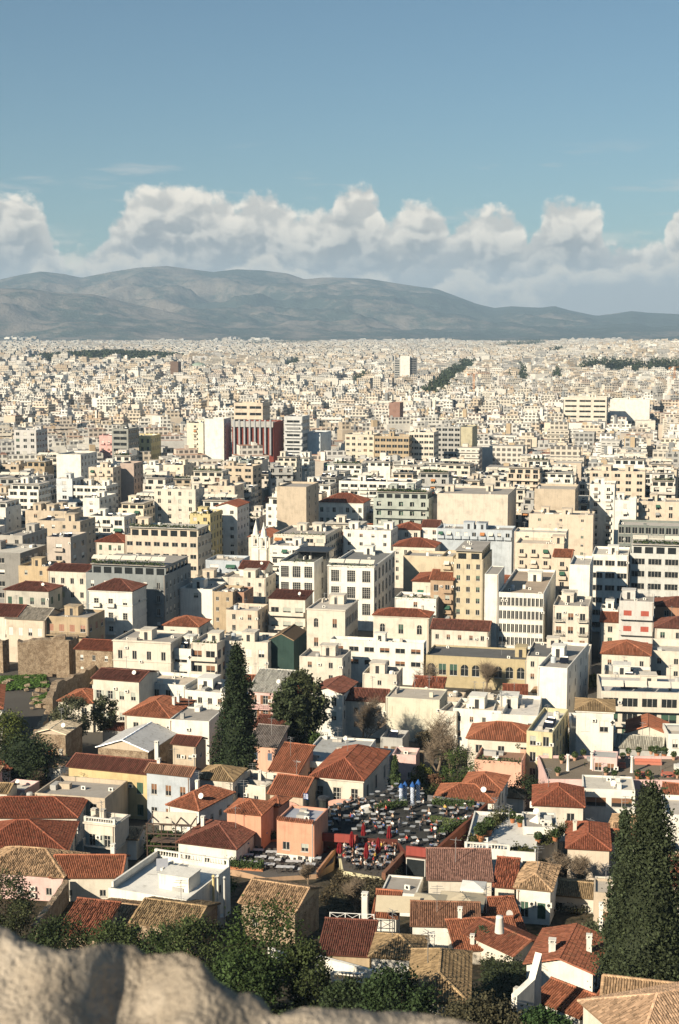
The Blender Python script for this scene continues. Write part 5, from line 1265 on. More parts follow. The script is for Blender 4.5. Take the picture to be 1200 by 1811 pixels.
def far_city():
    rng = random.Random(5); V = []; F = []; C = []; UV = []
    def box(x, y, z0, w, d, h, ca, sa, col, top, win=True, seed=0):
        n = len(V); X, Y = w/2, d/2
        for zz in (z0, z0+h):
            for a, b in ((-X, -Y), (X, -Y), (X, Y), (-X, Y)): V.append((x+a*ca-b*sa, y+a*sa+b*ca, zz))
        L = (w, d, w, d)
        for i in range(4):
            j = (i+1) % 4; F.append((n+i, n+j, n+4+j, n+4+i)); C.append(col)
            if win and i in win: UV.extend(((seed, 0), (seed+L[i], 0), (seed+L[i], h), (seed, h)))
            else: UV.extend(((0, -9),)*4)
        F.append((n+4, n+5, n+6, n+7)); C.append(top); UV.extend(((0, -9),)*4)
    tops = [CONC, GRAV, (.56,.53,.47), (.60,.56,.48), (.30,.28,.26), (.42,.22,.14)]
    for y0, y1, sp, st_ in ((min(900, FILL_END[0]-4), 2300, 18.5, 5), (2300, 5000, 26, 6), (5000, 9300, 33, 7), (9300, 11600, 44, 5)):
        hw = y1*.275+60; ca, sa = math.cos(YAW), math.sin(YAW)
        R = int(math.hypot(hw, y1)/sp)+2
        for i in range(-R, R):
            for j in range(0, R):
                gx = i*sp+(i//st_)*sp*.28+rng.uniform(-.16, .16)*sp; gy = j*sp+(j//3)*sp*.30+rng.uniform(-.16, .16)*sp
                x, y = gx*ca-gy*sa, gx*sa+gy*ca
                if not (y0 <= y < y1) or abs(x) > y*.272+70: continue
                x += rng.uniform(-2, 2); y += rng.uniform(-2, 2)
                c = Vector((x, y))
                if y < 1200 and hits(c, 8.5, .5): continue
                if street(x, y): continue
                if y > 2600 and ((x+560)/205)**2+((y-3520)/300)**2 < 1: continue
                dens = mnoise.noise(Vector((x/420, y/420, 1.7)))
                if y > 9300 and (mnoise.noise(Vector((x/500, y/900, 4)))*2.2 < (y-9300)/1100-.35 or rng.random() < .35): continue
                if dens < -.42 and rng.random() < .75: continue
                if rng.random() < .05: continue
                w = sp*rng.choice((.5, .65, .8, .9, 1.0, 1.25))*rng.uniform(.9, 1.05); d = sp*rng.uniform(.55, .95); g = ground(x, y) if y < 9300 else max(ground(x, y), mount_z(600+FPX*x/y, math.hypot(x, y)))
                if g > 128 or (x < -700 and g > 95): continue
                h = rng.choice((9, 12, 15, 15, 18, 18, 21, 21, 24))*(1+.25*dens)*(.72 if y > 4500 else 1)
                q = YAW+rng.choice((0, 0, 0, .04, -.05))+(.5 if mnoise.noise(Vector((x/700, y/700, 9))) > .22 else 0); cq, sq = math.cos(q), math.sin(q)
                k = rng.uniform(.82, 1.06); col = tuple(v*k for v in rng.choice(CITYCOL)); top = rng.choice(tops)
                blank = rng.random()
                win = (0, 1) if blank < .7 else ((1,) if blank < .85 else ())
                near = y < 2100
                box(x, y, g-2, w, d, h+2, cq, sq, col, top, win, rng.uniform(0, 9))
                z = g+h
                if rng.random() < .6:
                    a = rng.uniform(.5, .85); b = rng.uniform(.4, .7); hh = rng.choice((2.8, 3, 3.1, 5.6))
                    oy = d*(1-b)*.35; px_, py_ = x-oy*sq, y+oy*cq
                    box(px_, py_, z, w*a, d*b, hh, cq, sq, col, top, (0,), rng.uniform(0, 9)); zt = z+hh
                else: zt = z
                for _ in range(rng.choice((1, 2, 3)) if y < 5000 else 1):
                    s_ = rng.uniform(1.2, 3.6); ox, oy = rng.uniform(-.3, .3)*w, rng.uniform(-.1, .3)*d
                    box(x+ox*cq-oy*sq, y+ox*sq+oy*cq, z, s_, s_*rng.uniform(.7, 1.4), (zt-z)+rng.uniform(.9, 2.4), cq, sq, rng.choice((col, col, GR, W_, DG, TN)), top, ())
                if near and 0 in win and rng.random() < .7:
                    for f in range(int(h/3.2)):
                        zz = g+h-3.2*(f+1)+.1; oy = -d/2-.5
                        box(x-oy*sq, y+oy*cq, zz, w*.94, 1.1, 1.0, cq, sq, col, col, ())
    me = bpy.data.meshes.new('far_city'); n = len(F)
    me.vertices.add(len(V)); me.vertices.foreach_set('co', np.asarray(V, dtype=np.float32).ravel())
    me.loops.add(n*4); me.loops.foreach_set('vertex_index', np.asarray(F, dtype=np.int32).ravel())
    me.polygons.add(n); me.polygons.foreach_set('loop_start', np.arange(0, n*4, 4, dtype=np.int32)); me.polygons.foreach_set('loop_total', np.full(n, 4, dtype=np.int32))
    a = me.attributes.new('col', 'FLOAT_COLOR', 'FACE'); a.data.foreach_set('color', np.concatenate([np.asarray(C, dtype=np.float32), np.ones((n, 1), np.float32)], 1).ravel())
    b = me.attributes.new('facade', 'FLOAT_VECTOR', 'CORNER'); b.data.foreach_set('vector', np.concatenate([np.asarray(UV, dtype=np.float32), np.zeros((n*4, 1), np.float32)], 1).ravel())
    me.materials.append(city_material()); me.update(calc_edges=True); me.shade_flat()
    obj('far_city', me, kind='stuff'); return n
def wood(name, pts, h, r, leaf, nl, seed, color=(.045,.06,.03), kind='stuff', label=None):
    rg = np.random.default_rng(seed); cs = []; tn = []
    for x, y in pts:
        hh = h*rg.uniform(.65, 1.2); v = rg.normal(size=(nl, 3)); v /= np.linalg.norm(v, axis=1)[:, None]
        v *= (rg.uniform(.3, 1, nl)**.5)[:, None]
        cs.append(np.array((x, y, ground(x, y)+hh*.55))+v*np.array((r, r, hh*.5))); tn.append(np.full(nl, rg.uniform(.7, 1.3))*rg.uniform(.8, 1.2, nl))
    q, t = leaf_cloud(np.concatenate(cs), leaf, rg, np.concatenate(tn))
    return obj(name, quads_mesh(name, q, t, LEAF), color=color, kind=kind)
STRIPS = [('avenue_trees', 752, 712, 828, 656, 14, 460, 17, 24, 4, 6), ('park_trees', 1030, 674, 1215, 678, 6, 320, 26, 33, 5, 6), ('park_trees', 880, 621, 958, 617, 40, 150, 32, 34, 6, 11),
    ('park_trees', 920, 668, 922, 690, 6, 26, 8, 26, 7, 5), ('park_trees', 8, 655, 42, 644, 18, 40, 14, 24, 8, 6), ('park_trees', 512, 668, 530, 660, 6, 26, 8, 24, 9, 5), ('park_trees', 625, 692, 645, 684, 6, 22, 6, 22, 10, 5),
    ('park_trees', 440, 613, 560, 611, 55, 110, 60, 30, 12, 14), ('park_trees', 890, 690, 900, 688, 4, 16, 6, 24, 13, 5), ('park_trees', 980, 690, 990, 680, 4, 16, 6, 26, 14, 5), ('park_trees', 950, 645, 1000, 643, 18, 40, 16, 26, 15, 7)]
def open_strips():
    for nm, x0, y0, x1, y1, z, n, w, h, sd, r in STRIPS[1:]:
        a, b = at(x0, y0, z), at(x1, y1, z); STREETS.append((a.x, a.y, b.x, b.y, w+8))
def far_trees():
    rg = random.Random(3)
    pts = []
    while len(pts) < 900:
        x = rg.uniform(-800, -320); y = rg.uniform(3220, 3820)
        if ((x+560)/198)**2+((y-3520)/292)**2 < 1: pts.append((x, y))
    wood('hill_wood', pts, 12, 7, 4.0, 22, 1)
    for nm, x0, y0, x1, y1, z, n, w, h, sd, r in STRIPS:
        a, b = at(x0, y0, z), at(x1, y1, z); P = []
        for k in range(n):
            t = rg.random(); P.append((a.x+(b.x-a.x)*t+rg.uniform(-w, w), a.y+(b.y-a.y)*t+rg.uniform(-w, w)))
        wood(nm, P, h, r, 2.6, 30, sd)
def dome_and_cranes():
    p = at(352, 673, 6); o = thing('domed_church', 'round dome with a greenish roof standing out of the far city', 'church', (p.x, p.y, ground(p.x, p.y)))
    b = MB(); b.lathe([(20, -2), (20, 15), (19.6, 16)], 24); obj('wall', b.mesh('wall', [WALL]), o, color=TN)
    b = MB(); b.lathe([(19.5, 15.8), (17, 21), (12, 25), (6, 27.4), (1, 28)], 24); obj('dome', b.mesh('dome', [PLAIN], True), o, color=(.30, .36, .28))
    for lab, px, py, h, l in (('orange tower crane at the right edge of the far city', 1190, 712, 46, 30), ('orange tower crane left of the broad stepped block', 836, 716, 40, 26)):
        p = at(px, py, 3); o = thing('tower_crane', lab, 'crane', (p.x, p.y, ground(p.x, p.y)), .5)
        b = MB(); a = .9
        for sx in (-a, a):
            for sy in (-a, a): b.tube((sx, sy, 0), (sx, sy, h), .14, n=4)
        for k in range(int(h/2)):
            z = k*2; b.tube((-a, -a, z), (a, -a, z+2), .09, n=3); b.tube((-a, a, z), (-a, -a, z+2), .09, n=3); b.tube((a, -a, z), (a, a, z+2), .09, n=3)
        obj('mast', b.mesh('mast', [PLAIN]), o, color=(.62, .24, .05))
        b = MB()
        for y_, z_ in ((-.7, 0), (.7, 0), (0, 1.3)): b.tube((-10, y_, h+z_), (l, y_, h+z_), .13, n=4)
        for k in range(-5, int(l/2)): b.tube((k*2, -.7, h), (k*2+1, 0, h+1.3), .08, n=3); b.tube((k*2+1, 0, h+1.3), (k*2+2, .7, h), .08, n=3)
        b.box(-10, -.8, h-2, -7.5, .8, h); obj('jib', b.mesh('jib', [PLAIN]), o, color=(.62, .24, .05))
    for i, px in enumerate((453, 467)):
        p = at(px, 932+4*i, 24); o = thing('bell_tower', ('left', 'right')[i]+' of the two white bell towers on the little church', 'bell tower', (p.x, p.y, 0), YAW)
        b = MB(); b.box(-1.3, -1.3, -2, 1.3, 1.3, 17); b.box(-1.5, -1.5, 17, 1.5, 1.5, 17.4)
        for sx in (-1, 1):
            for sy in (-1, 1): b.box(sx*1.0-.28, sy*1.0-.28, 17.4, sx*1.0+.28, sy*1.0+.28, 21)
        b.box(-1.45, -1.45, 21, 1.45, 1.45, 21.4); obj('shaft', b.mesh('shaft', [WALL]), o, color=W_)
        b = MB(); b.lathe([(1.2, 21.4), (.95, 23.2), (.4, 25), (.08, 26.5)], 8); obj('spire', b.mesh('spire', [WALL]), o, color=W_)
        b = MB(); b.lathe([(.45, 18.2), (.38, 19), (.18, 19.6), (.05, 19.9)], 8); obj('bell', b.mesh('bell', [DARKM]), o)
# ---------------------------------------------------------------- fittings of named houses
def balustrade(name, par, p0, p1, z, h=.95, sp=.42, color=W_, r=.11):
    p0 = Vector((*p0, z)); p1 = Vector((*p1, z)); L = (p1-p0).length; u = (p1-p0)/L; b = MB()
    ang = math.atan2(u.y, u.x); b.M = Matrix.Translation(p0) @ Matrix.Rotation(ang, 4, 'Z')
    b.box(-.1, -.16, 0, L+.1, .16, .14); b.box(-.12, -.18, h-.16, L+.12, .18, h)
    k = max(1, round(L/3.6))
    for i in range(k+1): x = L*i/k; b.box(x-.2, -.2, .0, x+.2, .2, h+.04)
    n = int(L/sp)
    for i in range(n):
        x = (i+.5)*L/n
        if min(abs(x-L*j/k) for j in range(k+1)) < .3: continue
        b.lathe([(r*.6, .14), (r, .32), (r*.5, .55), (r*.8, h-.16)], 6, (x, 0, 0))
    return obj(name, b.mesh(name, [WALL]), par, color=color)
def free_wall(lab, pts, z0, z1, t, color, mat=None, name='garden_wall', cat='wall', rough=0.0, seed=1):
    """a wall along a line of ground points (world x,y); z1 may be a list"""
    rng = random.Random(seed); c = sum((Vector(p) for p in pts), Vector((0, 0)))/len(pts); zb = min(z0) if isinstance(z0, list) else z0
    o = thing(name, lab, cat, (c.x, c.y, zb)); b = MB()
    P = []; Zs = z1 if isinstance(z1, list) else [z1]*len(pts)
    for i in range(len(pts)-1):
        a, e = Vector(pts[i]), Vector(pts[i+1]); n = max(1, int((e-a).length/(1.2 if rough else 50)))
        for k in range(n): P.append((a+(e-a)*k/n, Zs[i]+(Zs[i+1]-Zs[i])*k/n-rough*rng.random()))
    P.append((Vector(pts[-1]), Zs[-1]))
    for i in range(len(P)-1):
        (a, za), (e, ze) = P[i], P[i+1]; u = (e-a).normalized(); nn = Vector((-u.y, u.x))*t/2
        if i: a = a-u*.02*(i % 2)
        q = [a-nn-c, e-nn-c, e+nn-c, a+nn-c]
        b.add([(v.x, v.y, -3) for v in q]+[(q[0].x, q[0].y, za-zb), (q[1].x, q[1].y, ze-zb), (q[2].x, q[2].y, ze-zb), (q[3].x, q[3].y, za-zb)],
              [[0, 1, 5, 4], [1, 2, 6, 5], [2, 3, 7, 6], [3, 0, 4, 7], [4, 5, 6, 7]])
    obj('wall', b.mesh('wall', [mat or WALL]), o, color=color); return o
def xy(px, py, z): p = at(px, py, z); return (p.x, p.y)
def lone(name, lab, cat, p, me, rz=0, color=None, group=None, part=None):
    """one thing with one mesh"""
    o = obj(name, me, None, p, rz, color); return tag(o, lab, cat, group)
def tall_chimney(lab, px, py, z, h, w=.6, color=W_):
    p = at(px, py, z); o = thing('chimney', lab, 'chimney', p, -.2)
    b = MB(); a = w/2; b.box(-a, -a, -2.5, a, a, h-.45); b.box(-a-.06, -a-.06, h-.45, a+.06, a+.06, h-.36); obj('stack', b.mesh('stack', [WALL]), o, color=color)
    b = MB()
    for sx in (-1, 1):
        for sy in (-1, 1): b.box(sx*a*.7-.07, sy*a*.7-.07, h-.36, sx*a*.7+.07, sy*a*.7+.07, h-.12)
    b.box(-a-.05, -a-.05, h-.12, a+.05, a+.05, h); obj('cap', b.mesh('cap', [WALL]), o, color=color); return o
# ---------------------------------------------------------------- furniture, parasols, people
def table_parts(w, d):
    def mk():
        t = MB(); t.box(-w/2, -d/2, .70, w/2, d/2, .75); l = MB()
        for sx in (-1, 1):
            for sy in (-1, 1): l.tube((sx*(w/2-.1), sy*(d/2-.1), 0), (sx*(w/2-.1), sy*(d/2-.1), .70), .035, n=5)
        return t.mesh('tabletop', [PLAIN]), l.mesh('leg', [DARKM])
    return cached(('table', w, d), mk)
def round_table_parts():
    def mk():
        t = MB(); t.lathe([(.02, .70), (.45, .70), (.45, .74)], 14); l = MB(); l.lathe([(.25, 0), (.24, .03), (.04, .06), (.04, .70)], 8)
        return t.mesh('tabletop', [PLAIN]), l.mesh('pedestal', [DARKM])
    return cached('rtable', mk)
def table(lab, p, rz, w, d, color, group, rnd=False):
    a, b = round_table_parts() if rnd else table_parts(w, d)
    o = thing('cafe_table', lab, 'table', p, rz, group); obj('tabletop', a, o, color=color); obj('pedestal' if rnd else 'leg', b, o); return o
def chair_parts():
    def mk():
        s = MB(); s.box(-.22, -.22, .42, .22, .22, .47); b = MB(); b.box(-.22, .18, .50, .22, .23, .92); l = MB()
        for sx in (-.19, .19):
            l.tube((sx, -.19, 0), (sx, -.19, .42), .022, n=4); l.tube((sx, .2, 0), (sx, .21, .9), .022, n=4)
        return s.mesh('seat', [PLAIN]), b.mesh('backrest', [PLAIN]), l.mesh('leg', [DARKM])
    return cached('chair', mk)
def chair(lab, p, rz, color, group):
    s, b, l = chair_parts(); o = thing('cafe_chair', lab, 'chair', p, rz, group)
    obj('seat', s, o, color=color); obj('backrest', b, o, color=color); obj('leg', l, o); return o
def parasol_closed(lab, p, h, color, group=None):
    o = thing('closed_parasol', lab, 'parasol', p, 0, group)
    b = MB(); b.tube((0, 0, 0), (0, 0, h), .035, n=6); obj('pole', b.mesh('pole', [METAL]), o)
    b = MB(); b.box(-.35, -.35, 0, .35, .35, .12); obj('base', b.mesh('base', [DARKM]), o)
    b = MB(); n = 16; prof = [(.14, h*.26), (.32, h*.38), (.38, h*.52), (.28, h*.64), (.25, h*.70), (.28, h*.78), (.14, h*.95), (.03, h)]
    vs = []; 
    for r, z in prof:
        for i in range(n): q = 6.283*i/n; rr = r*(1+.22*(1 if i % 2 else -1)); vs.append((rr*math.cos(q), rr*math.sin(q), z))
    b.add(vs, [[k*n+i, k*n+(i+1) % n, (k+1)*n+(i+1) % n, (k+1)*n+i] for k in range(len(prof)-1) for i in range(n)])
    obj('canopy', b.mesh('canopy', [CLOTH]), o, color=color); return o
def person_mesh(pose):
    def mk():
        if pose == 'sit':
            V = [(0,.05,.50,.155),(0,.07,.72,.15),(0,.05,.92,.15),(0,.03,1.06,.065),(0,.0,1.17,.10),(0,.0,1.27,.09),
                 (.19,.06,.95,.07),(.25,-.05,.72,.05),(.14,-.30,.76,.04),(.13,-.38,.76,.03),(-.19,.06,.95,.07),(-.25,-.05,.72,.05),(-.16,-.28,.78,.04),(-.15,-.36,.78,.03),
                 (.10,.0,.49,.10),(.12,-.40,.50,.08),(.12,-.42,.10,.05),(.12,-.56,.04,.04),(-.10,.0,.49,.10),(-.12,-.40,.50,.08),(-.12,-.42,.10,.05),(-.12,-.56,.04,.04)]
        else:
            V = [(0,0,.92,.15),(0,.02,1.15,.145),(0,0,1.38,.15),(0,-.01,1.51,.065),(0,-.03,1.61,.10),(0,-.03,1.71,.09),
                 (.19,.0,1.41,.07),(.25,.02,1.13,.05),(.24,-.12,.90,.04),(.24,-.17,.84,.03),(-.19,.0,1.41,.07),(-.26,.03,1.13,.05),(-.20,-.18,1.02,.04),(-.17,-.25,1.03,.03),
                 (.09,0,.88,.10),(.10,-.04,.48,.075),(.10,.02,.08,.05),(.10,-.13,.04,.04),(-.09,0,.88,.10),(-.11,.06,.48,.075),(-.11,.10,.08,.05),(-.11,-.05,.04,.04)]
        Ed = [(0,1),(1,2),(2,3),(3,4),(4,5),(2,6),(6,7),(7,8),(8,9),(2,10),(10,11),(11,12),(12,13),(0,14),(14,15),(15,16),(16,17),(0,18),(18,19),(19,20),(20,21)]
        me = bpy.data.meshes.new('person_skeleton'); me.from_pydata([v[:3] for v in V], Ed, [])
        o = bpy.data.objects.new('person_skeleton', me); COL.link(o); md = o.modifiers.new('skin', 'SKIN')
        for i, v in enumerate(V): me.skin_vertices[0].data[i].radius = (v[3], v[3])
        me.skin_vertices[0].data[0].use_root = True
        sb = o.modifiers.new('sub', 'SUBSURF'); sb.levels = 1
        dg = bpy.context.evaluated_depsgraph_get(); r = bpy.data.meshes.new_from_object(o.evaluated_get(dg)); bpy.data.objects.remove(o)
        r.name = 'body'; r.materials.clear()
        for m in (CLOTH, TROUS, SKIN, HAIR): r.materials.append(m)
        top = max(v[2] for v in V); hip = V[0][2]+.06
        for p in r.polygons:
            c = p.center
            if c.z > top-.19: p.material_index = 3 if (c.y > -.02 or c.z > top+.03) else 2
            elif c.z > top-.26: p.material_index = 2
            elif abs(c.x) > .11 and c.y < -.17 and c.z > hip+.12: p.material_index = 2
            elif c.z < hip: p.material_index = 1
            p.use_smooth = True
        return r
    return cached(('person', pose), mk)
SKIN = mat_plain('skin', (.50, .29, .20), .6); HAIR = mat_plain('hair', (.045, .03, .02), .7); TROUS = mat_plain('trousers', (.035, .04, .06), .9)
# ---------------------------------------------------------------- the cafe terraces
def cafe():
    rng = random.Random(12)
    zu, zm, zl = 12.5, 11.0, 10.0
    def deck(name, lab, pix, z, floor, wall, back=None):
        pts = [xy(px, py, z) for px, py in pix]; c = sum((Vector(p) for p in pts), Vector((0, 0)))/len(pts); g = ground(c.x, c.y)
        o = thing(name, lab, 'roof terrace', (c.x, c.y, g)); q = [(p[0]-c.x, p[1]-c.y) for p in pts]
        area = sum(q[i][0]*q[(i+1) % len(q)][1]-q[(i+1) % len(q)][0]*q[i][1] for i in range(len(q)))
        if area < 0: q = q[::-1]
        b = MB(); n = len(q)
        for i in range(n): b.poly([(*q[i], -4), (*q[(i+1) % n], -4), (*q[(i+1) % n], z-g), (*q[i], z-g)])
        obj('wall', b.mesh('wall', [WALL]), o, color=wall)
        b = MB(); b.poly([(*p, z-g) for p in q]); obj('deck', b.mesh('deck', [ROOF]), o, color=floor)
        return o, c, g, pts
    U, cu, gu, pu = deck('roof_terrace', 'upper cafe terrace crowded with tables, above the red parapet', [(567, 1428), (612, 1420), (668, 1402), (706, 1388), (742, 1400), (756, 1416), (858, 1430), (768, 1512), (716, 1505), (700, 1484), (560, 1480)], zu, (.05, .05, .047), (.11, .035, .026))
    Md, cm, gm, pm = deck('roof_terrace', 'crowded middle cafe terrace with closed red parasols', [(597, 1492), (640, 1484), (702, 1484), (718, 1506), (676, 1552), (606, 1540)], zm, (.10, .09, .08), (.60, .55, .36))
    L, cl, gl, pl = deck('roof_terrace', 'lower cafe terrace with rows of empty pale tables', [(400, 1519), (470, 1482), (560, 1490), (596, 1500), (590, 1525), (560, 1546), (470, 1552), (405, 1536)], zl, (.12, .11, .10), (.42, .28, .18))
    def rail(par, c, g, z, pix, h, t, col, name='parapet'):
        for (a, b_) in zip(pix[:-1], pix[1:]):
            A, B = Vector(xy(*a, z)), Vector(xy(*b_, z)); u = (B-A); Ln = u.length; u /= Ln; m = MB()
            m.M = Matrix.Translation((A.x-c.x, A.y-c.y, z-g)) @ Matrix.Rotation(math.atan2(u.y, u.x), 4, 'Z'); m.box(0.01, -t/2, -.4, Ln, t/2, h)
            obj(name, m.mesh(name, [WALL]), par, color=col)
    rail(U, cu, gu, zu, [(556, 1481), (632, 1487)], .9, .35, (.30, .07, .055))
    rail(U, cu, gu, zu, [(717, 1507), (752, 1511)], 1.0, .35, (.30, .07, .055))
    rail(U, cu, gu, zu, [(859, 1432), (769, 1514)], 1.1, .5, (.17, .06, .035))
    rail(U, cu, gu, zu, [(755, 1416), (857, 1430)], 1.0, .25, (.15, .15, .15))
    rail(Md, cm, gm, zm, [(719, 1508), (677, 1554)], .9, .6, (.22, .11, .07), 'tile_coping')
    rail(L, cl, gl, zl, [(597, 1503), (562, 1548)], .8, .3, (.5, .27, .16), 'parapet')
    # dark glazed opening below the red parapet
    A, B = Vector(xy(718, 1507, zu)), Vector(xy(752, 1511, zu))
    for nm, pr, u0, u1 in (('terrace_window', U, 0, 1),):
        m = MB(); u = (B-A); Ln = u.length; u /= Ln; m.M = Matrix.Translation((A.x-cu.x, A.y-cu.y, zu-gu)) @ Matrix.Rotation(math.atan2(u.y, u.x), 4, 'Z')
        m.box(.1, -.30, -3.4, Ln-.1, -.10, -.9, 1); m.box(.0, -.36, -.9, Ln, -.06, -.75, 0); m.box(0, -.36, -3.5, .12, -.06, -.9, 0); m.box(Ln-.12, -.36, -3.5, Ln, -.06, -.9, 0)
        obj('window', m.mesh('window', [FRAME, GLASS]), pr)
    # windows of the cream flank below the middle terrace
    A, B = Vector(xy(722, 1512, zm)), Vector(xy(678, 1556, zm)); u = (B-A); Ln = u.length; u /= Ln; f, p = window_meshes('plain', 1.0, 2.4, True)
    for k in range(4):
        q = A+u*Ln*(k+.5)/4-cm; x = obj('window', f, Md, (q.x+.0, q.y, zm-gm-4.2), math.atan2(-u.y, -u.x)); obj('pane', p, x)
    # lower terrace tables in their rows
    TP = [(210,460,1.7),(295,400,1.7),(350,478,1.9),(430,420,1.8),(405,350,1.7),(545,370,1.8),(510,500,2.0),(545,437,.9),(610,455,1.0),(655,398,1.9),(690,530,2.8),(785,470,2.6),(880,410,2.4),(955,500,1.6),(1020,435,1.5),(880,555,1.6)]
    order = sorted(range(len(TP)), key=lambda i: TP[i][1]); names = ['back row', 'second row', 'third row', 'front row']; rows = [sorted(order[i*4:i*4+4], key=lambda i: TP[i][0]) for i in range(4)]
    nth = ['leftmost', 'second from left', 'third from left', 'rightmost']
    for r, row in enumerate(rows):
        for c, i in enumerate(row):
            X, Y, w = TP[i]; p = at(390+X/6, 1440+Y/6+4, zl+.75); p.z = zl
            table(f'pale grey table in the {names[r]} of the lower cafe terrace, {nth[c]}', p, -.12, w, .95, (.50, .52, .53), 'tables on the lower terrace')
            for k in range(max(1, int(w/.8))):
                for sg in (-1, 1):
                    dx = -w/2+w*(k+.5)/max(1, int(w/.8))
                    chair(f'dark woven chair at the {names[r]}, {nth[c]} table, {"near" if sg < 0 else "far"} side', (p.x+dx, p.y+sg*.72, zl), (0 if sg > 0 else math.pi)-.12+rng.uniform(-.2, .2), (.075, .068, .062), 'chairs on the lower terrace')
    # the upper terrace
    def inside(pt, poly):
        r = False; j = len(poly)-1
        for i in range(len(poly)):
            if (poly[i][1] > pt[1]) != (poly[j][1] > pt[1]) and pt[0] < (poly[j][0]-poly[i][0])*(pt[1]-poly[i][1])/(poly[j][1]-poly[i][1])+poly[i][0]: r = not r
            j = i
        return r
    def scatter(poly, gap, n, m):
        xs = [p[0] for p in poly]; ys = [p[1] for p in poly]; out = []; t = 0
        cx, cy = sum(xs)/len(xs), sum(ys)/len(ys); sh = [(cx+(p[0]-cx)*m, cy+(p[1]-cy)*m) for p in poly]
        while len(out) < n and t < 6000:
            t += 1; q = (rng.uniform(min(xs), max(xs)), rng.uniform(min(ys), max(ys)))
            if inside(q, sh) and all(math.hypot(q[0]-o[0], q[1]-o[1]) > gap for o in out): out.append(q)
        return out
    SHIRT = [('black', (.02,.02,.022), 9), ('white', (.75,.74,.70), 5), ('grey', (.25,.25,.26), 4), ('beige', (.50,.40,.28), 2), ('red', (.45,.05,.04), 2), ('blue', (.08,.14,.30), 3), ('pink', (.65,.25,.30), 1), ('yellow', (.60,.40,.08), 1), ('brown', (.16,.08,.05), 3)]
    def zone(q, c): return ('front ' if q[1] < c.y-3 else 'back ' if q[1] > c.y+5 else 'middle ')+('left' if q[0] < c.x-4 else 'right' if q[0] > c.x+4 else 'centre')
    def shirt(): return rng.choices(SHIRT, [s[2] for s in SHIRT])[0]
    def setting(q, z, where, nc, seated, rnd):
        where_ = where; where = f'{zone(q, cu if "upper" in where else cm)} of the {where}'; rz = rng.uniform(-.3, .3); col = rng.choice(((.30,.31,.32), (.36,.37,.37), (.20,.21,.22), (.46,.46,.45)))
        table(f'{"round" if rnd else "square"} grey cafe table at the {where}', (q[0], q[1], z), rz, .85, .85, col, f'{"round" if rnd else "square"} tables on the {where}', rnd)
        for k in range(nc):
            a = rz+6.283*k/nc+(.78 if nc == 2 else 0); x, y = q[0]+math.cos(a)*.78, q[1]+math.sin(a)*.78; f = a-math.pi/2
            chair(f'dark cafe chair at the {where}', (x, y, z), f, (.05, .047, .045), f'chairs on the {where}')
            if rng.random() < seated:
                cn, cc, _ = shirt(); o = thing('person', f'person in a {cn} top sitting at the {where}', 'person', (x, y, z), f, f'diners in {cn} on the {where}'); obj('body', person_mesh('sit'), o, color=cc)
    for q in scatter(pu, 1.55, 96, .95): 
        front = q[1] < cu.y+2; setting(q, zu, 'upper cafe terrace', rng.choice((0, 1, 1, 2, 2)), .85 if front else .35, not front)
    for q in scatter(pm, 1.55, 26, .86): setting(q, zm, 'middle cafe terrace', 3, .95, False)
    for px, py in ((690, 1475), (705, 1465), (640, 1500), (600, 1462), (622, 1455), (742, 1470), (768, 1478)):
        z = zu if py < 1485 else zm; p = at(px, py, z); cn, cc, _ = shirt()
        o = thing('person', f'person in a {cn} top standing on the cafe terrace', 'person', p, rng.uniform(0, 6), f'standing guests in {cn}'); obj('body', person_mesh('stand'), o, color=cc)
    for lab, X, Y in (('tall closed dark red parasol at the back of the crowd', 608, 740), ('closed dark red parasol by the right end of the crowd', 880, 770), ('closed dark red parasol in the middle front', 765, 900),
                      ('closed dark red parasol nearest the front wall', 640, 955), ('closed dark red parasol beside the red parapet', 485, 830), ('short closed dark red parasol at the terrace stairs', 360, 880)):
        z = zm; p = at(540+X/6, 1370+Y/6, z); parasol_closed(lab, p, 2.4 if 'short' in lab else 3.5, (.17, .015, .018), 'closed red parasols')
    for lab, X, Y in (('blue shaded patio lamp at the back of the lower terrace', 470, 330), ('blue shaded patio lamp at the left rim of the lower terrace', 275, 440), ('blue shaded patio lamp by the red parapet', 1010, 400)):
        p = at(390+X/6, 1440+Y/6, zl); o = thing('patio_lamp', lab, 'lamp', p); b = MB(); b.tube((0, 0, 0), (0, 0, 2.1), .04, n=5); b.lathe([(.22, 0), (.2, .06), (.05, .1)], 8); obj('pole', b.mesh('pole', [DARKM]), o)
        b = MB(); b.lathe([(.52, 2.02), (.48, 2.14), (.16, 2.30), (.04, 2.34)], 12); obj('shade', b.mesh('shade', [PLAIN]), o, color=(.08, .15, .28))
    # bundles in blue and white check with blue caps
    for i, (px, py, lab) in enumerate(((708, 1419, 'leftmost blue capped bundle of checked cloth'), (715, 1416, 'second blue capped bundle of checked cloth'), (728, 1424, 'front right blue capped bundle, longest'), (738, 1420, 'rightmost blue capped bundle in the shade'))):
        p = at(px, py, zu); p.z = zu; h = 3.1+.7*(i > 1); o = thing('checked_bundle', lab+' beside the hedge', 'bundle', p, 0, 'blue capped bundles')
        b = MB(); n = 12; m = 16
        for k in range(m):
            for j in range(n):
                a0, a1 = 6.283*j/n, 6.283*(j+1)/n; r0 = .34+.03*math.sin(k*1.1); r1 = .34+.03*math.sin((k+1)*1.1)
                z0, z1 = h*.86*k/m, h*.86*(k+1)/m
                b.add([(r0*math.cos(a0), r0*math.sin(a0), z0), (r0*math.cos(a1), r0*math.sin(a1), z0), (r1*math.cos(a1), r1*math.sin(a1), z1), (r1*math.cos(a0), r1*math.sin(a0), z1)], [[0, 1, 2, 3]], (j+k) % 2)
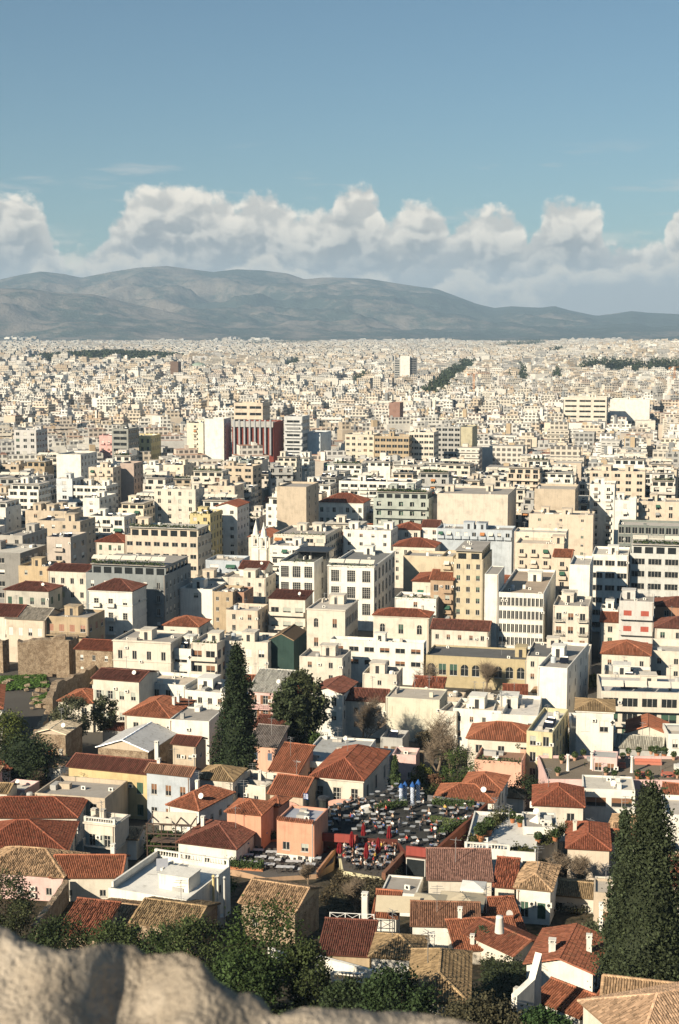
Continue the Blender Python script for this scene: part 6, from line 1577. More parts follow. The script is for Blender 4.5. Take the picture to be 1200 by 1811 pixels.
        obj('body', b.mesh('body', [mat_once('cloth_white', (.74, .76, .78)), mat_once('cloth_blue', (.10, .17, .33))]), o)
        b = MB(); b.lathe([(.46, h*.85), (.40, h*.92), (.16, h*1.03), (.05, h*1.08)], 12); obj('cap', b.mesh('cap', [mat_once('cap_blue', (.03, .10, .30))]), o)
    # artificial hedge screens
    for i, (px, py) in enumerate(((770, 1458), (793, 1462))):
        p = at(px, py, zu); o = thing('hedge_screen', ('left', 'right')[i]+' panel of the green hedge screen on the upper terrace', 'hedge', p, -.16)
        b = MB(); b.box(-1.1, -.08, 0, 1.1, .08, 1.35); obj('frame', b.mesh('frame', [DARKM]), o)
        rg = np.random.default_rng(i); n = 1400; pts = np.stack([rg.uniform(-1.08, 1.08, n), rg.uniform(-.14, .14, n), rg.uniform(.1, 1.4, n)], 1); q, t = leaf_cloud(pts, .13, rg, rg.uniform(.6, 1.4, n)); obj('leaves', quads_mesh('leaves', q, t, LEAF), o, color=(.12, .16, .05), kind='stuff')
    # planters with bushes
    def planter(lab, px, py, z, l, rz, hgt=1.0, col=(.45, .19, .09), seed=0, leafc=(.06, .09, .03)):
        p = at(px, py, z); p.z = z; o = thing('planter', lab, 'planter', p, rz); b = MB(); b.box(-l/2, -.28, 0, l/2, .28, .5); obj('box', b.mesh('box', [PLAIN]), o, color=col)
        rg = np.random.default_rng(seed); n = int(320*l); pts = np.stack([rg.uniform(-l/2, l/2, n), rg.normal(0, .28, n), .45+np.abs(rg.normal(0, .42, n))*hgt], 1); q, t = leaf_cloud(pts, .2, rg, rg.uniform(.5, 1.5, n))
        obj('bush', quads_mesh('bush', q, t, LEAF), o, color=leafc, kind='stuff')
    planter('terracotta planter hedge along the front of the lower terrace', 432, 1538, zl, 6.0, -.18, 1.2, seed=1); planter('planter bushes at the left rim of the lower terrace', 410, 1520, zl, 4.0, .9, 1.3, seed=2)
    planter('leafy planter at the back left of the lower terrace', 442, 1500, zl, 4.5, .6, 1.4, seed=3); planter('leafy planter at the back of the lower terrace', 472, 1487, zl, 3.5, -.1, 1.3, seed=4)
    planter('planter bushes between lower and middle terrace', 588, 1500, zl, 4.0, 1.1, 1.6, seed=5); planter('dark plant troughs at the back right of the upper terrace', 800, 1428, zu, 7, -.15, 1.0, (.05,.05,.05), 6)
    planter('plant trough left of the terrace long wall', 800, 1470, zu, 7, .85, .9, (.10,.06,.05), 7); planter('plant trough in the middle of the upper terrace', 690, 1432, zu, 6, .5, 1.0, (.05,.05,.05), 8)
    # sheets and pipes
    for lab, px, py, z, h, r, col in (('dark kitchen flue on the lower terrace', 520, 1506, zl, 5.4, .20, (.13, .13, .12)), ('pale kitchen flue beside the dark one', 528.5, 1507, zl, 5.0, .17, (.60, .58, .54)), ('thick black flue beside the white wall end', 573, 1478, zl, 6.4, .75, (.025, .03, .028))):
        p = at(px, py, z); o = thing('flue', lab, 'flue', p); b = MB(); b.tube((0, 0, -1), (0, 0, h), r, n=10); obj('pipe', b.mesh('pipe', [PLAIN]), o, color=col); b = MB(); b.lathe([(r*1.3, h-.25), (r*1.3, h+.1), (.03, h+.28)], 10); obj('cap', b.mesh('cap', [DARKM]), o)
    p = at(646, 1436, zu); o = thing('covered_cart', 'white sheet thrown over a cart on the upper terrace', 'cart', p, .5)
    b = MB(); vs = [(-.9, -.6, 0), (.9, -.6, 0), (.9, .6, 0), (-.9, .6, 0), (-.75, -.45, .95), (.7, -.5, 1.1), (.75, .45, 1.15), (-.7, .5, 1.0)]
    b.add(vs, [[0,1,5,4],[1,2,6,5],[2,3,7,6],[3,0,4,7],[4,5,6,7]]); obj('sheet', b.mesh('sheet', [CLOTH]), o, color=(.8, .78, .72))
def mat_once(name, col): return cached(('mat', name), lambda: mat_plain(name, col, .8, 0, .1, .2))
def gp(px, py):
    z = 0
    for _ in range(25): p = at(px, py, z); z = z*.5+.5*ground(p.x, p.y)
    p = at(px, py, z); p.z = ground(p.x, p.y); return p
def top_at(px, ytop, p):
    """height of a thing standing at p whose top shows at pixel row ytop"""
    q = at_y(px, ytop, p.y); return max(1.0, q.z-p.z)
def gtree(lab, cat, name, px, ybase, ytop, wpx, shape, col, n, leaf, seed, trunk=.2, clump=26, up=None):
    p = gp(px, ybase); h = top_at(px, ytop, p); r = wpx/2/FPX*(p-CAM).length
    return tree(name, lab, cat, p, h, r, shape, col, n, leaf, seed, trunk, None, clump)
GRN = (.055, .075, .026); DGN = (.028, .042, .018); OLV = (.085, .09, .05); CYP = (.026, .040, .017); YGN = (.12, .13, .03); PINE = (.06, .07, .03)
def vegetation():
    gtree('tall dark cypress standing alone left of centre', 'tree', 'cypress_tree', 421, 1392, 1146, 74, 'cypress', CYP, 15000, .30, 1, .03, 22)
    gtree('huge cypress at the right edge, cut by the frame', 'tree', 'cypress_tree', 1142, 1788, 1400, 150, 'cypress', (.040, .052, .024), 26000, .20, 2, .03, 22)
    gtree('second cypress top leaning out of the left flank of the huge one', 'tree', 'cypress_tree', 1096, 1770, 1440, 62, 'cypress', (.036, .05, .024), 12000, .20, 3, .03, 22)
    gtree('small cypress beside the villa wall', 'tree', 'cypress_tree', 697, 1428, 1338, 26, 'cypress', (.05, .075, .028), 3000, .22, 4, .05, 16)
    gtree('wide dark pine right of the tall cypress', 'tree', 'pine_tree', 536, 1330, 1186, 84, 'loose', PINE, 8000, .42, 5, .18, 30)
    gtree('left half of the wide dark pine pair', 'tree', 'pine_tree', 512, 1338, 1205, 60, 'loose', (.045, .058, .026), 6000, .42, 6, .15, 30)
    gtree('big dark conifer before the huge blank wall', 'tree', 'pine_tree', 852, 990, 920, 52, 'loose', PINE, 3500, .6, 7, .15, 24)
    gtree('olive green tree beside the chapel', 'tree', 'olive_tree', 128, 1330, 1232, 66, 'loose', OLV, 6000, .28, 8, .25, 26)
    gtree('second olive tree left of the white tarpaulin', 'tree', 'olive_tree', 188, 1318, 1228, 48, 'loose', (.07, .08, .04), 4500, .28, 9, .25, 26)
    gtree('dense dark orange tree in front of the chapel', 'tree', 'broadleaf_tree', 46, 1402, 1306, 110, 'dense', DGN, 9000, .28, 10, .12, 30)
    gtree('yellow green tree at the left edge above the dark one', 'tree', 'broadleaf_tree', 6, 1350, 1262, 90, 'round', (.07, .085, .02), 6000, .28, 11, .2, 28)
    gtree('bushy shrub tree at the left edge by the pink wall', 'tree', 'broadleaf_tree', 14, 1668, 1545, 92, 'round', (.06, .07, .03), 8000, .18, 12, .1, 28)
    for i, (px, yb, yt, w, col, lab) in enumerate(((105, 1716, 1626, 100, (.035,.05,.018), 'leftmost dark tree along the wall top'), (205, 1722, 1632, 100, GRN, 'dark tree with brownish twigs in the foreground row'), (292, 1738, 1640, 96, (.04,.06,.02), 'round dark tree behind the wall hump'),
            (345, 1752, 1622, 92, GRN, 'taller green tree below the ruined roofs'), (470, 1780, 1598, 150, (.038,.062,.016), 'largest bright green tree in the foreground'), (430, 1800, 1690, 120, (.04,.065,.02), 'low green tree at the foot of the wall'), (545, 1790, 1668, 80, (.045,.06,.02), 'brown green bush tree right of the largest one'),
            (700, 1830, 1722, 120, (.03,.05,.018), 'deep shaded tree below the tan roof'), (610, 1815, 1740, 80, (.03,.045,.018), 'shaded shrub by the white balustrade garden'), (850, 1840, 1780, 130, (.06,.055,.03), 'dry shrub tree at the bottom right of the middle'), (960, 1840, 1792, 80, (.04,.075,.025), 'small leafy tree below the orange lean-to'))):
        gtree(lab, 'tree', 'broadleaf_tree', px, yb, yt, w, 'round', col, 7000 if w > 100 else 5000, .20, 30+i, .12, 28)
    for i, (px, yb, yt, w, col, lab) in enumerate(((1063, 1405, 1350, 66, (.04,.065,.022), 'round evergreen bush before the pink terrace'), (925, 1425, 1372, 56, DGN, 'dark ivy bush beside the brick pink wing'), (810, 1398, 1325, 66, (.05,.075,.02), 'ivy covered shrub left of the brick pink wing'), (862, 1508, 1462, 50, (.10,.10,.03), 'yellowish bush on the planted white terrace'),
            (640, 1690, 1650, 50, (.05,.055,.025), 'brown bush on the flat red roof'), (935, 1690, 1662, 60, (.07,.09,.03), 'green creeper below the red long roof'), (852, 1695, 1640, 36, (.04,.06,.03), 'small fir between the orange roof strips'), (745, 1385, 1356, 40, YGN, 'yellow flowering hedge in the garden'), (770, 1392, 1370, 30, (.13,.07,.04), 'reddish shrub in the garden'), (950, 1555, 1525, 60, (.05,.07,.02), 'green shrubs beside the hip roofed cottage'), (1175, 1440, 1410, 60, (.10,.09,.04), 'dry shrub under the pink terrace wall'),
            (870, 1640, 1616, 40, (.05,.08,.02), 'low green bush beside the awnings'), (1008, 1335, 1300, 34, (.09,.09,.02), 'yellow green tree by the pavilion corner'), (285, 1585, 1562, 16, (.12,.13,.03), 'small yellow green conifer on the white terrace'), (708, 1420, 1398, 40, DGN, 'dark hedge behind the checked bundles'), (655, 900, 880, 26, DGN, 'dark tree right of the red hip roofed school'), (1048, 1215, 1195, 26, GRN, 'tree at the foot of the dark street'))):
        gtree(lab, 'shrub', 'shrub', px, yb, yt, w, 'round', col, 2600, .2 if yb > 1300 else .4, 60+i, .08, 24)
    for i, (px, yb, yt, w, lab) in enumerate(((770, 1380, 1258, 100, 'tall bare tree right of the villa garden'), (795, 1380, 1275, 70, 'second bare tree close to the tall one'), (640, 1330, 1225, 90, 'bare tree with dry leaves behind the villa'), (745, 1240, 1170, 66, 'bare grey tree among the roofless rooms'), (858, 1222, 1165, 70, 'bare twiggy tree by the yellow arcades'),
            (1026, 1580, 1500, 60, 'dry reed like tree by the scribbled cottage'), (985, 1575, 1495, 40, 'thin dry stems left of the reed like tree'), (625, 1620, 1545, 70, 'bare tree behind the white lattice railing'), (105, 1430, 1392, 110, 'bare creeping tree over the red hip roof'), (180, 1450, 1395, 70, 'dry tree over the beige block wall'), (545, 1560, 1520, 50, 'dry brown bush below the lower terrace'), (770, 1130, 1098, 30, 'thin bare tree by the low red row'))):
        p = gp(px, yb); h = top_at(px, yt, p); tree('bare_tree', lab, 'tree', p, h, w/2/FPX*(p-CAM).length, 'bare', seed=90+i)
    # grass and scrub of the ruin field and garden slopes, two patches standing for shade
    def cover(name, pix, n, leaf, hgt, col, seed, z=None):
        rg = np.random.default_rng(seed); P = []
        cor = [gp(*q) if z is None else at(*q, z) for q in pix]
        while len(P) < n:
            w = rg.dirichlet((1,)*len(cor)); x = sum(a*c.x for a, c in zip(w, cor)); y = sum(a*c.y for a, c in zip(w, cor)); P.append((x, y, ground(x, y)+abs(rg.normal(0, hgt))))
        q, t = leaf_cloud(np.array(P), leaf, rg, rg.uniform(.6, 1.4, n), 2.0); obj(name, quads_mesh(name, q, t, LEAF), color=col, kind='stuff')
    cover('grass', [(0, 1196), (80, 1192), (90, 1215), (0, 1222)], 9000, .5, .1, (.07, .13, .025), 1)
    cover('grass', [(55, 1235), (92, 1222), (90, 1250), (60, 1248)], 4000, .45, .1, (.07, .13, .025), 2)
    cover('scrub', [(400, 1830), (880, 1850), (880, 1740), (420, 1790)], 16000, .25, .5, (.035, .05, .02), 3)
    cover('scrub', [(-60, 1740), (420, 1860), (400, 1720), (-40, 1640)], 16000, .25, .5, (.045, .055, .025), 4)
    cover('scrub', [(680, 1390), (830, 1370), (840, 1410), (760, 1420)], 7000, .25, .5, (.05, .06, .02), 5)
    cover('scrub', [(880, 1480), (930, 1440), (945, 1490), (900, 1520)], 5000, .22, .4, (.06, .07, .02), 6)
    cover('scrub', [(590, 1650), (720, 1520), (700, 1580), (560, 1600)], 7000, .22, .5, (.08, .07, .04), 7)
    cover('scrub', [(252, 1475), (335, 1470), (340, 1520), (262, 1520)], 5000, .22, .6, (.035, .045, .02), 9)  # dark greenery added inside the timber shed to imitate its shaded interior
    cover('scrub', [(560, 1600), (690, 1560), (600, 1545)], 4000, .22, .5, (.07, .055, .03), 10)
    cover('scrub', [(845, 1690), (940, 1695), (930, 1770), (850, 1790)], 7000, .24, .5, (.035, .045, .02), 11)  # dark leaves standing in for the shadow in a small courtyard
    cover('scrub', [(925, 1615), (1010, 1570), (1050, 1560), (1040, 1620)], 5000, .22, .4, (.05, .05, .025), 12)
    cover('lawn', [(884, 1130), (958, 1130), (954, 1142), (888, 1142)], 3000, .5, .1, (.06, .16, .03), 8)
def palm():
    for lab, px, yb, yt, sd in (('palm tree behind the tall cypress', 444, 1290, 1205, 1), ('small palm tree left of the tall cypress top', 392, 1262, 1225, 2)):
        p = gp(px, yb); h = top_at(px, yt, p); rg = random.Random(sd); o = thing('palm_tree', lab, 'tree', p)
        b = MB(); b.tube((0, 0, -.5), (.1, 0, h-.8), .22, .16, 7); obj('trunk', b.mesh('trunk', [BARK]), o)
        b = MB()
        for k in range(22):
            a = rg.uniform(0, 6.28); e = rg.uniform(-.3, 1.1); q = Vector((.1, 0, h-.8)); L = 1.9
            for s_ in range(5):
                d = Vector((math.cos(a)*math.cos(e), math.sin(a)*math.cos(e), math.sin(e))); r = q+d*L/5; w = .22*(1-s_/6); sd_ = Vector((-math.sin(a), math.cos(a), 0))
                b.poly([q-sd_*w, q+sd_*w, r+sd_*w*.9, r-sd_*w*.9], 0, rg.uniform(.7, 1.3)); q = r; e -= .35
        obj('crown', b.mesh('crown', [LEAF]), o, color=(.06, .085, .03))
def ruins():
    def line(lab, pix, hgt, t, seed, rough=.9):
        P = [gp(*q) for q in pix]; z0 = min(p.z for p in P)
        free_wall(lab, [(p.x, p.y) for p in P], z0, [p.z+hh for p, hh in zip(P, hgt)], t, (.5, .4, .3), RUBBLE, 'ruin_wall', 'ruin', rough, seed)
    line('tall broken brick wall of the ancient ruin', [(34, 1192), (118, 1190)], [9.5, 10.5], 3.0, 1)
    line('left stump of the ancient brick wall', [(-30, 1182), (12, 1186)], [9.5, 8.5], 3.0, 2)
    line('right end pier of the ancient brick wall', [(112, 1196), (130, 1180)], [10, 9], 3.5, 3)
    line('stone boundary wall climbing right from the grass', [(88, 1262), (98, 1240), (166, 1205)], [4.0, 5.0, 4.5], 1.6, 4)
    line('low rubble wall beside the chapel', [(48, 1342), (82, 1290)], [3.0, 3.5], 1.2, 5)
    line('rubble wall of the ruined house in the left foreground', [(62, 1668), (118, 1592)], [2.6, 3.0], .8, 6, .4)
    line('stone wall with a small arch in the garden', [(690, 1362), (748, 1366)], [5.0, 4.5], .8, 7, .5)
    line('white garden wall under the big bare trees', [(575, 1286), (700, 1292)], [3.2, 3.2], .6, 8, .1)
    b = bld('rough stone house behind the ruin wall', 'house', 134,1148,199,1152, 8.5, TN, d=12, roof='gable', rc=T1, pitch=.22, nc=3, ws=(.9,1.4), wallm=RUBBLE)
    rng = random.Random(9)
    for k in range(46):
        px, py = (rng.uniform(55, 90), rng.uniform(1228, 1262)) if k < 30 else (rng.uniform(10, 95), rng.uniform(1192, 1226))
        p = gp(px, py); s = rng.uniform(.35, 1.0); m = MB(); pts = [Vector((x, y, z)) for x in (-1, 1) for y in (-1, 1) for z in (0, 1)]
        pts = [Vector((q.x*s*rng.uniform(.6, 1), q.y*s*rng.uniform(.5, .9), q.z*s*rng.uniform(.5, 1)-.1)) for q in pts]
        m.add(pts, [[0, 1, 3, 2], [4, 6, 7, 5], [0, 4, 5, 1], [2, 3, 7, 6], [1, 5, 7, 3]]); o = obj('fallen_stone', m.mesh('fallen_stone', [RUBBLE]), None, p, rng.uniform(0, 3))
        tag(o, 'pale fallen stone block lying in the ruin rubble' if k < 30 else 'fallen stone block lying on the ruin grass', 'stone', 'fallen stones of the rubble heap' if k < 30 else 'fallen stones on the grass')
def extras(B):
    ch = B['chapel']; f = [q for q in FOOT if abs(q[0].x-ch.location.x) < .01 and abs(q[0].y-ch.location.y) < .01][0]; d = f[3]
    m = MB(); n = 8; q = [(-.8, 0), (.8, 0)]+[(.8*math.cos(math.pi*k/n), 2.4+.8*math.sin(math.pi*k/n)) for k in range(n+1)]
    m.poly([(x, -d/2-.12, z) for x, z in q]); obj('door', m.mesh('door', [PLAIN]), ch, color=(.36, .12, .04))
    m = MB()
    for rr, w_ in ((1.05, .3), (1.7, .35)):
        for k in range(10):
            a0, a1 = math.pi*k/10, math.pi*(k+1)/10
            p0, p1 = [(r_*math.cos(a), 2.4+r_*math.sin(a)) for a in (a0,) for r_ in (rr, rr+w_)]; p2, p3 = [(r_*math.cos(a1), 2.4+r_*math.sin(a1)) for r_ in (rr+w_, rr)]
            e = -d/2-(.45 if rr > 1.2 else .25); P = [p0, p1, p2, p3]
            m.add([(x, e, z) for x, z in P]+[(x, -d/2, z) for x, z in P], [[0, 1, 2, 3], [0, 3, 7, 4], [1, 5, 6, 2]])
        for sg in (-1, 1): m.box(min(sg*rr, sg*(rr+w_)), -d/2-(.45 if rr > 1.2 else .25), -1, max(sg*rr, sg*(rr+w_)), -d/2, 2.4)
    obj('arch', m.mesh('arch', [RUBBLE]), ch)
    t, (w, d, h, zt) = B['terrace']
    for nm, a, b_ in (('balustrade', (-w/2+.2, d/2-.2), (w/2-.2, d/2-.2)),): balustrade(nm, t, a, b_, h, .95)
    m = MB(); m.box(-.15, -d/2+.5, 0, .15, d/2-.4, .75); obj('parapet', m.mesh('parapet', [WALL]), t, (-w/2+.35, 0, h-.02), color=W_)
    m = MB(); m.box(-2.2, -1.7, -.6, 2.2, 1.7, 1.9); m.box(-2.3, -1.8, 1.9, 2.3, 1.8, 2.05); obj('stair_head', m.mesh('stair_head', [WALL]), t, (w*.18, -d*.10, zt), 0, W_)
    m = MB(); m.add([(-.8, -.1, .6), (.8, -.1, .6), (.8, .7, 2.0), (-.8, .7, 2.0)], [[0, 1, 2, 3]], 0)
    m.add([(-.8, -.04, .55), (.8, -.04, .55), (.8, .76, 1.95), (-.8, .76, 1.95)], [[3, 2, 1, 0]], 0)
    for x in (-.7, .7): m.tube((x, 0, 0), (x, 0, .6), .04, n=4); m.tube((x, .7, 0), (x, .7, 1.9), .04, n=4)
    o = obj('solar_panel', m.mesh('solar_panel', [mat_plain('grey_panel', (.36, .37, .40), .35, .2)]), t, (-w*.18, d*.12, zt), .5)
    s, (w, d, h, zt) = B['pinkwall']
    m = MB(); m.box(-w/2-.03, -d/2-.06, -3, w/2+.03, -d/2-.003, 2.5); obj('plinth', m.mesh('plinth', [WALL]), s, color=W_)
    m = MB(); rr_ = random.Random(3)
    for k in range(int(w/.3)): m.tube((-w/2+.15+k*.3, -d/2-.45, h+.02), (-w/2+.15+k*.3, -d/2+.35, h+.28), .13, n=6, tint=rr_.uniform(.6, 1.3))
    obj('tile_edge', m.mesh('tile_edge', [TILE]), s, color=T4, kind='stuff')
    s, (w, d, h, zt) = B['stair']
    balustrade('balustrade', s, (-w/2+.1, -d/2+.15), (w/2-.1, -d/2+.15), h-.05, .8, .4)
    m = MB(); m.box(-w/2-.2, -d/2-.7, h-3.9, w/2+.2, -d/2, h-3.75); obj('canopy', m.mesh('canopy', [WALL]), s, color=CR)
    m = MB()
    for k in range(11): m.box(-w/2-2.6+k*.25, -d/2-.9, h-5.6+k*.30-3, -w/2-2.3+k*.25, -d/2+.3, h-5.6+k*.30)
    obj('stairs', m.mesh('stairs', [WALL]), s, color=CR)
    for sg in (-1, 0): obj('chimney', chimney_mesh(1.7, .8), s, (-w*.5+1.2+sg*1.5, d*.28, zt), color=CR)
    v = B['balus']; q = FOOT[[r[0] for r in REPORT].index('white villa with a balustraded front and planted terrace'[:40])]
    balustrade('balustrade', v, (-q[2]/2+.2, -q[3]/2+.2), (q[2]*.12, -q[3]/2+.2), q[5], .9, .42)
    rng = random.Random(4)
    for lab, px, py, z in (('white conical chimney on the upper orange strip', 882, 1640, None),):
        p = at(px, py, ground(*xy(px, py, 26))+4.4); o = thing('chimney', lab, 'chimney', p); m = MB(); m.lathe([(.55, -.6), (.42, 1.1), (.44, 1.15), (.40, 1.35), (.1, 1.4)], 12); obj('stack', m.mesh('stack', [WALL], True), o, color=W_)
    def chim(lab, px, py, ytop, dz, w=.6, col=W_):
        p = gp(px, py+10); z = p.z+dz if dz < 15 else dz; q = at(px, py, z); h = at_y(px, ytop, q.y).z-z; tall_chimney(lab, px, py, z, max(.8, h), w, col)
    chim('tall white square chimney between the turret and the railing', 644, 1624, 1578, 3.0, .75)
    chim('white capped chimney on the gable of the red long roof', 975, 1692, 1660, 21.7, .75)
    chim('white chimney on the right slope of the red long roof', 1040, 1694, 1652, 21.2, .6)
    chim('white chimney by the cypress edge', 1061, 1640, 1596, 4.4, .5)
    chim('white chimney beside the brown corrugated roof', 812, 1650, 1604, 3.4, .5)
    chim('short white chimney on the lower orange strip', 834, 1672, 1652, 3.2, .5)
    chim('white chimney left of the big tan hip roof', 763, 1676, 1650, 4.2, .5)
    chim('tall white chimney on the orange roof at left', 201, 1526, 1492, 4.8, .6)
    chim('white chimney at the corner of the brown tile roof', 278, 1334, 1310, 9.5, .7)
    chim('white chimney above the pink house roof', 529, 1368, 1346, 7.0, .6)
    chim('grey chimney on the villa rear roof', 577, 1312, 1296, 9.0, .6)
    chim('small chimney among the red hip roofs', 460, 1382, 1362, 7.0, .5)
    # cream flue pipes beside the ruin with two stacked condensers
    p = gp(382, 1632)
    for lab, px, h, r, c in (('left cream flue pipe over the two fan units', 378.5, 6.4, .17, (.66, .52, .26)), ('right pale flue pipe over the two fan units', 386.5, 6.4, .15, (.68, .66, .58)), ('single pale pipe right of the fan units', 398, 6.2, .15, (.55, .54, .50))):
        q = gp(px, 1632); o = thing('flue', lab, 'flue', q); m = MB(); m.tube((0, 0, 0), (0, 0, h), r, n=10); m.tube((0, 0, h-.1), (0, -.3, h+.25), r*1.1, n=8); obj('pipe', m.mesh('pipe', [PLAIN]), o, color=c)
    for k in range(2):
        o = thing('air_conditioner', ('lower', 'upper')[k]+' of the two stacked white fan units below the flue pipes', 'air conditioner', (p.x, p.y-.4, p.z+1.0+k*.95), .1)
        m = MB(); m.box(-.62, -.25, 0, .62, .25, .9); obj('case', m.mesh('case', [PLAIN]), o, color=W_)
        m = MB(); m.tube((0, -.255, .45), (0, -.28, .45), .33, n=14); obj('fan_grille', m.mesh('fan_grille', [PLAIN]), o, color=(.3, .3, .3))
    m = MB(); m.box(-1.1, -.5, -3, 1.1, .7, 0); o = thing('plinth', 'rough white plinth under the fan units', 'plinth', (p.x, p.y-.2, p.z+1.0), .1); obj('block', m.mesh('block', [WALL]), o, color=W_)
    # timber scaffold shed
    p = gp(300, 1524); o = thing('timber_shed', 'dark timber framed open shed with a white panel behind the white terrace', 'shed', p, -.12); m = MB(); W = 7.0
    for x in (0, 2.3, 4.6, 7.0):
        for y in (0, 4.0): m.tube((x-3.5, y, -1), (x-3.5, y, 6.0), .10, n=5)
    for z in (2.4, 4.4, 6.0):
        for y in (0, 4.0): m.box(-3.7, y-.08, z, 3.7, y+.08, z+.18)
    for x in (0, 2.3, 4.6, 7.0): m.box(x-3.58, -.2, 5.9, x-3.42, 4.3, 6.08)
    obj('frame', m.mesh('frame', [PLAIN]), o, color=(.09, .06, .045)); m = MB(); m.box(-3.4, 3.6, 4.6, 3.6, 3.75, 6.8); m.box(-1.6, .3, 5.0, .4, .45, 6.9); obj('panel', m.mesh('panel', [WALL]), o, color=CR)
    m = MB(); m.box(-3.4, 1.5, 2.5, 3.4, 4.0, 2.6); obj('floor', m.mesh('floor', [PLAIN]), o, color=(.12, .08, .06))  # dark floor added to make the open interior look shaded
    # canvas canopies
    def canopy(lab, px, py, z, w, d, rise, col, rz=-.2, shed=False):
        p = at(px, py, z); g = ground(p.x, p.y); o = thing('canopy', lab, 'canopy', (p.x, p.y, g), rz); hz = z-g; m = MB(); q = [(-w/2, -d/2), (w/2, -d/2), (w/2, d/2), (-w/2, d/2)]
        if shed: m.poly([(*q[0], hz), (*q[1], hz), (*q[2], hz+rise), (*q[3], hz+rise)]); m.poly([(*q[3], hz+rise-.05), (*q[2], hz+rise-.05), (*q[1], hz-.05), (*q[0], hz-.05)])
        else:
            for i in range(4): m.poly([(*q[i], hz), (*q[(i+1) % 4], hz), (0, 0, hz+rise)]); a, e = q[i], q[(i+1) % 4]; m.poly([(*a, hz-.35), (*e, hz-.35), (*e, hz), (*a, hz)])
        obj('cloth', m.mesh('cloth', [CLOTH]), o, color=col); m = MB()
        for x, y in q: m.tube((x*.97, y*.97, -.5), (x*.97, y*.97, hz), .05, n=5)
        obj('pole', m.mesh('pole', [DARKM]), o)
    zc = ground(*xy(800, 1600, 22))+3.0
    canopy('large beige pyramid canopy of the street cafe', 815, 1592, zc, 6.0, 5.5, 1.0, (.50, .43, .31)); canopy('square beige canopy left of the pyramid canopy', 760, 1592, zc+.3, 4.6, 4.5, .7, (.46, .40, .29)); canopy('sloping beige awning below the grey cafe roof', 702, 1606, zc+.1, 5.6, 2.6, 1.1, (.52, .45, .32), -.1, True)
    canopy('small white canopy by the mauve brown roof', 836, 1565, zc+.8, 3.2, 3.0, .5, (.72, .70, .64)); canopy('dark timber shelter roof beside the broad white house', 895, 1262, 8.5, 9, 6, .9, (.07, .07, .075), -.2, True)
    # white lattice railing and garden balustrades
    def railing(lab, pts, dz, h=1.0, col=(.75, .74, .70), kind='railing'):
        P = [gp(*q) for q in pts]; z = max(p.z for p in P)+dz; a, b_ = Vector(xy(*pts[0], z)), Vector(xy(*pts[1], z)); c = (a+b_)/2
        o = thing(kind, lab, 'railing', (c.x, c.y, z), 0)
        if kind == 'balustrade': balustrade('balusters', o, a-c, b_-c, 0, h, .38, W_, .10); return
        m = MB(); u = (b_-a); L = u.length; m.M = Matrix.Rotation(math.atan2(u.y, u.x), 4, 'Z')
        n = max(1, int(L/1.5)); s = L/n
        for k in range(n+1): x = -L/2+s*k; m.box(x-.05, -.05, -.3, x+.05, .05, h+.08)
        for z_ in (.1, h): m.box(-L/2, -.035, z_, L/2, .035, z_+.07)
        for k in range(n): x = -L/2+s*k; m.tube((x, 0, .15), (x+s, 0, h), .03, n=4); m.tube((x+s, 0, .15), (x, 0, h), .03, n=4)
        obj('bars', m.mesh('bars', [PLAIN]), o, color=col)
    railing('white lattice railing along the flat red roof', [(584, 1630), (660, 1634)], 4.4, 1.2)
    railing('white balustrade of the shaded garden, upper run', [(588, 1735), (640, 1738)], 2.0, 1.1, kind='balustrade'); railing('white balustrade of the shaded garden, lower left run', [(518, 1764), (545, 1768)], 2.0, 1.1, kind='balustrade'); railing('white metal fence in the shaded garden', [(585, 1776), (642, 1780)], 1.6, 1.4)
    railing('small white balustrade behind the grey villa roof', [(478, 1690), (505, 1700)], 1.8, 1.0, kind='balustrade'); railing('white balustrade on the house left of the big dark window', [(938, 1428), (976, 1432)], 6.0, 1.0, kind='balustrade')
    P = [xy(951, 1697, 30), xy(908, 1765, 27.5)]; free_wall('thick curved white wall stepping down beside the orange lean-to', [P[0], (P[0][0]-.8, (P[0][1]*.6+P[1][1]*.4)), P[1]], 24, [30.7, 28.6, 27.8], .7, W_)
    P = [gp(908, 1795), gp(940, 1800)]; free_wall('grey weathered wall end in front of the white curved wall', [(P[0].x, P[0].y), (P[1].x, P[1].y)], P[0].z, P[0].z+3.0, .6, (.52, .49, .42))
    P = [gp(560, 1712), gp(740, 1735)]; free_wall('low whitewashed wall of the shaded garden', [(P[0].x, P[0].y), (P[1].x, P[1].y)], P[0].z-1, P[0].z+1.6, .5, W_)
    # pink terrace columns, tables, pots
    i = [r[0] for r in REPORT].index('pink walled roof terrace with white columns and red tables'[:40]); c, rz, w, d, zb, h = FOOT[i]; z = zb+h-.5
    for lab, px, py in (('leftmost white column on the pink terrace', 1003, 1363), ('second white column on the pink terrace', 1045, 1360), ('third white column on the pink terrace', 1116, 1366)):
        p = at(px, py, z); p.z = z; o = thing('column', lab, 'column', p); m = MB(); m.lathe([(.36, 0), (.33, .15), (.30, .3), (.28, 2.9), (.36, 3.0), (.36, 3.15)], 12); obj('shaft', m.mesh('shaft', [WALL], True), o, color=W_)
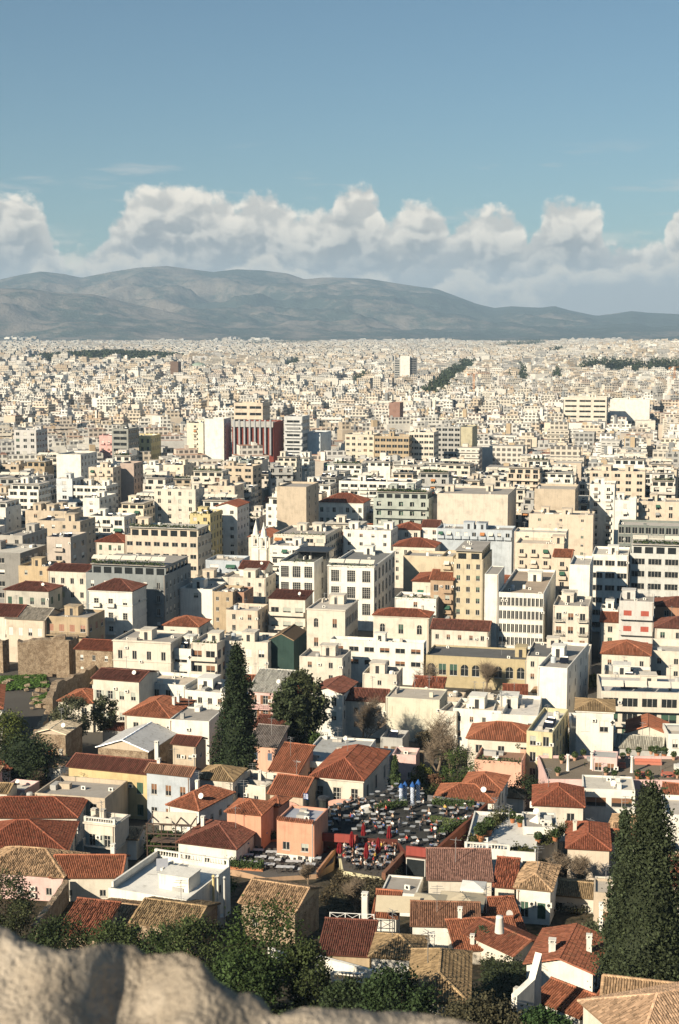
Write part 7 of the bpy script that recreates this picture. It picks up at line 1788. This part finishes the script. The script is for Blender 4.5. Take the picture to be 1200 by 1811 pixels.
    for lab, px, py in (('left round red table on the pink terrace', 1134, 1374), ('right round red table on the pink terrace', 1180, 1374)):
        p = at(px, py, z); p.z = z; o = thing('cafe_table', lab, 'table', p); m = MB(); m.lathe([(.02, .70), (1.0, .70), (1.0, .76)], 16); obj('tabletop', m.mesh('tabletop', [PLAIN]), o, color=(.50, .16, .10)); m = MB(); m.lathe([(.4, 0), (.1, .1), (.1, .7)], 8); obj('pedestal', m.mesh('pedestal', [PLAIN]), o, color=(.4, .14, .1))
        for k in range(4): a = k*1.57+.5; chair(f'red chair around the {lab.split()[0]} round table', (p.x+1.3*math.cos(a), p.y+1.3*math.sin(a), z), a-1.57, (.42, .13, .09), f'chairs of the {lab.split()[0]} red table')
    for lab, px, py in (('long red bench wall at the back of the pink terrace', 1145, 1352), ('short red seat block on the pink terrace', 1096, 1358)):
        p = at(px, py, z); p.z = z; o = thing('bench', lab, 'bench', p, -.1); L = 5 if 'long' in lab else 2; m = MB(); m.box(-L/2, -.3, 0, L/2, .3, .5); m.box(-L/2, .3, 0, L/2, .5, 1.0); obj('seat', m.mesh('seat', [PLAIN]), o, color=(.5, .18, .12))
    def pot(lab, px, py, z, s, seed, col=(.42, .17, .08)):
        p = at(px, py, z); p.z = z; o = thing('potted_plant', lab, 'plant', p); m = MB(); m.lathe([(.22*s, 0), (.33*s, .5*s), (.36*s, .52*s), (.30*s, .53*s)], 10); obj('pot', m.mesh('pot', [PLAIN]), o, color=col)
        rg = np.random.default_rng(seed); n = 220; v = rg.normal(size=(n, 3)); v /= np.linalg.norm(v, axis=1)[:, None]; q, t = leaf_cloud(v*.5*s*(rg.uniform(.3, 1, n)**.4)[:, None]+np.array((0, 0, .95*s)), .16*s, rg, rg.uniform(.6, 1.4, n)); obj('foliage', quads_mesh('foliage', q, t, LEAF), o, color=(.05, .075, .025))
    pot('round clipped bush in a pot, left of two on the pink terrace', 1160, 1340, z, 1.6, 1); pot('round clipped bush in a pot, right of two on the pink terrace', 1173, 1341, z, 1.6, 2); pot('leafy pot near the left red table', 1126, 1379, z, 1.3, 3); 
    for k, (px, py) in enumerate(((985, 1372), (992, 1350), (1015, 1345), (1030, 1340), (1100, 1346), (1110, 1338), (1128, 1336), (1150, 1334), (1190, 1344), (1196, 1376), (1070, 1372), (1085, 1378))): pot(('first', 'second', 'third', 'fourth', 'fifth', 'sixth', 'seventh', 'eighth', 'ninth', 'tenth', 'eleventh', 'twelfth')[k]+' from the left among the small pot plants of the column terrace', *sorted([(985, 1372), (992, 1350), (1015, 1345), (1030, 1340), (1100, 1346), (1110, 1338), (1128, 1336), (1150, 1334), (1190, 1344), (1196, 1376), (1070, 1372), (1085, 1378)])[k], z, 1.2, 70+k, (.5, .30, .2))
    pot('leafy pot between the red tables', 1145, 1379, z, 1.3, 4)
    i = [r[0] for r in REPORT].index('brick pink wing with a cluttered roof garden and red pots'[:40]); c, rz, w, d, zb, h = FOOT[i]; z = zb+h-.7
    for k, (px, py, nm) in enumerate(((852, 1325, 'leftmost'), (872, 1318, 'second'), (893, 1322, 'middle'), (905, 1316, 'slim tall'), (915, 1330, 'rightmost'))): pot(f'{nm} potted plant of the brick pink roof garden', px, py, z, 1.5, 20+k)
    p = at(907, 1322, z); p.z = z; parasol_closed('closed grey parasol on the brick pink roof garden', p, 3.0, (.30, .30, .29))
    i = [r[0] for r in REPORT].index('white villa with a balustraded front and planted terrace'[:40]); c, rz, w, d, zb, h = FOOT[i]; z = zb+h-.5
    for k, (px, py, nm) in enumerate(((905, 1455, 'terracotta pot plant at the back of the white terrace'), (918, 1462, 'brown urn with plant on the white terrace'), (848, 1488, 'big leafy tub at the left of the white terrace'), (862, 1478, 'second leafy tub on the white terrace'), (950, 1492, 'trailing pot plant at the front of the white terrace'), (980, 1488, 'pot plant at the right of the white terrace'))): pot(nm, px, py, z, 2.0 if 'tub' in nm else 1.3, 40+k)
    for lab, p0, p1, wd, sd in (('overgrown hedge along the left rim of the planted white terrace', (832, 1492), (893, 1440), .8, 61), ('low planting along the front right of the planted white terrace', (900, 1502), (944, 1506), .4, 62), ('climbing plants right of the cream pavilion', (962, 1490), (996, 1468), .7, 63)):
        a_, b_ = at(*p0, z), at(*p1, z); c_ = (a_+b_)/2; o = thing('hedge', lab, 'hedge', (c_.x, c_.y, z)); L = (b_-a_).length; rg = np.random.default_rng(sd); n = int(L*260); t_ = rg.uniform(-.5, .5, n)
        pts = np.stack([t_*(b_.x-a_.x)+rg.normal(0, wd*.6, n), t_*(b_.y-a_.y)+rg.normal(0, wd*.6, n), np.abs(rg.normal(0, wd, n))*(.6+.6*np.sin(t_*17+sd))], 1); q, t = leaf_cloud(pts, .2, rg, rg.uniform(.5, 1.5, n)); obj('leaves', quads_mesh('leaves', q, t, LEAF), o, color=(.075, .08, .03), kind='stuff')
    o = thing('skylight', 'small white pyramid skylight on the cream pavilion', 'skylight', (0, 0, 0)); i = [r[0] for r in REPORT].index('cream glass fronted pavilion on the planted white terrace'[:40]); c, rz, w, d, zb, h = FOOT[i]; o.location = (c.x-.3, c.y, zb+h-.3)
    m = MB(); m.lathe([(1.25, 0), (1.25, .15), (.05, 1.1)], 4); obj('cover', m.mesh('cover', [WALL]), o, color=W_)
    # Greek flag pattern: a small striped flag
    for lab, px, py, z in (('small blue and white striped flag on a pole by the pink court', 537, 1428, 10.5),):
        p = at(px, py, z); o = thing('flag', lab, 'flag', p); m = MB(); m.tube((0, 0, 0), (0, 0, 2.6), .03, n=5); obj('pole', m.mesh('pole', [METAL]), o); m = MB()
        for k in range(9):
            z0 = 2.5-.11*(k+1); m.add([(.03, 0, z0), (.45, .10, z0-.05), (.8, .02, z0-.14), (.8, .02, z0-.03), (.45, .10, z0+.06), (.03, 0, z0+.11)], [[0, 1, 4, 5], [1, 2, 3, 4]], k % 2)
        m.add([(.03, -.006, 1.95), (.42, .085, 1.91), (.42, .085, 2.46), (.03, -.006, 2.5)], [[0, 1, 2, 3]], 0); m.add([(.03, -.012, 2.18), (.42, .078, 2.14), (.42, .078, 2.25), (.03, -.012, 2.29)], [[0, 1, 2, 3]], 1); m.add([(.18, .012, 1.95), (.27, .03, 1.94), (.27, .03, 2.48), (.18, .012, 2.49)], [[0, 1, 2, 3]], 1)
        obj('cloth', m.mesh('cloth', [mat_once('flag_blue', (.03, .10, .38)), mat_once('flag_white', (.78, .78, .76))]), o)
    # semicircular pink parapets behind the terrace
    for lab, px, py, W in (('left pink rounded gable parapet by the court', 506, 1432, 5.2), ('right pink rounded gable parapet by the court', 605, 1428, 6.4)):
        p = at(px, py, 9.5); p.z = 9.0; o = thing('pediment', lab, 'parapet', p, -.05); m = MB(); n = 14; q = [(-W/2, 0)]+[(-W/2*math.cos(math.pi*k/n), .5+1.5*math.sin(math.pi*k/n)) for k in range(n+1)]+[(W/2, 0)]
        m.poly([(x, -.15, z_-.0) for x, z_ in q]); m.poly([(x, .15, z_) for x, z_ in q][::-1])
        for k in range(len(q)-1): m.poly([(q[k][0], -.15, q[k][1]), (q[k][0], .15, q[k][1]), (q[k+1][0], .15, q[k+1][1]), (q[k+1][0], -.15, q[k+1][1])])
        m.box(-W/2+.02, -.14, -5, W/2-.02, .14, 0); obj('wall', m.mesh('wall', [WALL]), o, color=(.72, .42, .33))
def stone_parapet():
    prof = [(-500, 1560), (-200, 1600), (0, 1649), (21, 1657), (38, 1671), (70, 1682), (101, 1690), (118, 1688), (140, 1687), (175, 1681), (203, 1680), (241, 1684), (259, 1699), (297, 1699), (325, 1698), (350, 1709), (371, 1729), (381, 1745), (400, 1757), (420, 1770), (443, 1768), (462, 1776), (478, 1796), (495, 1796), (510, 1789), (540, 1781), (587, 1782), (633, 1784), (667, 1790), (700, 1786), (750, 1792), (793, 1800), (850, 1812), (1000, 1850), (1400, 1900)]
    xs, ys = zip(*prof); nx, ny = 360, 46; px = np.linspace(-420, 1350, nx); V = []; rows = []
    raw = np.interp(px, xs, ys); ker = np.hanning(101); ker /= ker.sum(); sm = np.convolve(np.pad(raw, 50, 'edge'), ker, 'valid')
    for j in range(ny):
        t = j/(ny-1)
        for i in range(nx):
            ye = float(np.interp(px[i], xs, ys))+(16 if px[i] > 480 else 4); ym = float(sm[i]); D = 2.35+.10*mnoise.noise(Vector((px[i]/160, 0, 4)))
            e = at_y(px[i], ye, D)
            if t < .72:                       # the top, from the far lip towards the viewer
                k = t/.72; sk_ = min(1, k*26); sk_ = sk_*sk_*(3-2*sk_); e2 = at_y(px[i], ym+6, D); e = e*(1-sk_)+e2*sk_; y = e.y-1.15*k; z = e.z+.016-.42*k-.012*min(1, k*15)
                amp = .006*min(1, k*9)+.004
                z += amp*mnoise.fractal(Vector((e.x*4.2, y*4.2, 1)), .8, 2.1, 5)+.006*mnoise.noise(Vector((e.x*1.1, y*1.4, 6)))*min(1, k*5)
                z += .0075*min(1, k*20)*mnoise.fractal(Vector((e.x*14, y*14, 3)), .7, 2.0, 4)
                V.append((e.x, y, z))
            else:
                pass
    # build as a grid: far skirt, far lip, top, near skirt
    nt = len(V)//nx; G = np.array(V).reshape(nt, nx, 3)
    lip = G[0]; sk = []
    for dz, dy in ((-.06, .03), (-.25, .05), (-.8, .04), (-1.9, .02)):
        s_ = lip.copy(); s_[:, 1] += dy; s_[:, 2] += dz
        for i in range(nx): q = mnoise.fractal(Vector((s_[i, 0]*3, dz*3, 2)), .9, 2.1, 4); s_[i, 1] += .04*q
        sk.append(s_)
    near = G[-1].copy(); near[:, 2] = 87.5
    A = np.concatenate([np.array(sk[::-1]), G, near[None]], 0); m = A.shape[0]
    Vv = A.reshape(-1, 3); Fc = [[j*nx+i, (j)*nx+i+1, (j+1)*nx+i+1, (j+1)*nx+i] for j in range(m-1) for i in range(nx-1)]
    me = bpy.data.meshes.new('parapet_stone'); me.from_pydata([tuple(v) for v in Vv], [], [f[::-1] for f in Fc]); me.polygons.foreach_set('use_smooth', [True]*len(Fc))
    mt, t, out = new_mat('limestone'); P = wpos(t)
    n = t.noise(P, 3.2, 6, .68); n2 = t.noise(P, 14, 5, .7); n3 = t.noise(P, 1.3, 4, .6)
    c = t.mix(t.ramp01(n, .35, .68), (.31, .26, .20, 1), (.50, .43, .345, 1)); c = t.mix(t.ramp01(n3, .56, .72) * .6, c, (.50, .34, .19, 1)); c = t.mix(t.ramp01(n2, .60, .75) * .6, c, (.17, .15, .12, 1))
    principled(t, out, c, .95, 0, .1, bump(t, n + n2 * .8, .05, 1.0)); me.materials.append(mt)
    o = obj('parapet_stone', me); tag(o, 'rough blurred limestone parapet right in front of the viewer', 'stone wall')
def haze():
    b = MB(); b.box(-10500, -420, -7, 10500, 20600, 985); o = obj('haze', b.mesh('haze', []), kind='stuff')
    m = bpy.data.materials.new('haze'); m.use_nodes = True; nt = m.node_tree; nt.nodes.clear(); t = NT(nt); out = t.node('ShaderNodeOutputMaterial')
    v = t.node('ShaderNodeVolumePrincipled'); v.inputs['Color'].default_value = (.56, .78, 1.0, 1); v.inputs['Density'].default_value = HAZE; v.inputs['Anisotropy'].default_value = 0.0
    t.put(out.inputs['Volume'], v.outputs[0]); o.data.materials.append(m)
HAZE = 5.8e-5
import time
T0 = time.time()
def lap(s): print('%6.1fs %s' % (time.time()-T0, s))
a, b = at(1051, 1236, 0), at(1046, 1030, 0); STREETS.append((a.x, a.y, b.x, b.y, 6.5))
a, b = at(748, 716, 6), at(829, 656, 18); STREETS.append((a.x, a.y, b.x, b.y, 24))
build_ground(); build_mountains(); lap('land')
BLD = foreground(); midground(); lap('named')
BLD['tower'] = None
open_strips(); NA = annexes(); lap("annexes %d" % NA)
NB = build_fillers(); lap('fillers %d' % NB)
NF = far_city(); lap('far city %d' % NF)
far_trees(); dome_and_cranes(); ruins(); lap('ruins')
vegetation(); palm(); lap('trees')
cafe(); lap('cafe'); extras(BLD); stone_parapet(); lap('extras')
haze()
